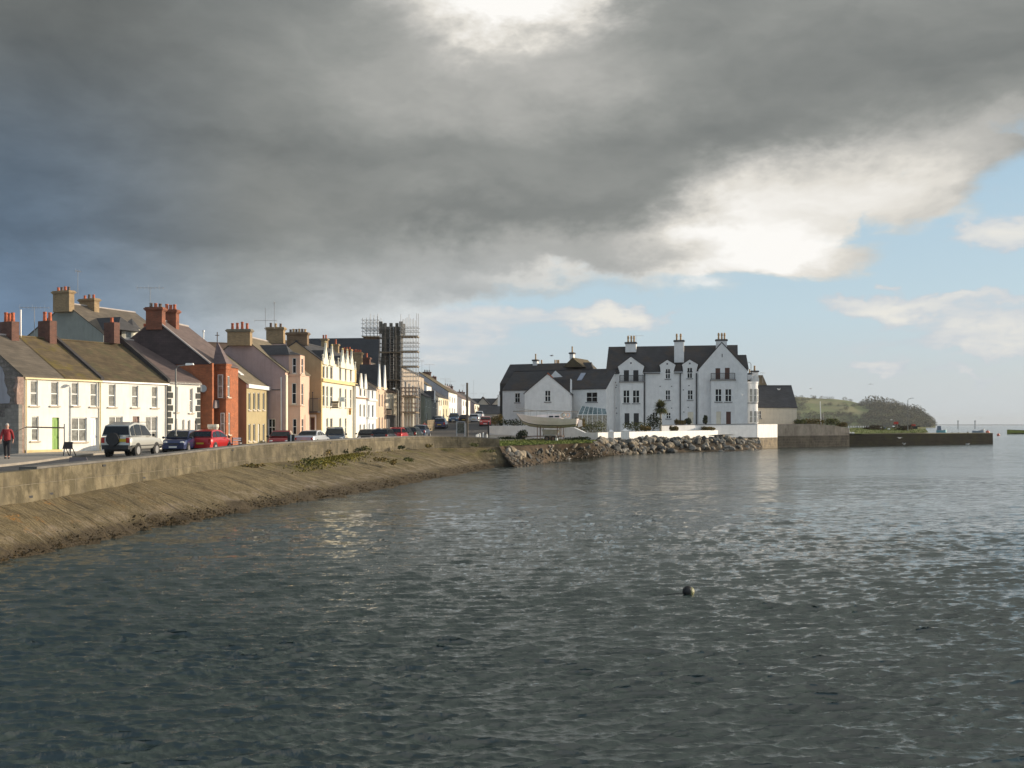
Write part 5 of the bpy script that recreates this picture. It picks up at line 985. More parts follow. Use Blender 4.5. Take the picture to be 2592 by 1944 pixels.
gwall('terrace_wall', 'shaded bluish white terrace wall in front of the apartment block', [wp(1672, 1077.5, 137, .2), wp(1760, 1075.5, 141, .2), wp(1916.5, 1073.5, 145, -.6)], WHITE2, split=1.55, lower=DKST, cap=SILLD)
gwall('corner_wall', 'sunlit pinkish white corner wall standing on a brown stone base', [wp(1917, 1073.5, 145, -.6), wp(1968, 1073.5, 150.5, -.6)], WHITE, split=1.55, lower=BRB, cap=SILLD)
CG = mat('grey_stained_concrete', (.125, .12, .11), .25, .8, bump=.4, bsc=5, stain=.8, spec=.1)
gwall('quay_wall', 'grey patched concrete quay wall dropping in height towards the jetty', [wp(1969, 1073.5, 150.8, -.6), wp(2060, 1073, 155.5, -.6), wp(2112, 1077, 158.5, -.6), wp(2150, 1084, 161, -.6)], CG, split=1.75, lower=mat('streaked_dark_stone', (.055, .052, .042), .4, .7, bump=.9, bsc=3, stain=.8, spec=.1, col2=(.03, .03, .026), kind='block', bw=.9, bh=.4, mortar=(.07, .06, .05), msize=.03), th=.5)
JT = mat('weedy_jetty_stone', (.012, .012, .008), .35, .6, bump=.8, bsc=3, stain=.6, spec=.04, col2=(.016, .018, .006), kind='block', bw=1.2, bh=.45, mortar=(.01, .01, .006), msize=.02)
r = root('jetty', 'long dark weed-covered stone jetty reaching out to the right', 'jetty', (wx(2150, 161), 161, -.5)); mb = MB()
A, B = (wx(2148, 161), 161), (wx(2513, 184), 184); dd = Vector((B[0]-A[0], B[1]-A[1])).normalized(); nn = Vector((-dd.y, dd.x)); 
jp = [A, B, (B[0]+nn.x*6, B[1]+nn.y*6), (A[0]+nn.x*6, A[1]+nn.y*6)]
mb.prism([(x + (.0), y - .15, -.6) for x, y in jp[:2]] + [(x, y, -.6) for x, y in jp[2:]], [(x, y, 1.88) for x, y in jp]); mb.build('jetty_wall', JT, r)
mb = MB(); mb.prism([(x, y, 1.884) for x, y in jp], [(x, y, 1.93) for x, y in jp]); mb.build('jetty_top', mat('jetty_top', (.18, .17, .11), .2, 1, bump=.3), r)
GRASSM = mat('short_grass', (.115, .15, .03), .35, 1.2, rough=.95, bump=.6, bsc=12, col2=(.16, .17, .04))
def grass(pts, z, name='grass', m=GRASSM, n=900, h=.16):
    mb = MB(); vs = [Vector((x, y, 0)) for x, y in pts]; tri = tessellate_polygon([vs]); rr = random.Random(int(pts[0][0]*10)); zf = z if callable(z) else (lambda x, y: z)
    base = [(x, y, zf(x, y)) for x, y in pts]; mb.add(base, tri); ar = []
    for t3 in tri: a, b, c = [vs[i] for i in t3]; ar.append(((b-a).cross(c-a).length, a, b, c))
    tot = sum(q[0] for q in ar)
    for s_, a, b, c in ar:
        for i in range(int(n*s_/tot)):
            u, v = rr.random(), rr.random()
            if u+v > 1: u, v = 1-u, 1-v
            p = a + (b-a)*u + (c-a)*v; z0 = zf(p.x, p.y)-.02; w = rr.uniform(.06, .16); g = rr.uniform(0, 3.14); e = Vector((math.cos(g), math.sin(g), 0))*w; hh = h*rr.uniform(.4, 1.2)
            mb.add([(p.x-e.x, p.y-e.y, z0), (p.x+e.x, p.y+e.y, z0), (p.x+rr.uniform(-.05, .05), p.y, z0+hh)], [(0, 1, 2)])
    return tag(mb.build(name, m), 'short green grass growing on the ' + ('shore lawn' if z == 1.64 else 'jetty head'), 'grass', kind='stuff')
grass([(-.9, 84.9), (.1, 88), (3.7, 94), (7.8, 100), (8.7, 108), (9.6, 115.6), (4, 121), (-2.5, 127), (-2.5, 100), (-2.2, 90)], 1.64, n=6000, h=.13)
grass([(wx(2150, 162), 161.6), (wx(2350, 174), 174), (wx(2340, 188), 188), (wx(2150, 178), 178)], lambda x, y: 1.96 + .07*max(0, (y - 161.6) - (x - 53.2)*.62), n=2500, h=.1)
# ---------------------------------------------------------------- foreshore and rock armour
TOPE = [(-1.04, 84.3), (.0, 88), (3.7, 94), (7.5, 100), (9.0, 108), (10.1, 116.2), (13.7, 121), (20.6, 130.8), (28.6, 141.8), (34.8, 144.8)]
BOTE = [(.2, 81.8), (1.0, 84.0), (4.2, 96), (6.9, 104.5), (11.3, 114), (13.6, 118), (16.5, 121), (22, 127.3), (28.5, 132), (35.3, 144.2)]
def foreshore():
    from mathutils import noise
    a, b = smooth(TOPE, 14), smooth(BOTE, 14); vs = []; NV = 14
    for p, q in zip(a, b):
        for j in range(NV):
            v = j/(NV-1)*1.35; x, y = lerp(p[0], q[0], v), lerp(p[1], q[1], v); z = lerp(1.62, -.02, min(1, v)**.8) - max(0, v-1)*.4
            k = noise.fractal(Vector((x, y, 2)), 1, 2, 5)*.16*sst(0, .2, v); vs.append((x, y, z + k))
    mb = MB(); mb.add(vs, [(i*NV+j, (i+1)*NV+j, (i+1)*NV+j+1, i*NV+j+1) for i in range(len(a)-1) for j in range(NV-1)])
    tag(mb.build('foreshore', mat('brown_weedy_shore', (.065, .045, .027), .4, 1.2, bump=.9, bsc=6, col2=(.026, .021, .011), rough=.85, spec=.2), smooth=True), kind='structure')
foreshore()
ROCKM = [mat('grey_boulder', (.20, .185, .16), .3, 2, bump=.6, bsc=6), mat('dark_boulder', (.065, .065, .06), .3, 2, bump=.6, bsc=6), mat('tan_boulder', (.27, .22, .155), .25, 2, bump=.6, bsc=6)]
rproto = []
rr = random.Random(11)
for k in range(9):
    bm = bmesh.new(); bmesh.ops.create_icosphere(bm, subdivisions=2, radius=.5)
    ax = [Vector([rr.gauss(0, 1) for _ in range(3)]).normalized() for _ in range(9)]; dd_ = [rr.uniform(.26, .42) for _ in range(9)]
    for v in bm.verts:
        for a_, d_ in zip(ax, dd_):
            o_ = v.co.dot(a_)
            if o_ > d_: v.co -= a_*(o_-d_)
    me = bpy.data.meshes.new('rock'); bm.to_mesh(me); bm.free(); me.materials.append(ROCKM[k % 3]); rproto.append(me)
def rock(x, y, z, s, lab, grp):
    k = rr.randrange(9); o = bpy.data.objects.new('boulder', rproto[k]); COL.objects.link(o); o.location = (x, y, z); o.scale = (s*rr.uniform(.9, 1.6), s*rr.uniform(.7, 1.1), s*rr.uniform(.6, .95)); o.rotation_euler = (rr.uniform(-.5, .5), rr.uniform(-.3, .9), rr.uniform(0, 6.28)); tag(o, lab, 'boulder', grp)
a, b = smooth(TOPE, 14), smooth(BOTE, 14)
def shore_pt(f, v): i = min(int(f), len(a)-2); u = f-i; p = [lerp(a[i][j], a[i+1][j], u) for j in (0, 1)]; q = [lerp(b[i][j], b[i+1][j], u) for j in (0, 1)]; return lerp(p[0], q[0], v), lerp(p[1], q[1], v)
for i in range(290):   # rock armour below the sunlit wall
    f = rr.uniform(4.6*14, 8.97*14); v = rr.uniform(-.02, 1.08) if i % 3 else rr.uniform(-.03, .3)
    x, y = shore_pt(f, v); z = lerp(1.52, .0, min(1, max(0, v))) + rr.uniform(0, .25)
    if x > 30: z -= (x-30)*.12
    rock(x, y-.2, z, rr.uniform(.42, 1.05), 'angular grey boulder in the rock armour below the white walls', 'rock armour boulders')
for i in range(50):
    f = rr.uniform(1.3*14, 3.9*14); v = rr.betavariate(1.6, 2.2)*1.0; x, y = shore_pt(f, v); rock(x, y, lerp(1.55, 0, min(1, v)**.8)+.05, rr.uniform(.28, .62), 'pale rubble rock tipped on the bank below the boat', 'rubble rocks on the bank')
for px, py, Y, s in ((1291, 1139, 86.4, 1.25), (1303, 1142, 86.6, 1.1), (1314, 1145, 87, .95), (1325, 1148, 87.6, .8), (1300, 1153, 86, .6), (1336, 1150, 88.2, .7), (1287, 1150, 84.9, .9), (1296, 1160, 84.3, .8), (1306, 1164, 84.2, .6), (1283, 1141, 85.3, 1.0), (1316, 1156, 86, .55)): rock(wx(px, Y), Y, wz(py, Y)-.1, s, 'large upright boulder beside the end of the sea wall', 'boulders at the sea wall end')
# pebbles and weed litter
mb = MB()
for i in range(650):
    f = rr.uniform(0, 5.2*14); v = rr.uniform(.3, 1.15); x, y = shore_pt(f, v); z = lerp(1.62, -.02, min(1, v)**.8); s = rr.choice((.03, .05, .07, .12, .17))*rr.uniform(.7, 1.2); mb.ball((x, y, z+s*.3), s, 5, 3, (1.3, 1, .6))
tag(mb.build('shingle', mat('shingle', (.10, .08, .06), .5, 6), None), 'loose stones scattered over the brown foreshore', 'shingle', kind='stuff')
# ---------------------------------------------------------------- headland beyond the strait
def headland():
    from mathutils import noise
    prof = [(1940, 1003), (2017, 1005), (2060, 1008), (2110, 1010), (2150, 1014), (2185, 1022), (2210, 1022), (2250, 1026), (2290, 1034), (2330, 1048), (2350, 1062), (2366, 1076)]
    Y0 = 1200; vs = []; NX, NY = 90, 26; tops = []
    for i in range(NX):
        px = lerp(1900, 2368, i/(NX-1)); h = (HY - interp(px, prof))/FPX*1330 + H
        for j in range(NY):
            v = j/(NY-1); Y = Y0 + v*130*1.6; X = wx(px, 1200)*(1 + .0*v) + (Y-1200)*wx(px, 1)*1.0
            z = h*min(1, v*1.6)**.8 if v < .8 else h*(1-(v-.8)*1.5)
            z = max(z + noise.noise(Vector((X*.03, Y*.03, 0)))*1.6*sst(0, .2, v), -.5) if j else -.6
            vs.append((X, Y, z))
    mb = MB(); mb.add(vs, [(i*NY+j, (i+1)*NY+j, (i+1)*NY+j+1, i*NY+j+1) for i in range(NX-1) for j in range(NY-1)])
    m = mat('headland_pasture', (.15, .175, .055), .22, .03, bump=.1, col2=(.20, .19, .075)); tag(mb.build('headland', m, smooth=True), kind='structure')
    def ht(px, v): h = (HY - interp(px, prof))/FPX*1330 + H; return h*min(1, v*1.6)**.8
    mb = MB(); rg = random.Random(5)
    def crown(px, v, s):
        Y = Y0 + v*208; X = wx(px, Y); z = ht(px, v); leaves(mb, (X, Y, z+s*.35), (s*.85, s*.6, s*.62), 110, s*.11, rng=rg)
    for i in range(800):
        px = rg.uniform(2010, 2362); v = rg.random()*.66
        if px < 2205 - (0 if v < .22 else 0) and .24 < v < .60 and px > 2035 + 80*abs(v-.42): 
            if not (abs(v-.44) < .015 and px > 2080 or abs(px-2150-200*(v-.4)) < 6): continue
        if px < 2200 and v > .6 and rg.random() < .55: continue
        crown(px, v, rg.uniform(4, 7.5) if px > 2185 else rg.uniform(2.5, 5))
    for px, s in ((2203, 12), (2216, 13), (2226, 12), (2240, 12), (2255, 11), (2270, 9), (2282, 9), (2298, 8), (2315, 12), (2322, 11), (2332, 9), (2342, 8), (2352, 7)): crown(px, .6, s); crown(px+3, .5, s*.8)
    tag(mb.build('wood', WOODL), 'woodland and hedges covering the far headland', 'wood', kind='stuff')
headland()
for px, lab in ((2425, 'left one of two slim beacon posts on the sea horizon'), (2468, 'right one of two slim beacon posts on the sea horizon')):
    Y = 900; r = root('beacon', lab, 'beacon', (wx(px, Y), Y, 0), 0, 'beacons on the horizon'); mb = MB(); X = wx(px, Y); mb.cyl((X, Y, -1), (X, Y, 6.2), .38, 8); mb.build('post', mat('beacon_grey', (.22, .24, .25), .1), r); mb = MB(); mb.box(X-.5, X+.5, Y-.5, Y+.5, 6.2, 7.0); mb.build('beacon_head', mat('beacon_grey', ()), r)
# thin far shore across the lough
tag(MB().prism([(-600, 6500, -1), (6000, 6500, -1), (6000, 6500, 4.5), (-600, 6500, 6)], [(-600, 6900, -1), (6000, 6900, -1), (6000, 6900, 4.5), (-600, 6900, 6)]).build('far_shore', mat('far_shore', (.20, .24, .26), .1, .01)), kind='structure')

# ---------------------------------------------------------------- thin evening air
hz = MB(); hz.box(-23500, 23500, -400, 9500, -1.9, 60)
hm = bpy.data.materials.new('evening_air'); hm.use_nodes = True; nt = hm.node_tree; nt.nodes.remove(nt.nodes['Principled BSDF'])
pv = nt.nodes.new('ShaderNodeVolumePrincipled'); pv.inputs['Color'].default_value = (.82, .88, .95, 1); pv.inputs['Density'].default_value = .00011; nt.links.new(pv.outputs[0], [n for n in nt.nodes if n.type == 'OUTPUT_MATERIAL'][0].inputs['Volume'])
tag(hz.build('haze', hm), 'thin pale evening haze filling the air over the water', 'haze', kind='stuff')
# ================================================================ vehicles
def carpaint(n, col, rough=.28, metal=.3): return mat(n, col, .04, 1, rough=rough, bump=0, coat=.6, metal=metal)
TYRE = mat('tyre_rubber', (.02, .02, .02), .1, rough=.9, bump=0); RIM = mat('alloy_rim', (.5, .5, .5), .05, rough=.35, bump=0, metal=.7); PLAST = mat('black_plastic', (.03, .03, .032), .1, rough=.7, bump=0)
CGL = mat('car_glass', (.012, .014, .016), .1, rough=.08, bump=0, spec=.4); LAMPW = mat('headlamp_glass', (.65, .65, .62), .1, rough=.1, bump=0); LAMPR = mat('tail_lamp_red', (.45, .02, .015), .1, rough=.2, bump=0)
PLY = mat('yellow_plate', (.60, .42, .03), .03, rough=.5, bump=0); PLW = mat('white_plate', (.7, .7, .68), .03, rough=.5, bump=0)
# stations from rear to front: x, belt z, half width ; cabin: x, roof z (z==belt -> glass starts)
CARS = {
 'suv': dict(L=4.5, W=.90, zb=.45, belt=[(0, 1.06, .86), (.06, 1.15, .89), (1, 1.16, .9), (2.9, 1.14, .9), (3.3, 1.10, .89), (4.25, 1.02, .87), (4.45, .9, .84)], cab=[(.08, 1.18), (.22, 1.78), (1.0, 1.95), (1.7, 1.93), (2.35, 1.84), (3.05, 1.17)], r=.37, ax=(.95, 3.5)),
 'hatch': dict(L=3.7, W=.83, zb=.25, belt=[(0, .82, .76), (.08, .93, .8), (1, .95, .83), (2.6, .93, .83), (3.35, .82, .80), (3.65, .62, .72)], cab=[(.1, .95), (.45, 1.40), (1.0, 1.49), (1.7, 1.48), (2.1, 1.40), (2.95, .92)], r=.29, ax=(.62, 3.0)),
 'mpv': dict(L=4.3, W=.87, zb=.27, belt=[(0, .90, .8), (.08, 1.0, .84), (1.2, 1.02, .87), (2.9, 1.0, .87), (3.9, .86, .83), (4.25, .66, .74)], cab=[(.1, 1.02), (.45, 1.50), (1.3, 1.64), (1.9, 1.62), (2.4, 1.5), (3.4, .97)], r=.31, ax=(.75, 3.45)),
 'saloon': dict(L=4.5, W=.85, zb=.24, belt=[(0, .86, .78), (.1, .95, .81), (.9, .96, .84), (3.0, .92, .85), (4.2, .78, .81), (4.45, .6, .75)], cab=[(.75, .97), (1.35, 1.33), (1.9, 1.39), (2.3, 1.38), (2.6, 1.32), (3.35, .92)], r=.31, ax=(.85, 3.55)),
 'estate': dict(L=4.6, W=.86, zb=.26, belt=[(0, .86, .8), (.06, .94, .83), (1, .96, .86), (3.0, .94, .86), (4.25, .80, .82), (4.55, .62, .76)], cab=[(.08, .96), (.32, 1.36), (1.0, 1.46), (2.0, 1.45), (2.6, 1.36), (3.3, .93)], r=.31, ax=(.9, 3.6)),
}
def car(name, label, kind, px, Y, head, body, lower=None, plate=True, spare=False, cat='car', group='cars parked along the shore road', zoff=0, X=None, ref='near'):
    c = CARS[kind]; X = wx(px, Y) if X is None else X; z0 = gz(X, Y) + .025 + zoff; hd = math.radians(head)
    # px, Y give the centre of the end nearest the camera
    d = Vector((math.sin(hd), math.cos(hd))); o = Vector((X, Y)) if d.y > 0 else Vector((X, Y)) - d*c['L']
    r = root(name, label, cat, (o.x, o.y, z0), math.pi/2 - hd, group)
    Wd, zb = c['W'], c['zb']; rings = []
    for x, zt, w in c['belt']:
        e = 1 if .15 < x < c['L']-.3 else .9; zl = zb if .15 < x < c['L']-.2 else zb+.08
        rings.append([(x, -w*.90*e, zl), (x, -w*.99, zl+.12), (x, -w, (zl+zt)/2), (x, -w*.985, zt-.12), (x, -w*.93, zt-.01), (x, -w*.5, zt+.015), (x, w*.5, zt+.015), (x, w*.93, zt-.01), (x, w*.985, zt-.12), (x, w, (zl+zt)/2), (x, w*.99, zl+.12), (x, w*.9*e, zl)])
    fine = []
    for a, b in zip(rings, rings[1:]):
        for k in range(3): fine.append([tuple(lerp(p[i], q[i], k/3) for i in range(3)) for p, q in zip(a, b)])
    fine.append(rings[-1]); mb = MB(); mb.loft(fine); bo = mb.build('body', body, r, local=True, smooth=True)
    md = bo.modifiers.new('bevel', 'EDGE_SPLIT'); md.split_angle = math.radians(42)
    cb = c['cab']; hw = lambda z: Wd*(.93 - .20*max(0, z - cb[0][1])/(max(q[1] for q in cb) - cb[0][1]))
    mb = MB(); n = len(cb); top = [(x, z) for x, z in cb]
    L_ = [(x, -hw(z), z) for x, z in top]; R_ = [(x, hw(z), z) for x, z in top]; mL = [(x, -hw(z)*.6, z+.025) for x, z in top]; mR = [(x, hw(z)*.6, z+.025) for x, z in top]
    mb.add(L_ + mL + mR + R_, [(i, i+1, n+i+1, n+i) for i in range(n-1)] + [(n+i, n+i+1, 2*n+i+1, 2*n+i) for i in range(n-1)] + [(2*n+i, 2*n+i+1, 3*n+i+1, 3*n+i) for i in range(n-1)])
    mb.add(L_, [tuple(range(n))]); mb.add(R_, [tuple(range(n))[::-1]]); mb.build('cabin', body, r, local=True)
    x0, zq0 = cb[0]; x1, z1 = cb[1]; xe, ze = cb[-1]; xf, zf = cb[-2]
    def lp(a, b, f): return tuple(lerp(p, q, f) for p, q in zip(a, b))
    def scr(nm, A, B, C, D, off): # quad set just outside the cabin skin
        m_ = MB(); m_.add([tuple(p[i]+off[i] for i in range(3)) for p in (A, B, C, D)], [(0, 1, 2, 3)]); return m_.build(nm, CGL, r, local=True)
    def end(nm, xa, za, xb, zb_, sgn):
        A, B = (xa, -hw(za)*.93, za), (xa, hw(za)*.93, za); C, D = (xb, hw(zb_)*.93, zb_), (xb, -hw(zb_)*.93, zb_); f = .1
        scr(nm, lp(A, D, f), lp(B, C, f), lp(B, C, 1-f), lp(A, D, 1-f), (sgn*.035, 0, .03))
    end('rear_window', x0, zq0, x1, z1, -1); end('windscreen', xe, ze, xf, zf, 1)
    zt = [z for x, z in cb]; 
    def roofz(x): return interp(x, cb)
    xs = [lerp(x1, x0, .5), (cb[1][0]+cb[2][0])/2+.12 if kind in ('suv', 'estate', 'mpv') else cb[2][0]-.1, (cb[2][0]+cb[3][0])/2+.25, lerp(xf, xe, .80)]
    for sg in (-1, 1):
        for k in range(3):
            a, b = xs[k]+.05, xs[k+1]-.03
            if b-a < .12: continue
            zl = cb[0][1]+.03; pa, pb = roofz(a)-.10, roofz(b)-.10; pa, pb = max(zl+.02, pa), max(zl+.02, pb)
            m_ = MB(); m_.add([(x, sg*(hw(z)+.018), z) for x, z in ((a, zl), (b, zl), (b, pb), ((a+b)/2, max(zl+.03, roofz((a+b)/2)-.085)), (a, pa))], [(0, 1, 2, 3, 4)]); m_.build('side_window', CGL, r, local=True)
    L = c['L']; wr = c['r']
    for sg in (-1, 1):
        for ax in c['ax']:
            y = sg*(Wd-.02); m_ = MB(); m_.cyl((ax, y-sg*.05, wr+.02), (ax, y+sg*.024, wr+.02), wr+.055, 18); m_.build('wheel_arch', PLAST, r, local=True)
            m_ = MB(); m_.cyl((ax, y-sg*.2, wr), (ax, y+sg*.035, wr), wr, 20); wo = m_.build('wheel', TYRE, r, local=True)
            m_ = MB(); m_.cyl((ax, y, wr), (ax, y+sg*.045, wr), wr*.62, 14); m_.build('rim', RIM, wo, local=True)
        m_ = MB(); xl = c['belt'][-2][0]+.08; zl = c['belt'][-2][1]-.16; m_.ball((L-.14, sg*Wd*.66, zl), .13, 10, 6, (.6, 1.25, .7)); m_.build('headlight', LAMPW, r, local=True)
        m_ = MB(); z_ = c['belt'][1][1]-.24; h_ = .2 if kind != 'saloon' else .1; m_.hexa([(-.02, sg*Wd*.80-.09, z_-h_/2), (.14, sg*Wd*.80-.09, z_-h_/2), (.14, sg*Wd*.80+.13, z_-h_/2), (-.02, sg*Wd*.80+.10, z_-h_/2), (-.02, sg*Wd*.80-.09, z_+h_), (.14, sg*Wd*.80-.09, z_+h_), (.14, sg*Wd*.80+.13, z_+h_), (-.02, sg*Wd*.80+.10, z_+h_)]); m_.build('tail_light', LAMPR, r, local=True)
        m_ = MB(); m_.ball((xe-.25, sg*(Wd+.10), ze+.06), .1, 8, 5, (.6, 1, .8)); m_.build('wing_mirror', PLAST, r, local=True)
    for nm, xx, s_ in (('rear_bumper', 0, -1), ('front_bumper', L, 1)):
        m_ = MB(); xi = xx - s_*.22; m_.hexa([(xi, -Wd*.97, zb-.02), (xx+s_*.05, -Wd*.84, zb+.0), (xx+s_*.05, Wd*.84, zb+.0), (xi, Wd*.97, zb-.02), (xi, -Wd*.98, zb+.22), (xx+s_*.05, -Wd*.86, zb+.24), (xx+s_*.05, Wd*.86, zb+.24), (xi, Wd*.98, zb+.22)]); m_.build(nm, lower or body, r, local=True)
    m_ = MB(); m_.box(.0-.075, .0-.06, -.26+(-.38 if spare else 0), .26+(-.38 if spare else 0), zb+(.42 if spare else .26), zb+(.60 if spare else .37)); pr = m_.build('number_plate', PLY, r, local=True)
    m_ = MB(); m_.box(L+.055, L+.066, -.26, .26, zb+.06, zb+.17); m_.build('number_plate', PLW, r, local=True)
    m_ = MB(); m_.box(L-.07, L+.012, -Wd*.4, Wd*.4, zb+.28, zb+.36); m_.build('grille', PLAST, r, local=True)
    if spare:
        m_ = MB(); m_.cyl((-.2, .10, 1.02), (.02, .10, 1.02), .37, 22); m_.build('spare_wheel_cover', PLAST, r, local=True)
        m_ = MB(); m_.box(.1, L-.1, -Wd-.012, Wd+.012, zb+.16, zb+.22); m_.build('rubbing_strip', PLAST, r, local=True)
        m_ = MB(); m_.box(.7, 3.2, -Wd*.7, -Wd*.66, 1.97, 2.0); m_.box(.7, 3.2, Wd*.66, Wd*.7, 1.97, 2.0); m_.build('roof_rail', PLAST, r, local=True)
    m_ = MB(); m_.box(.3, L-.3, -Wd*.8, Wd*.8, zb-.12, zb+.05); m_.build('underbody', PLAST, r, local=True)
    return r
SILV = carpaint('silver_paint', (.52, .52, .48)); NAVY = carpaint('navy_paint', (.018, .03, .10)); REDC = carpaint('bright_red_paint', (.52, .02, .02)); MARO = carpaint('dark_red_paint', (.28, .015, .02)); DGRN = carpaint('dark_green_paint', (.02, .035, .03)); BLKC = carpaint('black_paint', (.018, .018, .02)); SLATB = carpaint('slate_blue_paint', (.07, .10, .15)); BLUEC = carpaint('mid_blue_paint', (.03, .08, .18)); SILV2 = carpaint('pale_silver_paint', (.55, .57, .60))
car('off_roader', 'silver off-roader seen from behind with a covered spare wheel on its back door', 'suv', 292, 57.8, 4, SILV, PLAST, spare=True, cat='off-roader')
car('hatchback', 'navy blue small hatchback facing the camera behind the off-roader', 'hatch', 438, 67.5, 178, NAVY, cat='hatchback')
car('hatchback', 'bright red small hatchback seen from behind beside the navy hatchback', 'hatch', 507, 69.8, 7, REDC, cat='hatchback')
car('parked_car', 'dark red saloon facing the camera behind the black and white post', 'saloon', 705, 75, 173, MARO)
car('parked_car', 'silver saloon seen from behind between the dark red saloon and the navy people carrier', 'saloon', 769, 80.5, 7, SILV2)
car('people_carrier', 'tall dark navy people carrier facing the camera in front of the hotel', 'mpv', 846, 86.5, 172, SLATB, cat='people carrier')
car('parked_car', 'dark car almost hidden behind the wall in front of the pale blue house', 'saloon', 925, 96, 175, BLKC)
car('parked_car', 'black hatchback showing only its windows above the wall, in front of the peach house', 'estate', 960, 97, 6, BLKC)
car('parked_car', 'small red car peeping over the wall right of the black hatchback', 'hatch', 997, 103, 6, REDC)
car('parked_car', 'small dark car peeping over the wall left of the dark green estate', 'hatch', 1012, 107, 6, DGRN)
car('estate_car', 'dark green estate car seen from behind below the street scaffolding', 'estate', 1035, 111.5, 5, DGRN, zoff=.0, cat='estate car')
car('parked_car', 'grey-blue car just ahead of the dark green estate', 'hatch', 1060, 119, 5, SLATB)
HG = 'cars on the hill street'
car('parked_car', 'navy car seen from behind beside the low stone wall on the hill street', 'hatch', 1112, 140, 3, NAVY, group=HG)
car('parked_car', 'small dark car partly behind the navy car on the hill street', 'hatch', 1105, 151, 3, BLKC, group=HG)
car('parked_car', 'mid blue car facing downhill on the hill street', 'mpv', 1147, 172, 180, BLUEC, group=HG)
car('parked_car', 'black car left of the telegraph pole on the hill street', 'saloon', 1173, 168, 3, BLKC, group=HG)
car('parked_car', 'silver car seen from behind right of the telegraph pole', 'estate', 1199, 172, 3, SILV2, group=HG)
car('parked_car', 'pale silver car at the far top of the hill street', 'hatch', 1212, 196, 3, SILV2, group=HG)
car('parked_car', 'red car facing downhill by the hedge at the right of the hill street', 'estate', 1228, 150, 180, REDC, group=HG)
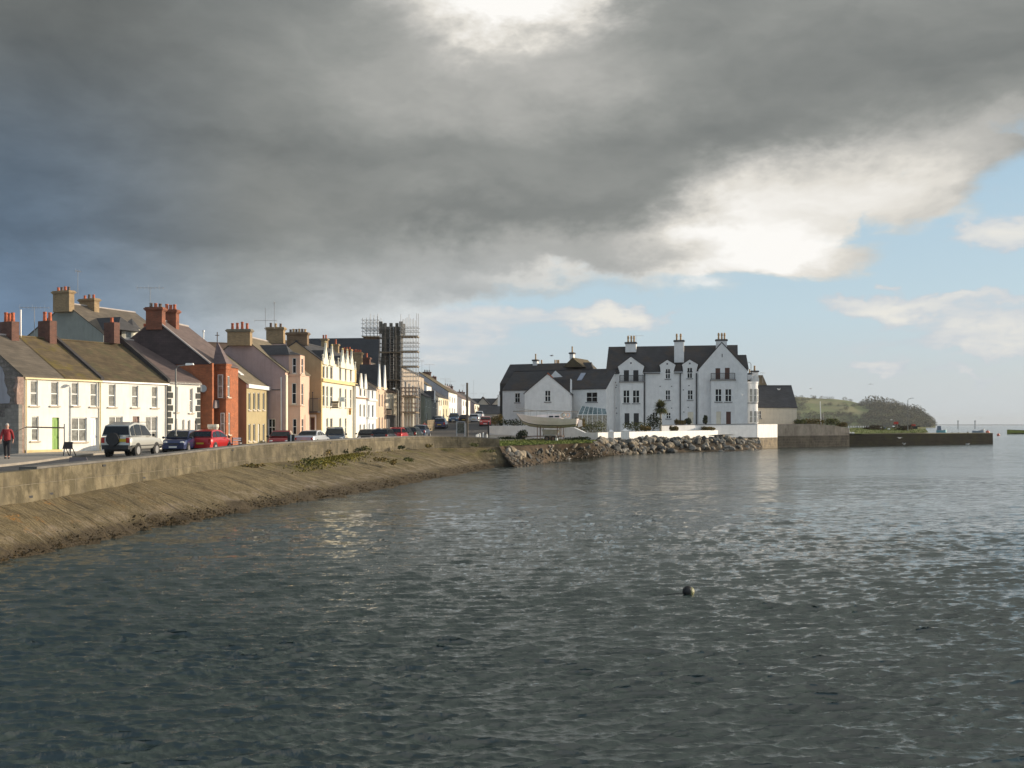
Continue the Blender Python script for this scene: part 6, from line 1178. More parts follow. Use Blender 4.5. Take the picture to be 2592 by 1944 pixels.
# ================================================================ people
def skin_obj(name, verts, edges, radii, m, par, rootv=0, sub=2):
    me = bpy.data.meshes.new(name); me.from_pydata(verts, edges, []); me.update(); o = bpy.data.objects.new(name, me); COL.objects.link(o); o.parent = par; me.materials.append(m)
    sk = o.modifiers.new('skin', 'SKIN'); sk.use_smooth_shade = True
    for i, rd in enumerate(radii): me.skin_vertices[0].data[i].radius = (rd, rd) if not isinstance(rd, tuple) else rd
    me.skin_vertices[0].data[rootv].use_root = True
    sb_ = o.modifiers.new('sub', 'SUBSURF'); sb_.levels = sub; sb_.render_levels = sub; return o
def person(label, px, Y, zf, yaw, jacket, trousers, hair, stride=.22, scale=1.0, armsback=.05):
    X = wx(px, Y); r = root('person', label, 'person', (X, Y, zf), yaw, 'people walking by the sea wall'); s = scale
    # local: x forward, y left
    hip, kn, an = .92, .50, .08
    V = [(0, 0, .96), (0, 0, 1.12), (.01, 0, 1.32), (.015, 0, 1.46), (.02, 0, 1.53), (.03, 0, 1.62), (.025, 0, 1.70), (.02, 0, 1.745)]; E = [(i, i+1) for i in range(7)]; R = [.10, .10, .13, .07, .055, .078, .088, .05]
    J = []
    for sg, st in ((1, stride), (-1, -stride)):
        b = len(V); V += [(0, sg*.09, .90), (st*.55+.02, sg*.10, .50), (st, sg*.10, .09), (st+.16, sg*.11, .035)]; E += [(0, b), (b, b+1), (b+1, b+2), (b+2, b+3)]; R += [.08, .055, .042, .035]; J.append(b)
        b = len(V); sh = -st*.8; V += [(0, sg*.17, 1.43), (-.02+sh*.4, sg*.25, 1.17), (.05+sh, sg*.26, .95), (.07+sh*1.1, sg*.26, .88)]; E += [(3, b), (b, b+1), (b+1, b+2), (b+2, b+3)]; R += [.058, .043, .032, .028]
        for k, (dx, dl) in enumerate(((.03, .075), (.01, .085), (-.01, .08), (-.03, .065))):
            c_ = len(V); V += [(.07+sh*1.1+dx, sg*.262, .835), (.085+sh*1.1+dx, sg*.252, .835-dl*.5), (.08+sh*1.1+dx*.9, sg*.24, .835-dl)]; E += [(b+3, c_), (c_, c_+1), (c_+1, c_+2)]; R += [.010, .0095, .008]
        c_ = len(V); V += [(.115+sh*1.1, sg*.245, .85), (.125+sh*1.1, sg*.235, .81)]; E += [(b+3, c_), (c_, c_+1)]; R += [.011, .009]
    V = [(a*s, b_*s, c_*s) for a, b_, c_ in V]; skin_obj('body', V, E, [q*s for q in R], SKIN, r)
    V = [(0, 0, .84), (0, 0, 1.10), (.01, 0, 1.33), (.015, 0, 1.48)]; E = [(0, 1), (1, 2), (2, 3)]; R = [.185, .175, .18, .09]
    for sg, st in ((1, stride), (-1, -stride)):
        b = len(V); sh = -st*.8; V += [(0, sg*.18, 1.43), (-.02+sh*.4, sg*.255, 1.17), (.05+sh, sg*.265, .965)]; E += [(3, b), (b, b+1), (b+1, b+2)]; R += [.078, .066, .052]
    skin_obj('jacket', [(a*s, b_*s, c_*s) for a, b_, c_ in V], E, [q*s for q in R], jacket, r)
    V = [(0, 0, 1.0)]; E = []; R = [.155]
    for sg, st in ((1, stride), (-1, -stride)):
        b = len(V); V += [(0, sg*.09, .88), (st*.55+.02, sg*.10, .50), (st, sg*.10, .12)]; E += [(0, b), (b, b+1), (b+1, b+2)]; R += [.115, .082, .065]
    skin_obj('trousers', [(a*s, b_*s, c_*s) for a, b_, c_ in V], E, [q*s for q in R], trousers, r)
    for sg, st in ((1, stride), (-1, -stride)):
        mb = MB(); mb.tube([((st-.07)*s, sg*.10*s, .045*s), ((st+.05)*s, sg*.105*s, .05*s), ((st+.2)*s, sg*.11*s, .035*s)], [.05*s, .055*s, .035*s], 8); mb.build('shoe', PLAST, r, local=True, smooth=True)
    mb = MB(); mb.ball((.005*s, 0, 1.70*s), .102*s, 12, 8, (1, .86, 1)); mb.ball((-.03*s, 0, 1.67*s), .098*s, 10, 6, (.8, .88, 1)); mb.build('hair', hair, r, local=True, smooth=True)
    for sg in (-1, 1):
        mb = MB(); mb.ball((.11*s, sg*.03*s, 1.655*s), .010*s, 6, 4); mb.build('eye', BLACKM, r, local=True); mb = MB(); mb.ball((.02*s, sg*.088*s, 1.64*s), .022*s, 6, 4, (.8, .5, 1.2)); mb.build('ear', SKIN, r, local=True)
    mb = MB(); mb.ball((.118*s, 0, 1.63*s), .016*s, 6, 4, (1.1, .7, 1.3)); mb.build('nose', SKIN, r, local=True); mb = MB(); mb.box(.103*s, .112*s, -.022*s, .022*s, 1.592*s, 1.60*s); mb.build('mouth', mat('lips', (.35, .12, .1), bump=0), r, local=True)
    return r
person('person in a red jacket and dark trousers walking by the broken wall', 18, 52, gz(-25, 52)+.14, math.radians(-70), mat('red_jacket', (.24, .015, .02), .15, 6, rough=.8), mat('black_trousers', (.02, .02, .025), .1, rough=.9), mat('grey_hair', (.45, .40, .36), .2, 20), .26)
person('person in a red top and blue trousers standing beside the cars below the hill', 1074, 122, gz(wx(1074, 122), 122)+.02, math.radians(80), mat('red_top', (.5, .03, .03), .1, 6, rough=.8), mat('blue_jeans', (.03, .05, .11), .15, 6, rough=.9), mat('dark_hair', (.05, .035, .025), .2, 20), .06)
# ================================================================ street things
LAMPM = mat('lamp_post_grey', (.20, .20, .19), .1, rough=.6, bump=0)
def lamp(label, px, ytop, Y, arm, zb=None, m=LAMPM):
    X = wx(px, Y); zb = gz(X, Y) if zb is None else zb; zt = wz(ytop, Y); r = root('street_lamp', label, 'street lamp', (X, Y, zb), 0, 'street lamps')
    mb = MB(); mb.tube([(X, Y, zb), (X, Y, zb+1.2), (X, Y, zb+1.25), (X, Y, zt-.25), (X+arm*.15, Y, zt-.05), (X+arm*.75, Y, zt+.04)], [.10, .10, .06, .05, .04, .04], 8); mb.build('post', m, r)
    mb = MB(); mb.hexa([(X+arm*.7, Y-.12, zt), (X+arm*1.25, Y-.12, zt+.03), (X+arm*1.25, Y+.12, zt+.03), (X+arm*.7, Y+.12, zt), (X+arm*.72, Y-.09, zt+.15), (X+arm*1.22, Y-.09, zt+.15), (X+arm*1.22, Y+.09, zt+.15), (X+arm*.72, Y+.09, zt+.15)]); mb.build('lamp_head', PVC, r); return r
lamp('slim pale street lamp in front of the white house with dark quoins', 445, 925, 68.5, .95)
lamp('street lamp with a curved arm standing on the far quay beyond the jetty', 2298, 1009, 176, .8)
lamp('thin pole lamp behind the rear chimneys of the complex', 1901, 918, 175, -.5, zb=2.4)
lamp('short street lamp at the foot of the tower by the cream house', 1008, 985, 118, -.5)
r = root('telegraph_pole', 'tall weathered wooden telegraph pole beside the noticeboard', 'pole', (wx(1182.5, 100), 100, 1.5)); mb = MB(); X = wx(1182.5, 100); mb.tube([(X, 100, 1.5), (X, 100, wz(969, 100))], [.14, .10], 10); mb.build('pole', WOODP, r)
r2_ = MB(); r2_.cyl((X-.12, 99.9, 1.5), (X-.12, 99.9, wz(1072, 99.9)), .05, 6); r2_.build('cable_cover', STEEL, r)
X0, X1, Y = wx(1156, 96), wx(1176.5, 96), 96; r = root('noticeboard', 'framed noticeboard on two grey posts behind the sea wall', 'noticeboard', ((X0+X1)/2, Y, 1.54)); 
for x_ in (X0, X1): mb = MB(); mb.box(x_-.05, x_+.05, Y-.05, Y+.05, 1.5, wz(1069, Y)); mb.build('post', STEEL, r)
mb = MB(); mb.box(X0+.052, X1-.052, Y-.03, Y+.03, wz(1096, Y), wz(1072, Y)); mb.build('board', mat('notice_panel', (.10, .10, .08), .5, 6, bump=0), r); mb = MB(); mb.box(X0-.05, X1+.05, Y-.06, Y+.06, wz(1069, Y)+.002, wz(1067.5, Y)+.03); mb.build('top_rail', STEEL, r)
for i, (px, Yb) in enumerate(((1206, 95), (1209.5, 99), (1214.5, 103), (1223, 108), (1232.5, 97))):
    X = wx(px, Yb); z0 = gz(X, Yb); r = root('bollard', ('nearest-left', 'second', 'third', 'farthest', 'rightmost')[i] + ' white bollard on the slipway approach right of the telegraph pole', 'bollard', (X, Yb, z0), 0, 'white bollards'); mb = MB(); mb.tube([(X, Yb, z0-.1), (X, Yb, z0+.85), (X, Yb, z0+.95)], [.09, .09, .05], 8); mb.build('post', WHITE, r)
for px, Yb, lab in ((1236.5, 112, 'tall black gate post at the left end of the garden wall'), (1103, 92, 'short black and white post right of the estate car')):
    X = wx(px, Yb); z0 = gz(X, Yb); h_ = 2.0 if px > 1200 else .85; r = root('post', lab, 'post', (X, Yb, z0)); mb = MB(); mb.box(X-.09, X+.09, Yb-.09, Yb+.09, z0-.1, z0+h_); mb.build('shaft', BLACKM, r)
    if px < 1200: mb = MB(); mb.box(X-.095, X+.095, Yb-.096, Yb-.0905, z0+h_*.4, z0+h_*.62); mb.build('white_band', PVC, r)
r = root('information_post', 'stout black post with a white stripe in front of the dark red saloon', 'post', (wx(737, 66), 66, 1.54)); X = wx(737, 66); mb = MB(); mb.box(X-.22, X+.22, 65.9, 66.1, 1.5, wz(1100, 66)); mb.build('panel', BLACKM, r); mb = MB(); mb.box(X-.02, X+.04, 65.88, 65.895, 1.5, wz(1100.5, 66)); mb.build('stripe', PVC, r)
r = root('stone_wall', 'low brown stone wall beside the navy car at the foot of the hill street', 'wall', (wx(1080, 135), 135, 2.5)); mb = MB(); mb.hexa([(wx(1082, 134), 134, 1.5), (wx(1100, 136), 136, 1.5), (wx(1100, 136), 136.5, 1.5), (wx(1082, 134), 134.5, 1.5), (wx(1082, 134), 134, wz(1064, 134)), (wx(1100, 136), 136, wz(1062, 136)), (wx(1100, 136), 136.5, wz(1062, 136)), (wx(1082, 134), 134.5, wz(1064, 134))]); mb.build('masonry', BRB, r)
# road signs near the camera side of the road
def asign(label, px0, py0, px1, py1, pybot, Y, m, name='folding_sign', lm=None, tilt=.25, legs=1):
    X0, X1 = wx(px0, Y), wx(px1, Y); z1, z0, zb = wz(py0, Y), wz(py1, Y), wz(pybot, Y); r = root(name, label, 'sign', ((X0+X1)/2, Y, zb)); mb = MB(); mb.hexa([(X0, Y-.03, z0), (X1, Y-.03, z0), (X1, Y, z0), (X0, Y, z0), (X0+.03, Y+tilt*.3-.03, z1), (X1-.08, Y+tilt*.3-.03, z1), (X1-.08, Y+tilt*.3, z1), (X0+.03, Y+tilt*.3, z1)]); mb.build('board', m, r)
    for x_ in (X0+.1, X1-.1):
        for dy in ((-.12, .45) if legs > 1 else (0,)):
            mb = MB(); mb.tube([(x_, Y+.04, (z0+z1)/2 if legs > 1 else z0+.02), (x_+(.1 if dy > 0 else 0), Y+dy, zb)], .025, 5); mb.build('leg', lm or BLACKM, r)
    return r
asign('black folding sign board standing on the pavement by the green door', 158, 1118.5, 184, 1136.5, 1155, 57, mat('black_board', (.035, .03, .03), .1, bump=0), legs=2, tilt=.6)
asign('low wide grey sign board on white legs just behind the sea wall', 174, 1157.5, 223.5, 1170, 1178, 41, mat('mauve_board', (.20, .17, .17), .08, bump=0), name='low_sign', lm=PVC, tilt=.1)
r = root('barrier', 'long horizontal scaffold tube barrier in front of the cottage with the green door', 'barrier', (wx(163, 61), 61, 1.7)); P0_, P1_ = Vector((wx(66, 62), 62, wz(1081, 62))), Vector((wx(163, 61), 61, wz(1083, 61))); mb = MB(); mb.cyl(P0_, P1_, .045, 6); mb.build('rail', RUST, r)
for P_0, t_ in ((P1_, 1073), (P0_, 1078)): mb = MB(); mb.cyl((P_0.x, P_0.y, 1.6), (P_0.x, P_0.y, wz(t_, P_0.y)), .035, 6); mb.build('upright', STEEL, r)
mb = MB(); mb.tube([P0_, P0_ + Vector((-.7, -.3, -.35)), P0_ + Vector((-1.2, -.6, -.5))], .02, 5); mb.build('rope', RUST, r)
for px, lab in ((533, 'left cream stone garden ornament by the red brick house'), (546, 'right cream stone garden ornament by the red brick house')):
    Y = 75.0; X = wx(px, Y); z0 = 1.6; r = root('garden_urn', lab, 'urn', (X, Y, z0), 0, 'cream garden urns'); zt = wz(1074, Y); mb = MB(); h_ = zt-z0; mb.tube([(X, Y, z0), (X, Y, z0+h_*.6), (X, Y, z0+h_*.62), (X, Y, z0+h_*.75), (X, Y, z0+h_*.88), (X, Y, z0+h_*.9), (X, Y, zt)], [.2, .17, .08, .12, .23, .25, .22], 12); mb.build('urn_body', CREAMW, r)
r = root('bench', 'small slatted garden bench on the pavement beside the turret', 'bench', (wx(596, 72.5), 72.5, 1.67)); X, Y = wx(596, 72.5), 72.5
for k in range(3): mb = MB(); mb.box(X-.35, X+.35, Y+k*.14, Y+k*.14+.1, 2.08, 2.12); mb.build('seat_slat', PVC, r)
for k in range(2): mb = MB(); mb.box(X-.35, X+.35, Y+.42, Y+.45, 2.25+k*.14, 2.34+k*.14); mb.build('back_slat', PVC, r)
for dx in (-.33, .33):
    for dy in (.02, .42): mb = MB(); mb.box(X+dx-.025, X+dx+.025, Y+dy-.025, Y+dy+.025, 1.67, 2.5 if dy > .3 else 2.08); mb.build('leg', BLACKM, r)
# ================================================================ aerials and poles on the skyline
for a in (('aerial with a long boom between the two leftmost chimneys', 87, 777, 862, 70, 1.0, .1, 8, None), ('tall thin mast aerial behind the buff chimney of the grey-green house', 197, 685, 745, 94, .3, 1.2, 5, None), ('wide aerial above the brick chimneys of the red house', 380, 727, 775, 77, 1.0, .05, 8, None),
          ('aerial with a low boom above the pink house', 672, 779, 838, 92, 1.0, 0, 8, 811), ('tall plain whip aerial above the buff chimneys', 694.5, 765, 832, 93, .05, 0, 3, None), ('small aerial right of the scaffolded tower', 1068, 913, 960, 160, .4, 1.0, 4, None), ('wide aerial over the dark brick chimneys of the white gable', 1087, 922, 945, 185, .9, .2, 7, None),
          ('aerial left of the middle pair of hill street chimneys', 1127, 955, 980, 188, .95, .1, 7, 959), ('slanting aerial above the middle pair of hill street chimneys', 1140, 964, 985, 190, .95, .4, 7, None), ('thin aerial above the upper hill street chimneys', 1172, 974, 1000, 205, .4, .4, 5, None), ('very tall thin aerial mast over the hilltop houses', 1199, 961, 1006, 250, .75, 0, 5, 996), ('aerial on the hilltop roof left of the white wing', 1224, 995, 1010, 248, .8, .1, 5, None), ('aerial on the left chimney of the apartment block', 1610, 849, 870, 157, 1.2, .1, 9, None), ('small aerial behind the round turret', 1931, 943, 970, 168, .5, .3, 5, None)):
    aerial(a[0], *a[1:5], arm=a[5], ang=a[6], n=a[7], yarm=a[8])
r = root('vent_pipe', 'thick white pole beside the leftmost brick chimney', 'pole', (wx(52, 68.5), 68.5, 5)); X = wx(52.5, 68.5); mb = MB(); mb.cyl((X, 68.5, wz(880, 68.5)), (X, 68.5, wz(784, 68.5)), .05, 8); mb.build('pole', PVC, r)
r = root('vent_pipe', 'short white flue pipe on the dark ridge left of the pink house', 'pole', (wx(515, 90), 90, 8)); X = wx(515, 90); mb = MB(); mb.cyl((X, 90, wz(868, 90)), (X, 90, wz(840, 90)), .06, 8); mb.build('flue', PVC, r); mb = MB(); mb.cyl((X, 90, wz(840, 90)), (X, 90, wz(836, 90)), .11, 8); mb.build('flue_cap', PVC, r)
b = Bld('slated_house', 'long dark roofed house behind the red brick and ochre houses', 'house', 478, 96, 60, zg=1.8, group='taller houses behind'); b.shell(b.sx(600)+6, 6, wz(895, 96), wz(864, 97), BRW, mat('rust_brown_slate', ()), [], tr=3)
# ================================================================ yacht on its trailer
YB = 112.0; XB = wx(1462, YB)
yr = root('sailing_yacht', 'white fin-keeled sailing yacht propped ashore on the lawn, mast unstepped', 'yacht', (XB, YB-1.0, 1.6), math.radians(180-13)) # local x points to the bow
HULLW = mat('cream_gelcoat', (.92, .82, .79), .06, 1, rough=.3, bump=0, coat=.3); ANTI = mat('tan_antifouling', (.42, .38, .30), .15, 2, rough=.8); BOOT = mat('dark_boot_stripe', (.03, .03, .03), .1, bump=0)
def zl(py): return wz(py, YB) - 1.6
ST = [(0, .78, zl(1060), 1.62, .35), (.8, .98, zl(1060), 1.55, .5), (2.0, 1.14, zl(1059), 1.42, .6), (3.2, 1.16, zl(1057), 1.42, .62), (4.4, .98, zl(1055), 1.48, .5), (5.4, .64, zl(1052), 1.62, .3), (6.1, .32, zl(1049.5), 1.92, .12), (6.45, .15, zl(1048), zl(1062), .05), (6.85, .02, zl(1046), zl(1047.5), .02)]
def hull(z0f, z1f, m, name, e=0):
    rings = []
    for x, hw_, zs, zk, bw_ in ST:
        f = []
        for v in (z0f, lerp(z0f, z1f, .5), z1f):
            z = lerp(zk, zs, v); w = hw_*(v**.45) if v > 0 else .01; f.append((x - (1-v)*(.25 if x < .1 else 0)*-1, w+e, z))
        rings.append([(a, -w, z) for a, w, z in f][::-1] + f)
    mb = MB(); mb.loft(rings, closed=False); mb.add([p for p in rings[0]], [tuple(range(6))]); return mb.build(name, m, yr, local=True, smooth=False)
hull(.30, 1.0, HULLW, 'hull'); hull(.24, .30, BOOT, 'boot_stripe', .004); hull(.0, .24, ANTI, 'underwater_hull')
mb = MB(); mb.add([(x, s*w, z) for x, w, z, _, _ in ST for s in (-1, 1)], [(2*i, 2*i+1, 2*i+3, 2*i+2) for i in range(len(ST)-1)]); mb.build('deck', HULLW, yr, local=True)
zd = zl(1058); mb = MB(); mb.loft([[(x, -w, zd-.15), (x, -w*.88, zd+h_), (x, w*.88, zd+h_), (x, w, zd-.15)] for x, w, h_ in ((1.7, .66, .38), (2.6, .70, .42), (4.0, .58, .36), (5.0, .36, .22))]); mb.build('coachroof', HULLW, yr, local=True)
for sg in (-1, 1):
    for x0, x1 in ((1.95, 2.45), (2.6, 3.1)): mb = MB(); mb.hexa([(x0, sg*.695-.03, zd+.08), (x1, sg*.695-.03, zd+.08), (x1, sg*.695+.03, zd+.08), (x0, sg*.695+.03, zd+.08), (x0, sg*.67-.03, zd+.22), (x1, sg*.67-.03, zd+.22), (x1, sg*.67+.03, zd+.22), (x0, sg*.67+.03, zd+.22)]); mb.build('cabin_window', CGL, yr, local=True)
    mb = MB()
    pts = [(.05, sg*.72, ST[0][2]+.62), (1, sg*.98, zl(1060)+.62), (2, sg*1.10, zl(1059)+.60), (3.2, sg*1.12, zl(1057)+.58), (4.4, sg*.94, zl(1054)+.57), (5.4, sg*.62, zl(1051)+.58), (6.2, sg*.26, zl(1048)+.60), (6.9, 0, zl(1046)+.62)]
    mb.tube(pts, .022, 5); mb.build('guard_rail', STEEL, yr, local=True)
    for p in pts[:-1]: mb = MB(); mb.cyl((p[0], p[1], p[2]-.62), p, .016, 5); mb.build('stanchion', STEEL, yr, local=True)
mb = MB(); mb.tube([(.0, 0, zl(1060)+.75), (3.5, .12, zl(1056)+.70), (7.2, .0, zl(1041))], .055, 6); mb.build('stowed_mast', mat('mast_alloy', (.30, .27, .23), .1, bump=0), yr, local=True)
mb = MB(); mb.tube([(1.35, 1.0, zl(1058)+.35+.2*math.sin(a)) if False else (1.35+.24*math.cos(a), -1.06, zl(1058)+.32+.24*math.sin(a)) for a in [k*math.pi/8 for k in range(17)]], .055, 6); mb.tube([(1.35+.24*math.cos(a), 1.06, zl(1058)+.32+.24*math.sin(a)) for a in [k*math.pi/8 for k in range(17)]], .055, 6)
mb.build('lifebuoy', mat('pale_orange', (.7, .5, .38), .1, bump=0), yr, local=True)
mb = MB(); mb.ball((1.5, .95, zl(1058)+.28), .33, 10, 6, (1, .35, 1)); mb.build('buoy_cover', PVC, yr, local=True)
mb = MB(); mb.prism([(-.02, -.03, zl(1062)), (-.4, -.03, zl(1063)), (-.45, -.03, zl(1078)), (-.12, -.03, zl(1081)), (.05, -.03, 1.5)], [(-.02, .03, zl(1062)), (-.4, .03, zl(1063)), (-.45, .03, zl(1078)), (-.12, .03, zl(1081)), (.05, .03, 1.5)]); mb.build('rudder', HULLW, yr, local=True)
mb = MB(); mb.prism([(2.0, -.06, 1.25), (2.5, -.06, .45), (3.7, -.06, .45), (4.0, -.06, 1.28)], [(2.0, .06, 1.25), (2.5, .06, .45), (3.7, .06, .45), (4.0, .06, 1.28)]); mb.build('keel', ANTI, yr, local=True)
tr_ = root('boat_trailer', 'rusty twin-axle boat trailer with upright props beneath the yacht', 'trailer', (XB, YB-1.0, 1.6), math.radians(180-13))
for y_ in (-.75, .75): mb = MB(); mb.tube([(1.6, y_, .55), (4.6, y_, .55)], .06, 6); mb.build('side_rail', RUST, tr_, local=True)
for x_ in (1.7, 2.6, 3.6, 4.5): mb = MB(); mb.cyl((x_, -.85, .55), (x_, .85, .55), .05, 6); mb.build('cross_member', RUST, tr_, local=True)
mb = MB(); mb.tube([(4.5, 0, .55), (6.2, 0, .5)], .06, 6); mb.build('drawbar', RUST, tr_, local=True)
for x_ in (1.75, 2.15, 4.0, 4.35):
    for y_ in (-.8, .8): mb = MB(); mb.cyl((x_, y_, .0 if x_ in (1.75, 4.35) else .5), (x_, y_*.9, 1.62), .045, 6); mb.build('prop', RUST, tr_, local=True)
for x_ in (2.55, 3.25):
    for y_ in (-.95, .95): mb = MB(); mb.cyl((x_, y_-.09, .30), (x_, y_+.09, .30), .30, 16); k = mb.build('wheel', TYRE, tr_, local=True); mb = MB(); mb.cyl((x_, y_-.1, .3), (x_, y_+.1, .3), .15, 12); mb.build('hub', RUST, k, local=True)
for y_ in (-.95, .95): mb = MB(); mb.tube([(2.15, y_, .45), (2.3, y_, .68), (2.9, y_, .7), (3.5, y_, .68), (3.65, y_, .45)], .05, 5); mb.build('mudguard', STEEL, tr_, local=True)
r = root('bucket', 'small white bucket at the foot of the boat trailer', 'bucket', (wx(1409, 109), 109, 1.62)); X = wx(1409, 109); mb = MB(); mb.tube([(X, 109, 1.62), (X, 109, 2.0)], [.12, .16], 10); mb.build('pail', PVC, r); mb = MB(); mb.tube([(X-.16, 109, 2.0), (X, 109, 2.17), (X+.16, 109, 2.0)], .012, 5); mb.build('bucket_handle', STEEL, r)
# ================================================================ plants
SG = 'garden shrubs on the point'
for a in (('yellowish bush at the left end of the garden wall below the white wing', 1258, 1079, 131, 1.6, 1.7, OLIVE), ('wide dark green hedge behind the boat bow', 1296, 1079, 131, 4.0, .95, DKGREEN), ('dark weedy clump at the foot of the garden wall left of the boat', 1285, 1119, 118, 2.6, .7, DKGREEN), ('tall dark weed bush against the garden wall left of the trailer', 1321, 1118, 119, 1.3, 1.6, DKGREEN),
          ('low dark weeds under the boat trailer', 1365, 1120, 116, 3.6, .45, DKGREEN), ('low dark weeds at the garden wall right of the boat', 1460, 1120, 115, 3.2, .65, DKGREEN), ('green garden shrubs in front of the conservatory', 1497, 1096, 128, 3.6, 1.4, GREEN), ('sunlit bush at the stern of the boat', 1468, 1088, 124, 1.3, 1.6, OLIVE),
          ('mixed shrubs right of the white gate pier', 1612, 1090, 133, 3.6, 1.2, GREEN), ('round dark green bush beside the palm trunk', 1655, 1088, 134, 2.0, 2.1, DKGREEN), ('low olive shrub left of the terrace wall', 1634, 1091, 131, 1.4, .7, OLIVE), ('small yellowish shrub left of the terrace steps', 1706, 1091, 134, 1.1, .6, OLIVE),
          ('pale green shrub against the apartment wall below the middle windows', 1721, 1076, 146, 1.5, .8, OLIVE), ('dark spiky shrub by the cream door of the apartment block', 1742, 1076, 146, .9, 1.1, DKGREEN), ('brown low shrub behind the right end of the sunlit wall', 1792, 1091, 141, 1.8, .6, OLIVE), ('small spiky shrub between the cream door and the gable', 1785, 1075, 147, .7, 1.3, DKGREEN)):
    shrub(a[0], a[1], a[2], a[3], a[4], a[5], a[6], n=800, group=SG, size=.11)
QG = 'shrubs on the quay'
for a in (('bright green shrub right of the cream end house', 2026, 1078, 156, 1.8, 1.1, GREEN), ('large leafy green shrub on top of the quay wall', 2060, 1077, 157, 3.2, 1.2, OLIVE), ('dark brownish shrub on the right part of the quay wall', 2103, 1078, 159, 2.8, 1.2, GREEN), ('trailing shrub at the lowered end of the quay wall', 2132, 1081, 161, 1.5, .9, OLIVE), ('dark brown bush on the jetty lawn left of the lobster pots', 2212, 1092, 176, 3.6, 1.1, leafmat('rust_brown_leaves', (.03, .02, .01), (.09, .05, .02))), ('rust brown bush on the jetty lawn left of the lamp post', 2285, 1092, 178, 3.8, 1.2, leafmat('rust_brown_leaves', (), ()))):
    shrub(a[0], a[1], a[2], a[3], a[4], a[5], a[6], n=800, group=QG, size=.12)
# tufts on the stone slope
k = 0
for px, py, Y, w, h_, m_ in ((905, 1144, 68.6, 1.0, .25, DKGREEN), (925, 1143, 69.3, .8, .3, GREEN), (870, 1149, 66, .6, .25, DKGREEN), (825, 1154, 61.5, .8, .3, OLIVE), (790, 1180, 55, 1.1, .45, GREEN), (1015, 1137, 75.5, .5, .22, DKGREEN), (1085, 1133, 79.5, .6, .25, OLIVE), (1200, 1131, 82.5, .7, .25, GREEN), (1035, 1170, 68, .6, .25, GREEN), (965, 1170, 63, 1.0, .25, OLIVE), (995, 1178, 63, .4, .3, OLIVE), (640, 1183, 50.8, 1.0, .15, OLIVE), (1235, 1146, 80, 1.2, .2, GREEN)):
    k += 1; lab = ('grass tuft', 'weed clump', 'moss cushion')[k % 3] + ' growing on the stone slope ' + ('just under the sea wall' if k in (1, 2, 3, 4, 6, 7, 8, 12) else 'part way down towards the water')
    o = shrub(lab, px, py, Y, w, h_*1.3, m_, n=160, group='plants rooted in the stone slope', name='tuft', size=.07, lumps=3, stems=False)
def mosspatch():
    mb = MB(); rg = random.Random(9)
    for i in range(2600):
        f = rg.gauss(.0, 1); px = 865 + f*34 + rg.gauss(0, 12); v = max(.03, min(.42, .04 + abs(rg.gauss(0, .17)))); Yg = None
        i0 = min(range(len(WS)), key=lambda q: abs(wx(px, WS[q][1]) - WS[q][0])); p = WS[i0]; q = FS[int(i0/(len(WS)-1)*(len(FS)-1))]; L_ = rg.uniform(-.5, .5)
        x, y = lerp(p[0], q[0], v)+rg.uniform(-.2, .2), lerp(p[1], q[1], v)+L_; z = (H-p[3])*(1-v) + .10*math.sin(math.pi*v) + .05; s = rg.uniform(.04, .10); a = rg.uniform(0, 6.28)
        mb.add([(x, y, z), (x+s*math.cos(a), y+s*math.sin(a), z+rg.uniform(0, .05)), (x+rg.uniform(-.03, .03), y, z+s*1.3)], [(0, 1, 2)])
    tag(mb.build('moss', leafmat('yellow_moss', (.09, .09, .015), (.20, .17, .03))), 'yellow-green moss spreading over the stone slope below the wall', 'moss', kind='stuff')
mosspatch()
# palm
PY = 136.0; PX = wx(1672, PY); pr = root('palm_tree', 'tall cabbage palm with one spiky round crown in front of the apartment block', 'palm tree', (PX, PY, 1.9)); zc = wz(1032, PY)
mb = MB(); mb.tube([(PX, PY, 1.8), (PX+.03, PY, 3.0), (PX-.02, PY, zc-.1)], [.19, .14, .12], 10); mb.build('trunk', mat('pale_trunk', (.42, .38, .30), .25, 6, bump=.6), pr)
mb = MB(); rg = random.Random(2)
for i in range(420):
    th_ = rg.uniform(0, 6.28); ph = rg.uniform(-.75, 1.45); d = Vector((math.cos(th_)*math.cos(ph), math.sin(th_)*math.cos(ph), math.sin(ph))); L_ = rg.uniform(1.0, 1.45); sdv = d.cross(Vector((0, 0, 1))).normalized()*.075; c_ = Vector((PX, PY, zc))
    p1 = c_ + d*L_*.55; p2 = c_ + d*L_ + Vector((0, 0, -.18)); mb.add([c_-sdv*.6, c_+sdv*.6, p1+sdv, p2, p1-sdv], [(0, 1, 2, 4), (4, 2, 3)])
mb.build('crown', leafmat('palm_leaves', (.03, .05, .015), (.12, .14, .04), (.20, .19, .07)), pr); mb = MB()
for i in range(50): th_ = rg.uniform(0, 6.28); d = Vector((math.cos(th_), math.sin(th_), -1.6)).normalized(); sdv = d.cross(Vector((0, 0, 1))).normalized()*.05; c_ = Vector((PX, PY, zc-.15)); mb.add([c_-sdv, c_+sdv, c_+d*rg.uniform(.6, 1.0)], [(0, 1, 2)])
mb.build('dead_skirt', leafmat('dry_fronds', (.25, .20, .12), (.4, .33, .2)), pr)
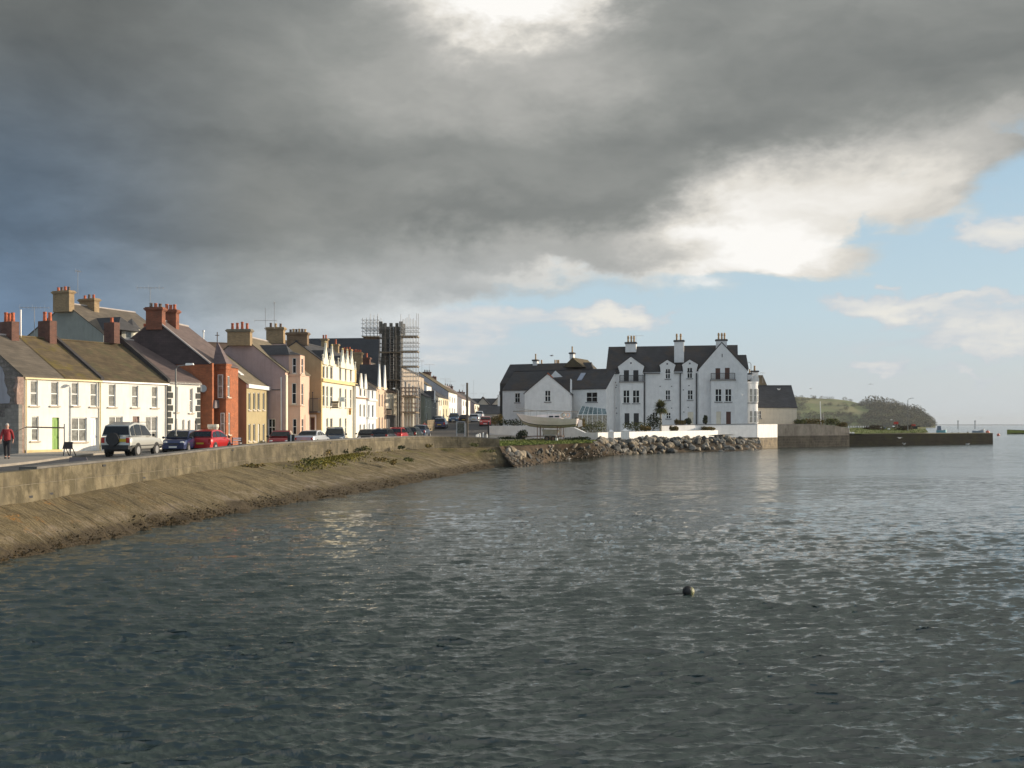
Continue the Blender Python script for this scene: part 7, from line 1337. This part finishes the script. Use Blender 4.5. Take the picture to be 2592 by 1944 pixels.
# ================================================================ quay and water things
r = root('mooring_buoy', 'round dark mooring buoy with a pale side floating in the near water', 'buoy', (wx(1742, 20.6), 20.6, 0)); X = wx(1742, 20.6); mb = MB(); mb.ball((X, 20.6, .055), .115, 18, 12); mb.build('float', mat('weedy_dark_plastic', (.02, .018, .018), .3, 8, rough=.5, bump=.4, bsc=40), r, smooth=True)
mb = MB(); mb.ball((X+.022, 20.6-.004, .055), .105, 18, 12, (1, 1, .98)); mb.build('pale_half', mat('pale_green_plastic', (.22, .22, .10), .35, 20, rough=.4, bump=.3, bsc=60), r, smooth=True)
mb = MB(); mb.tube([(X-.1, 20.6, .02), (X-.22, 20.6, .012), (X-.36, 20.55, .006), (X-.5, 20.6, -.02)], .008, 5); mb.build('mooring_rope', BLACKM, r)
def boat(label, px0, px1, py, Y, beam, h_, m, sheer=.3, yaw=0, inner=None, extra=None):
    X0, X1 = wx(px0, Y), wx(px1, Y); L_ = X1-X0; r = root('rowing_boat', label, 'boat', ((X0+X1)/2, Y, 0), yaw); mb = MB(); R = []
    for f, w, s_ in ((0, .55, .1), (.2, .9, 0), (.5, 1, 0), (.78, .75, sheer*.4), (.94, .3, sheer*.85), (1, .03, sheer)):
        x = (f-.5)*L_; b_ = beam/2*w; zt = h_*(1+s_); R.append([(x, -b_, zt), (x, -b_*.8, zt*.3), (x, 0, -.15), (x, b_*.8, zt*.3), (x, b_, zt)])
    mb.loft(R, closed=False); mb.add(R[0], [(0, 1, 2, 3, 4)]); mb.build('hull', m, r, local=True)
    mb = MB(); mb.add([p for q in R for p in ((q[0][0], q[0][1]*.95, q[0][2]-.08), (q[4][0], q[4][1]*.95, q[4][2]-.08))], [(2*i, 2*i+1, 2*i+3, 2*i+2) for i in range(5)]); mb.build('thwart_deck', inner or BOARD, r, local=True)
    mb = MB(); mb.tube([R[i][0] for i in range(6)], .04, 5); mb.tube([R[i][4] for i in range(6)], .04, 5); mb.build('gunwale', PVC if m is not MATS.get('lime_hull') else BLACKM, r, local=True); return r
b_ = boat('yellow-green open boat moored at the right edge of the view', 2549, 2640, 1098, 376, 3.6, 1.38, mat('lime_hull', (.30, .32, .04), .15, 2, rough=.5, bump=0), sheer=.15, yaw=math.pi)
boat('white bowed grey-blue dinghy moored beyond the jetty end', 2462, 2493, 1094, 400, 2.2, 1.0, mat('greyblue_hull', (.22, .30, .38), .1, rough=.4, bump=0), sheer=.9)
b2 = boat('turquoise and white boat with a dark wheelhouse beyond the jetty', 2371, 2396, 1093, 400, 2.0, 1.2, mat('turquoise_hull', (.15, .42, .48), .1, rough=.4, bump=0), sheer=.4)
mb = MB(); mb.hexa([(-1.7, -.6, 1.0), (-.3, -.6, 1.0), (-.3, .6, 1.0), (-1.7, .6, 1.0), (-1.5, -.5, 2.9), (-.5, -.5, 2.9), (-.5, .5, 2.9), (-1.5, .5, 2.9)]); mb.build('wheelhouse', SLATB, b2, local=True)
for px, Y, rd, lab in ((2378, 400, .75, 'orange buoy right in front of the turquoise boat'), (2500, 392, .75, 'orange-red buoy beside the bow of the grey-blue dinghy'), (2527, 315, .45, 'small pink buoy right of the jetty end')):
    X = wx(px, Y); r = root('marker_buoy', lab, 'buoy', (X, Y, 0), 0, 'orange buoys beyond the jetty'); mb = MB(); mb.ball((X, Y, rd*.6), rd, 12, 8); mb.build('float', mat('orange_plastic', (.75, .18, .10), .1, rough=.5, bump=0), r, smooth=True); mb = MB(); mb.cyl((X, Y, rd*1.5), (X, Y, rd*1.9), rd*.15, 6); mb.build('ring', BLACKM, r)
r = root('quay_shed', 'low black shed on the far end of the jetty lawn', 'shed', (wx(2313, 184), 184, 1.95)); mb = MB(); mb.box(wx(2303, 184), wx(2322, 184), 183, 186, 1.9, wz(1080, 184)); mb.build('shed_wall', BLACKM, r); mb = MB(); mb.box(wx(2302, 184), wx(2323, 184), 182.9, 186.1, wz(1080, 184)+.002, wz(1079, 184)+.03); mb.build('roof', mat('tar_roof', (.06, .055, .05), .1), r)
r = root('cream_board', 'cream board with faded orange markings at the end of the jetty lawn', 'sign', (wx(2332, 183), 183, 1.95)); mb = MB(); mb.box(wx(2322.5, 183), wx(2343, 183), 182.9, 183.1, 1.9, wz(1081, 183)); mb.build('board', mat('faded_cream_board', (.62, .56, .30), .2, 3, bump=0, col2=(.6, .42, .22)), r)
for px in (2326, 2340): mb = MB(); X = wx(px, 183.2); mb.box(X-.05, X+.05, 183.12, 183.22, 1.9, wz(1082, 183)); mb.build('post', WOODP, r)
for px, py, c_, lab, s_ in ((2268, 1071, (.5, .05, .03), 'red lifebuoy housing on a post behind the jetty bushes', .5), (2312, 1077, (.5, .12, .08), 'red canvas bundle on the black shed', .45)):
    Y = 184.5; X = wx(px, Y); z = wz(py, Y); r = root('red_box', lab, 'box', (X, Y, z)); mb = MB(); mb.box(X-s_*.7, X+s_*.7, Y-.2, Y+.2, z-s_*.4, z+s_*.5); mb.build('housing', mat('box_red', (.5, .06, .04), .1, bump=0), r); mb = MB(); mb.cyl((X, Y, 1.9), (X, Y, z-s_*.4), .05, 6); mb.build('post', STEEL, r)
r = root('stacked_gear', 'jumble of dark fishing creels with pale floats on the jetty lawn', 'fishing gear', (wx(2240, 178), 178, 1.95)); rg = random.Random(8)
for i in range(10): X = wx(2222+i*4.2, 178); mb = MB(); h_ = rg.uniform(.35, .6); zz_ = 1.95 + (.4 if i % 3 == 0 else 0); mb.tube([(X-.28, 178, zz_), (X-.24, 178, zz_+h_*.7), (X, 178, zz_+h_), (X+.24, 178, zz_+h_*.7), (X+.28, 178, zz_)], .035, 5); mb.box(X-.3, X+.3, 177.7, 178.3, zz_, zz_+.12); mb.build('creel', BLACKM, r)
for i in range(4): X = wx(2228+i*11, 177.4); mb = MB(); mb.ball((X, 177.4, 2.5+rg.uniform(0, .7)), .2, 8, 5, (1.3, 1, .8)); mb.build('float', PVC if i != 1 else SLATB, r)
for px, py, Y, lab in ((2150, 1095, 163, 'largest white painted stone at the left end of the jetty lawn'), (2158, 1098, 162.6, 'white stone lowest on the jetty edge beside the quay wall'), (2173, 1090.5, 170, 'flat white stone on the jetty lawn behind the edge stones'), (2226, 1091, 176, 'white stone in front of the dark brown bush on the jetty')):
    o = bpy.data.objects.new('white_stone', rproto[0].copy()); COL.objects.link(o); o.data.materials.clear(); o.data.materials.append(WHITE); o.location = (wx(px, Y), Y, 2.05); o.scale = (.75, .5, .4); tag(o, lab, 'stone', 'white stones on the jetty')
r = root('flag_mast', 'plain white yacht mast standing behind the quay shrubs', 'mast', (wx(2078, 190), 190, 1.9)); mb = MB(); mb.tube([(wx(2079, 190), 190, 1.9), (wx(2076, 190), 190, wz(1016, 190))], [.10, .07], 8); mb.build('mast', PVC, r); mb = MB(); X = wx(2084, 190); mb.cyl((X, 190, 1.9), (X, 190, wz(1047, 190)), .04, 6); mb.build('stay_post', STEEL, r)
# quay railings seen over the jetty
r = root('railing', 'low white-posted railing running along the back of the jetty lawn', 'railing', (wx(2170, 190), 190, 1.9))
for i in range(9): X = wx(2148+i*6.2, 190); mb = MB(); mb.box(X-.08, X+.08, 189.9, 190.1, 1.9, wz(1078, 190)); mb.build('post', PVC, r)
mb = MB(); mb.box(wx(2146, 190), wx(2200, 190), 189.95, 190.05, wz(1082, 190), wz(1081, 190)); mb.build('rail', STEEL, r)
# gulls
GW_ = mat('gull_white', (.75, .75, .74), .05, bump=0); GG = mat('gull_grey', (.30, .31, .33), .1, bump=0)
def gull(label, px, py, Y, span, flap, yaw, body=GW_, wing=None, z=None, sit=False):
    X = wx(px, Y); z = wz(py, Y) if z is None else z; r = root('gull', label, 'gull', (X, Y, z), yaw, 'gulls' if not sit else 'resting birds'); s = span/1.2
    mb = MB(); mb.tube([(-.26*s, 0, .0), (-.16*s, 0, .01), (0, 0, 0), (.14*s, 0, .02), (.2*s, 0, .05 if sit else .02), (.27*s, 0, .10*s if sit else .02), (.33*s, 0, .09*s if sit else .015)], [.015*s, .05*s, .085*s, .065*s, .04*s, .045*s, .01*s], 8); mb.build('body', body, r, local=True, smooth=True)
    for sg in (-1, 1):
        mb = MB()
        if sit: mb.tube([(.1*s, sg*.06*s, .05*s), (-.05*s, sg*.07*s, .06*s), (-.3*s, sg*.02*s, .05*s)], [.03*s, .05*s, .008*s], 6)
        else: mb.prism([(.08*s, sg*.03*s, .02*s), (.10*s, sg*.3*s, (.02+flap*.22)*s), (-.02*s, sg*.6*s, (.02+flap*.12)*s), (-.06*s, sg*.3*s, (.02+flap*.2)*s), (-.08*s, sg*.03*s, .02*s)], [(.08*s, sg*.03*s, .035*s), (.10*s, sg*.3*s, (.035+flap*.22)*s), (-.02*s, sg*.6*s, (.03+flap*.12)*s), (-.06*s, sg*.3*s, (.035+flap*.2)*s), (-.08*s, sg*.03*s, .035*s)])
        mb.build('wing', wing or body, r, local=True)
    mb = MB(); hx = .31*s; hz = (.10*s if sit else .02); mb.tube([(hx, 0, hz), (hx+.06*s, 0, hz-.01)], [.012*s, .004*s], 5); mb.build('beak', mat('beak_yellow', (.6, .4, .05), bump=0), r, local=True)
gull('grey gull gliding above the apartment wing roofs', 1396, 900.5, 130, 1.1, .4, .3, GG)
gull('bright white gull flying in front of the big gable', 1879, 1000, 120, .75, 1.4, 1.2); gull('bright white gull flying in front of the end house roof', 1971, 986.5, 130, .9, 1.0, .4)
gull('faint white gull low over the quay left of the mast', 2052, 984, 190, 1.1, .3, .2); gull('grey gull banking high over the headland', 2204, 972, 170, 1.1, -.6, 1.0, GG); gull('white gull flying low in front of the jetty wall', 2277, 1109, 150, 1.1, .5, .5)
gull('white gull skimming the water below the jetty', 2289, 1125, 152, .9, 1.3, 1.9); gull('tiny white gull far out over the sea horizon', 2482, 1058, 300, 1.2, .6, .3); gull('white gull above the jetty lawn near the creels', 2256, 1063, 178, .9, .7, .2)
gull('pale gull swimming beside the end of the jetty', 2449, 1121, 176, 1.5, 0, 0, z=.06, sit=True, wing=GG); gull('small white gull floating near the rock armour end', 1904, 1131, 140, .9, 0, 2, z=.05, sit=True, wing=GG); gull('white gull floating by the foreshore left of the rocks', 1440, 1162, 100, .8, 0, .5, z=.05, sit=True)
for px, lab in ((2410, 'dark bird standing leftmost on the jetty end'), (2426, 'dark bird standing second on the jetty end'), (2450, 'tallest dark bird standing upright on the jetty end')):
    Yj = 161 + (px-2150)/(2517-2150)*23 + 1; k_ = gull(lab, px, 1092, Yj, 1.0 if px != 2450 else 1.6, 0, 1.2, BLACKM, z=2.03, sit=True)
# half-sunken stones at the foot of the slope
for i, (px, py, w_) in enumerate(((1240, 1186, 2.6), (1268, 1190, 1.6), (1215, 1197, 1.4), (1430, 1171, 2.4))):
    Y = H*FPX/(py-HY); o = bpy.data.objects.new('flat_stone', rproto[1]); COL.objects.link(o); o.location = (wx(px, Y), Y, .0); o.scale = (w_, .6, .10); tag(o, ('long dark stone', 'second dark stone', 'low dark slab', 'dark slab')[i] + (' just breaking the surface off the end of the slope' if i < 3 else ' breaking the surface below the foreshore'), 'stone', 'stones breaking the surface')
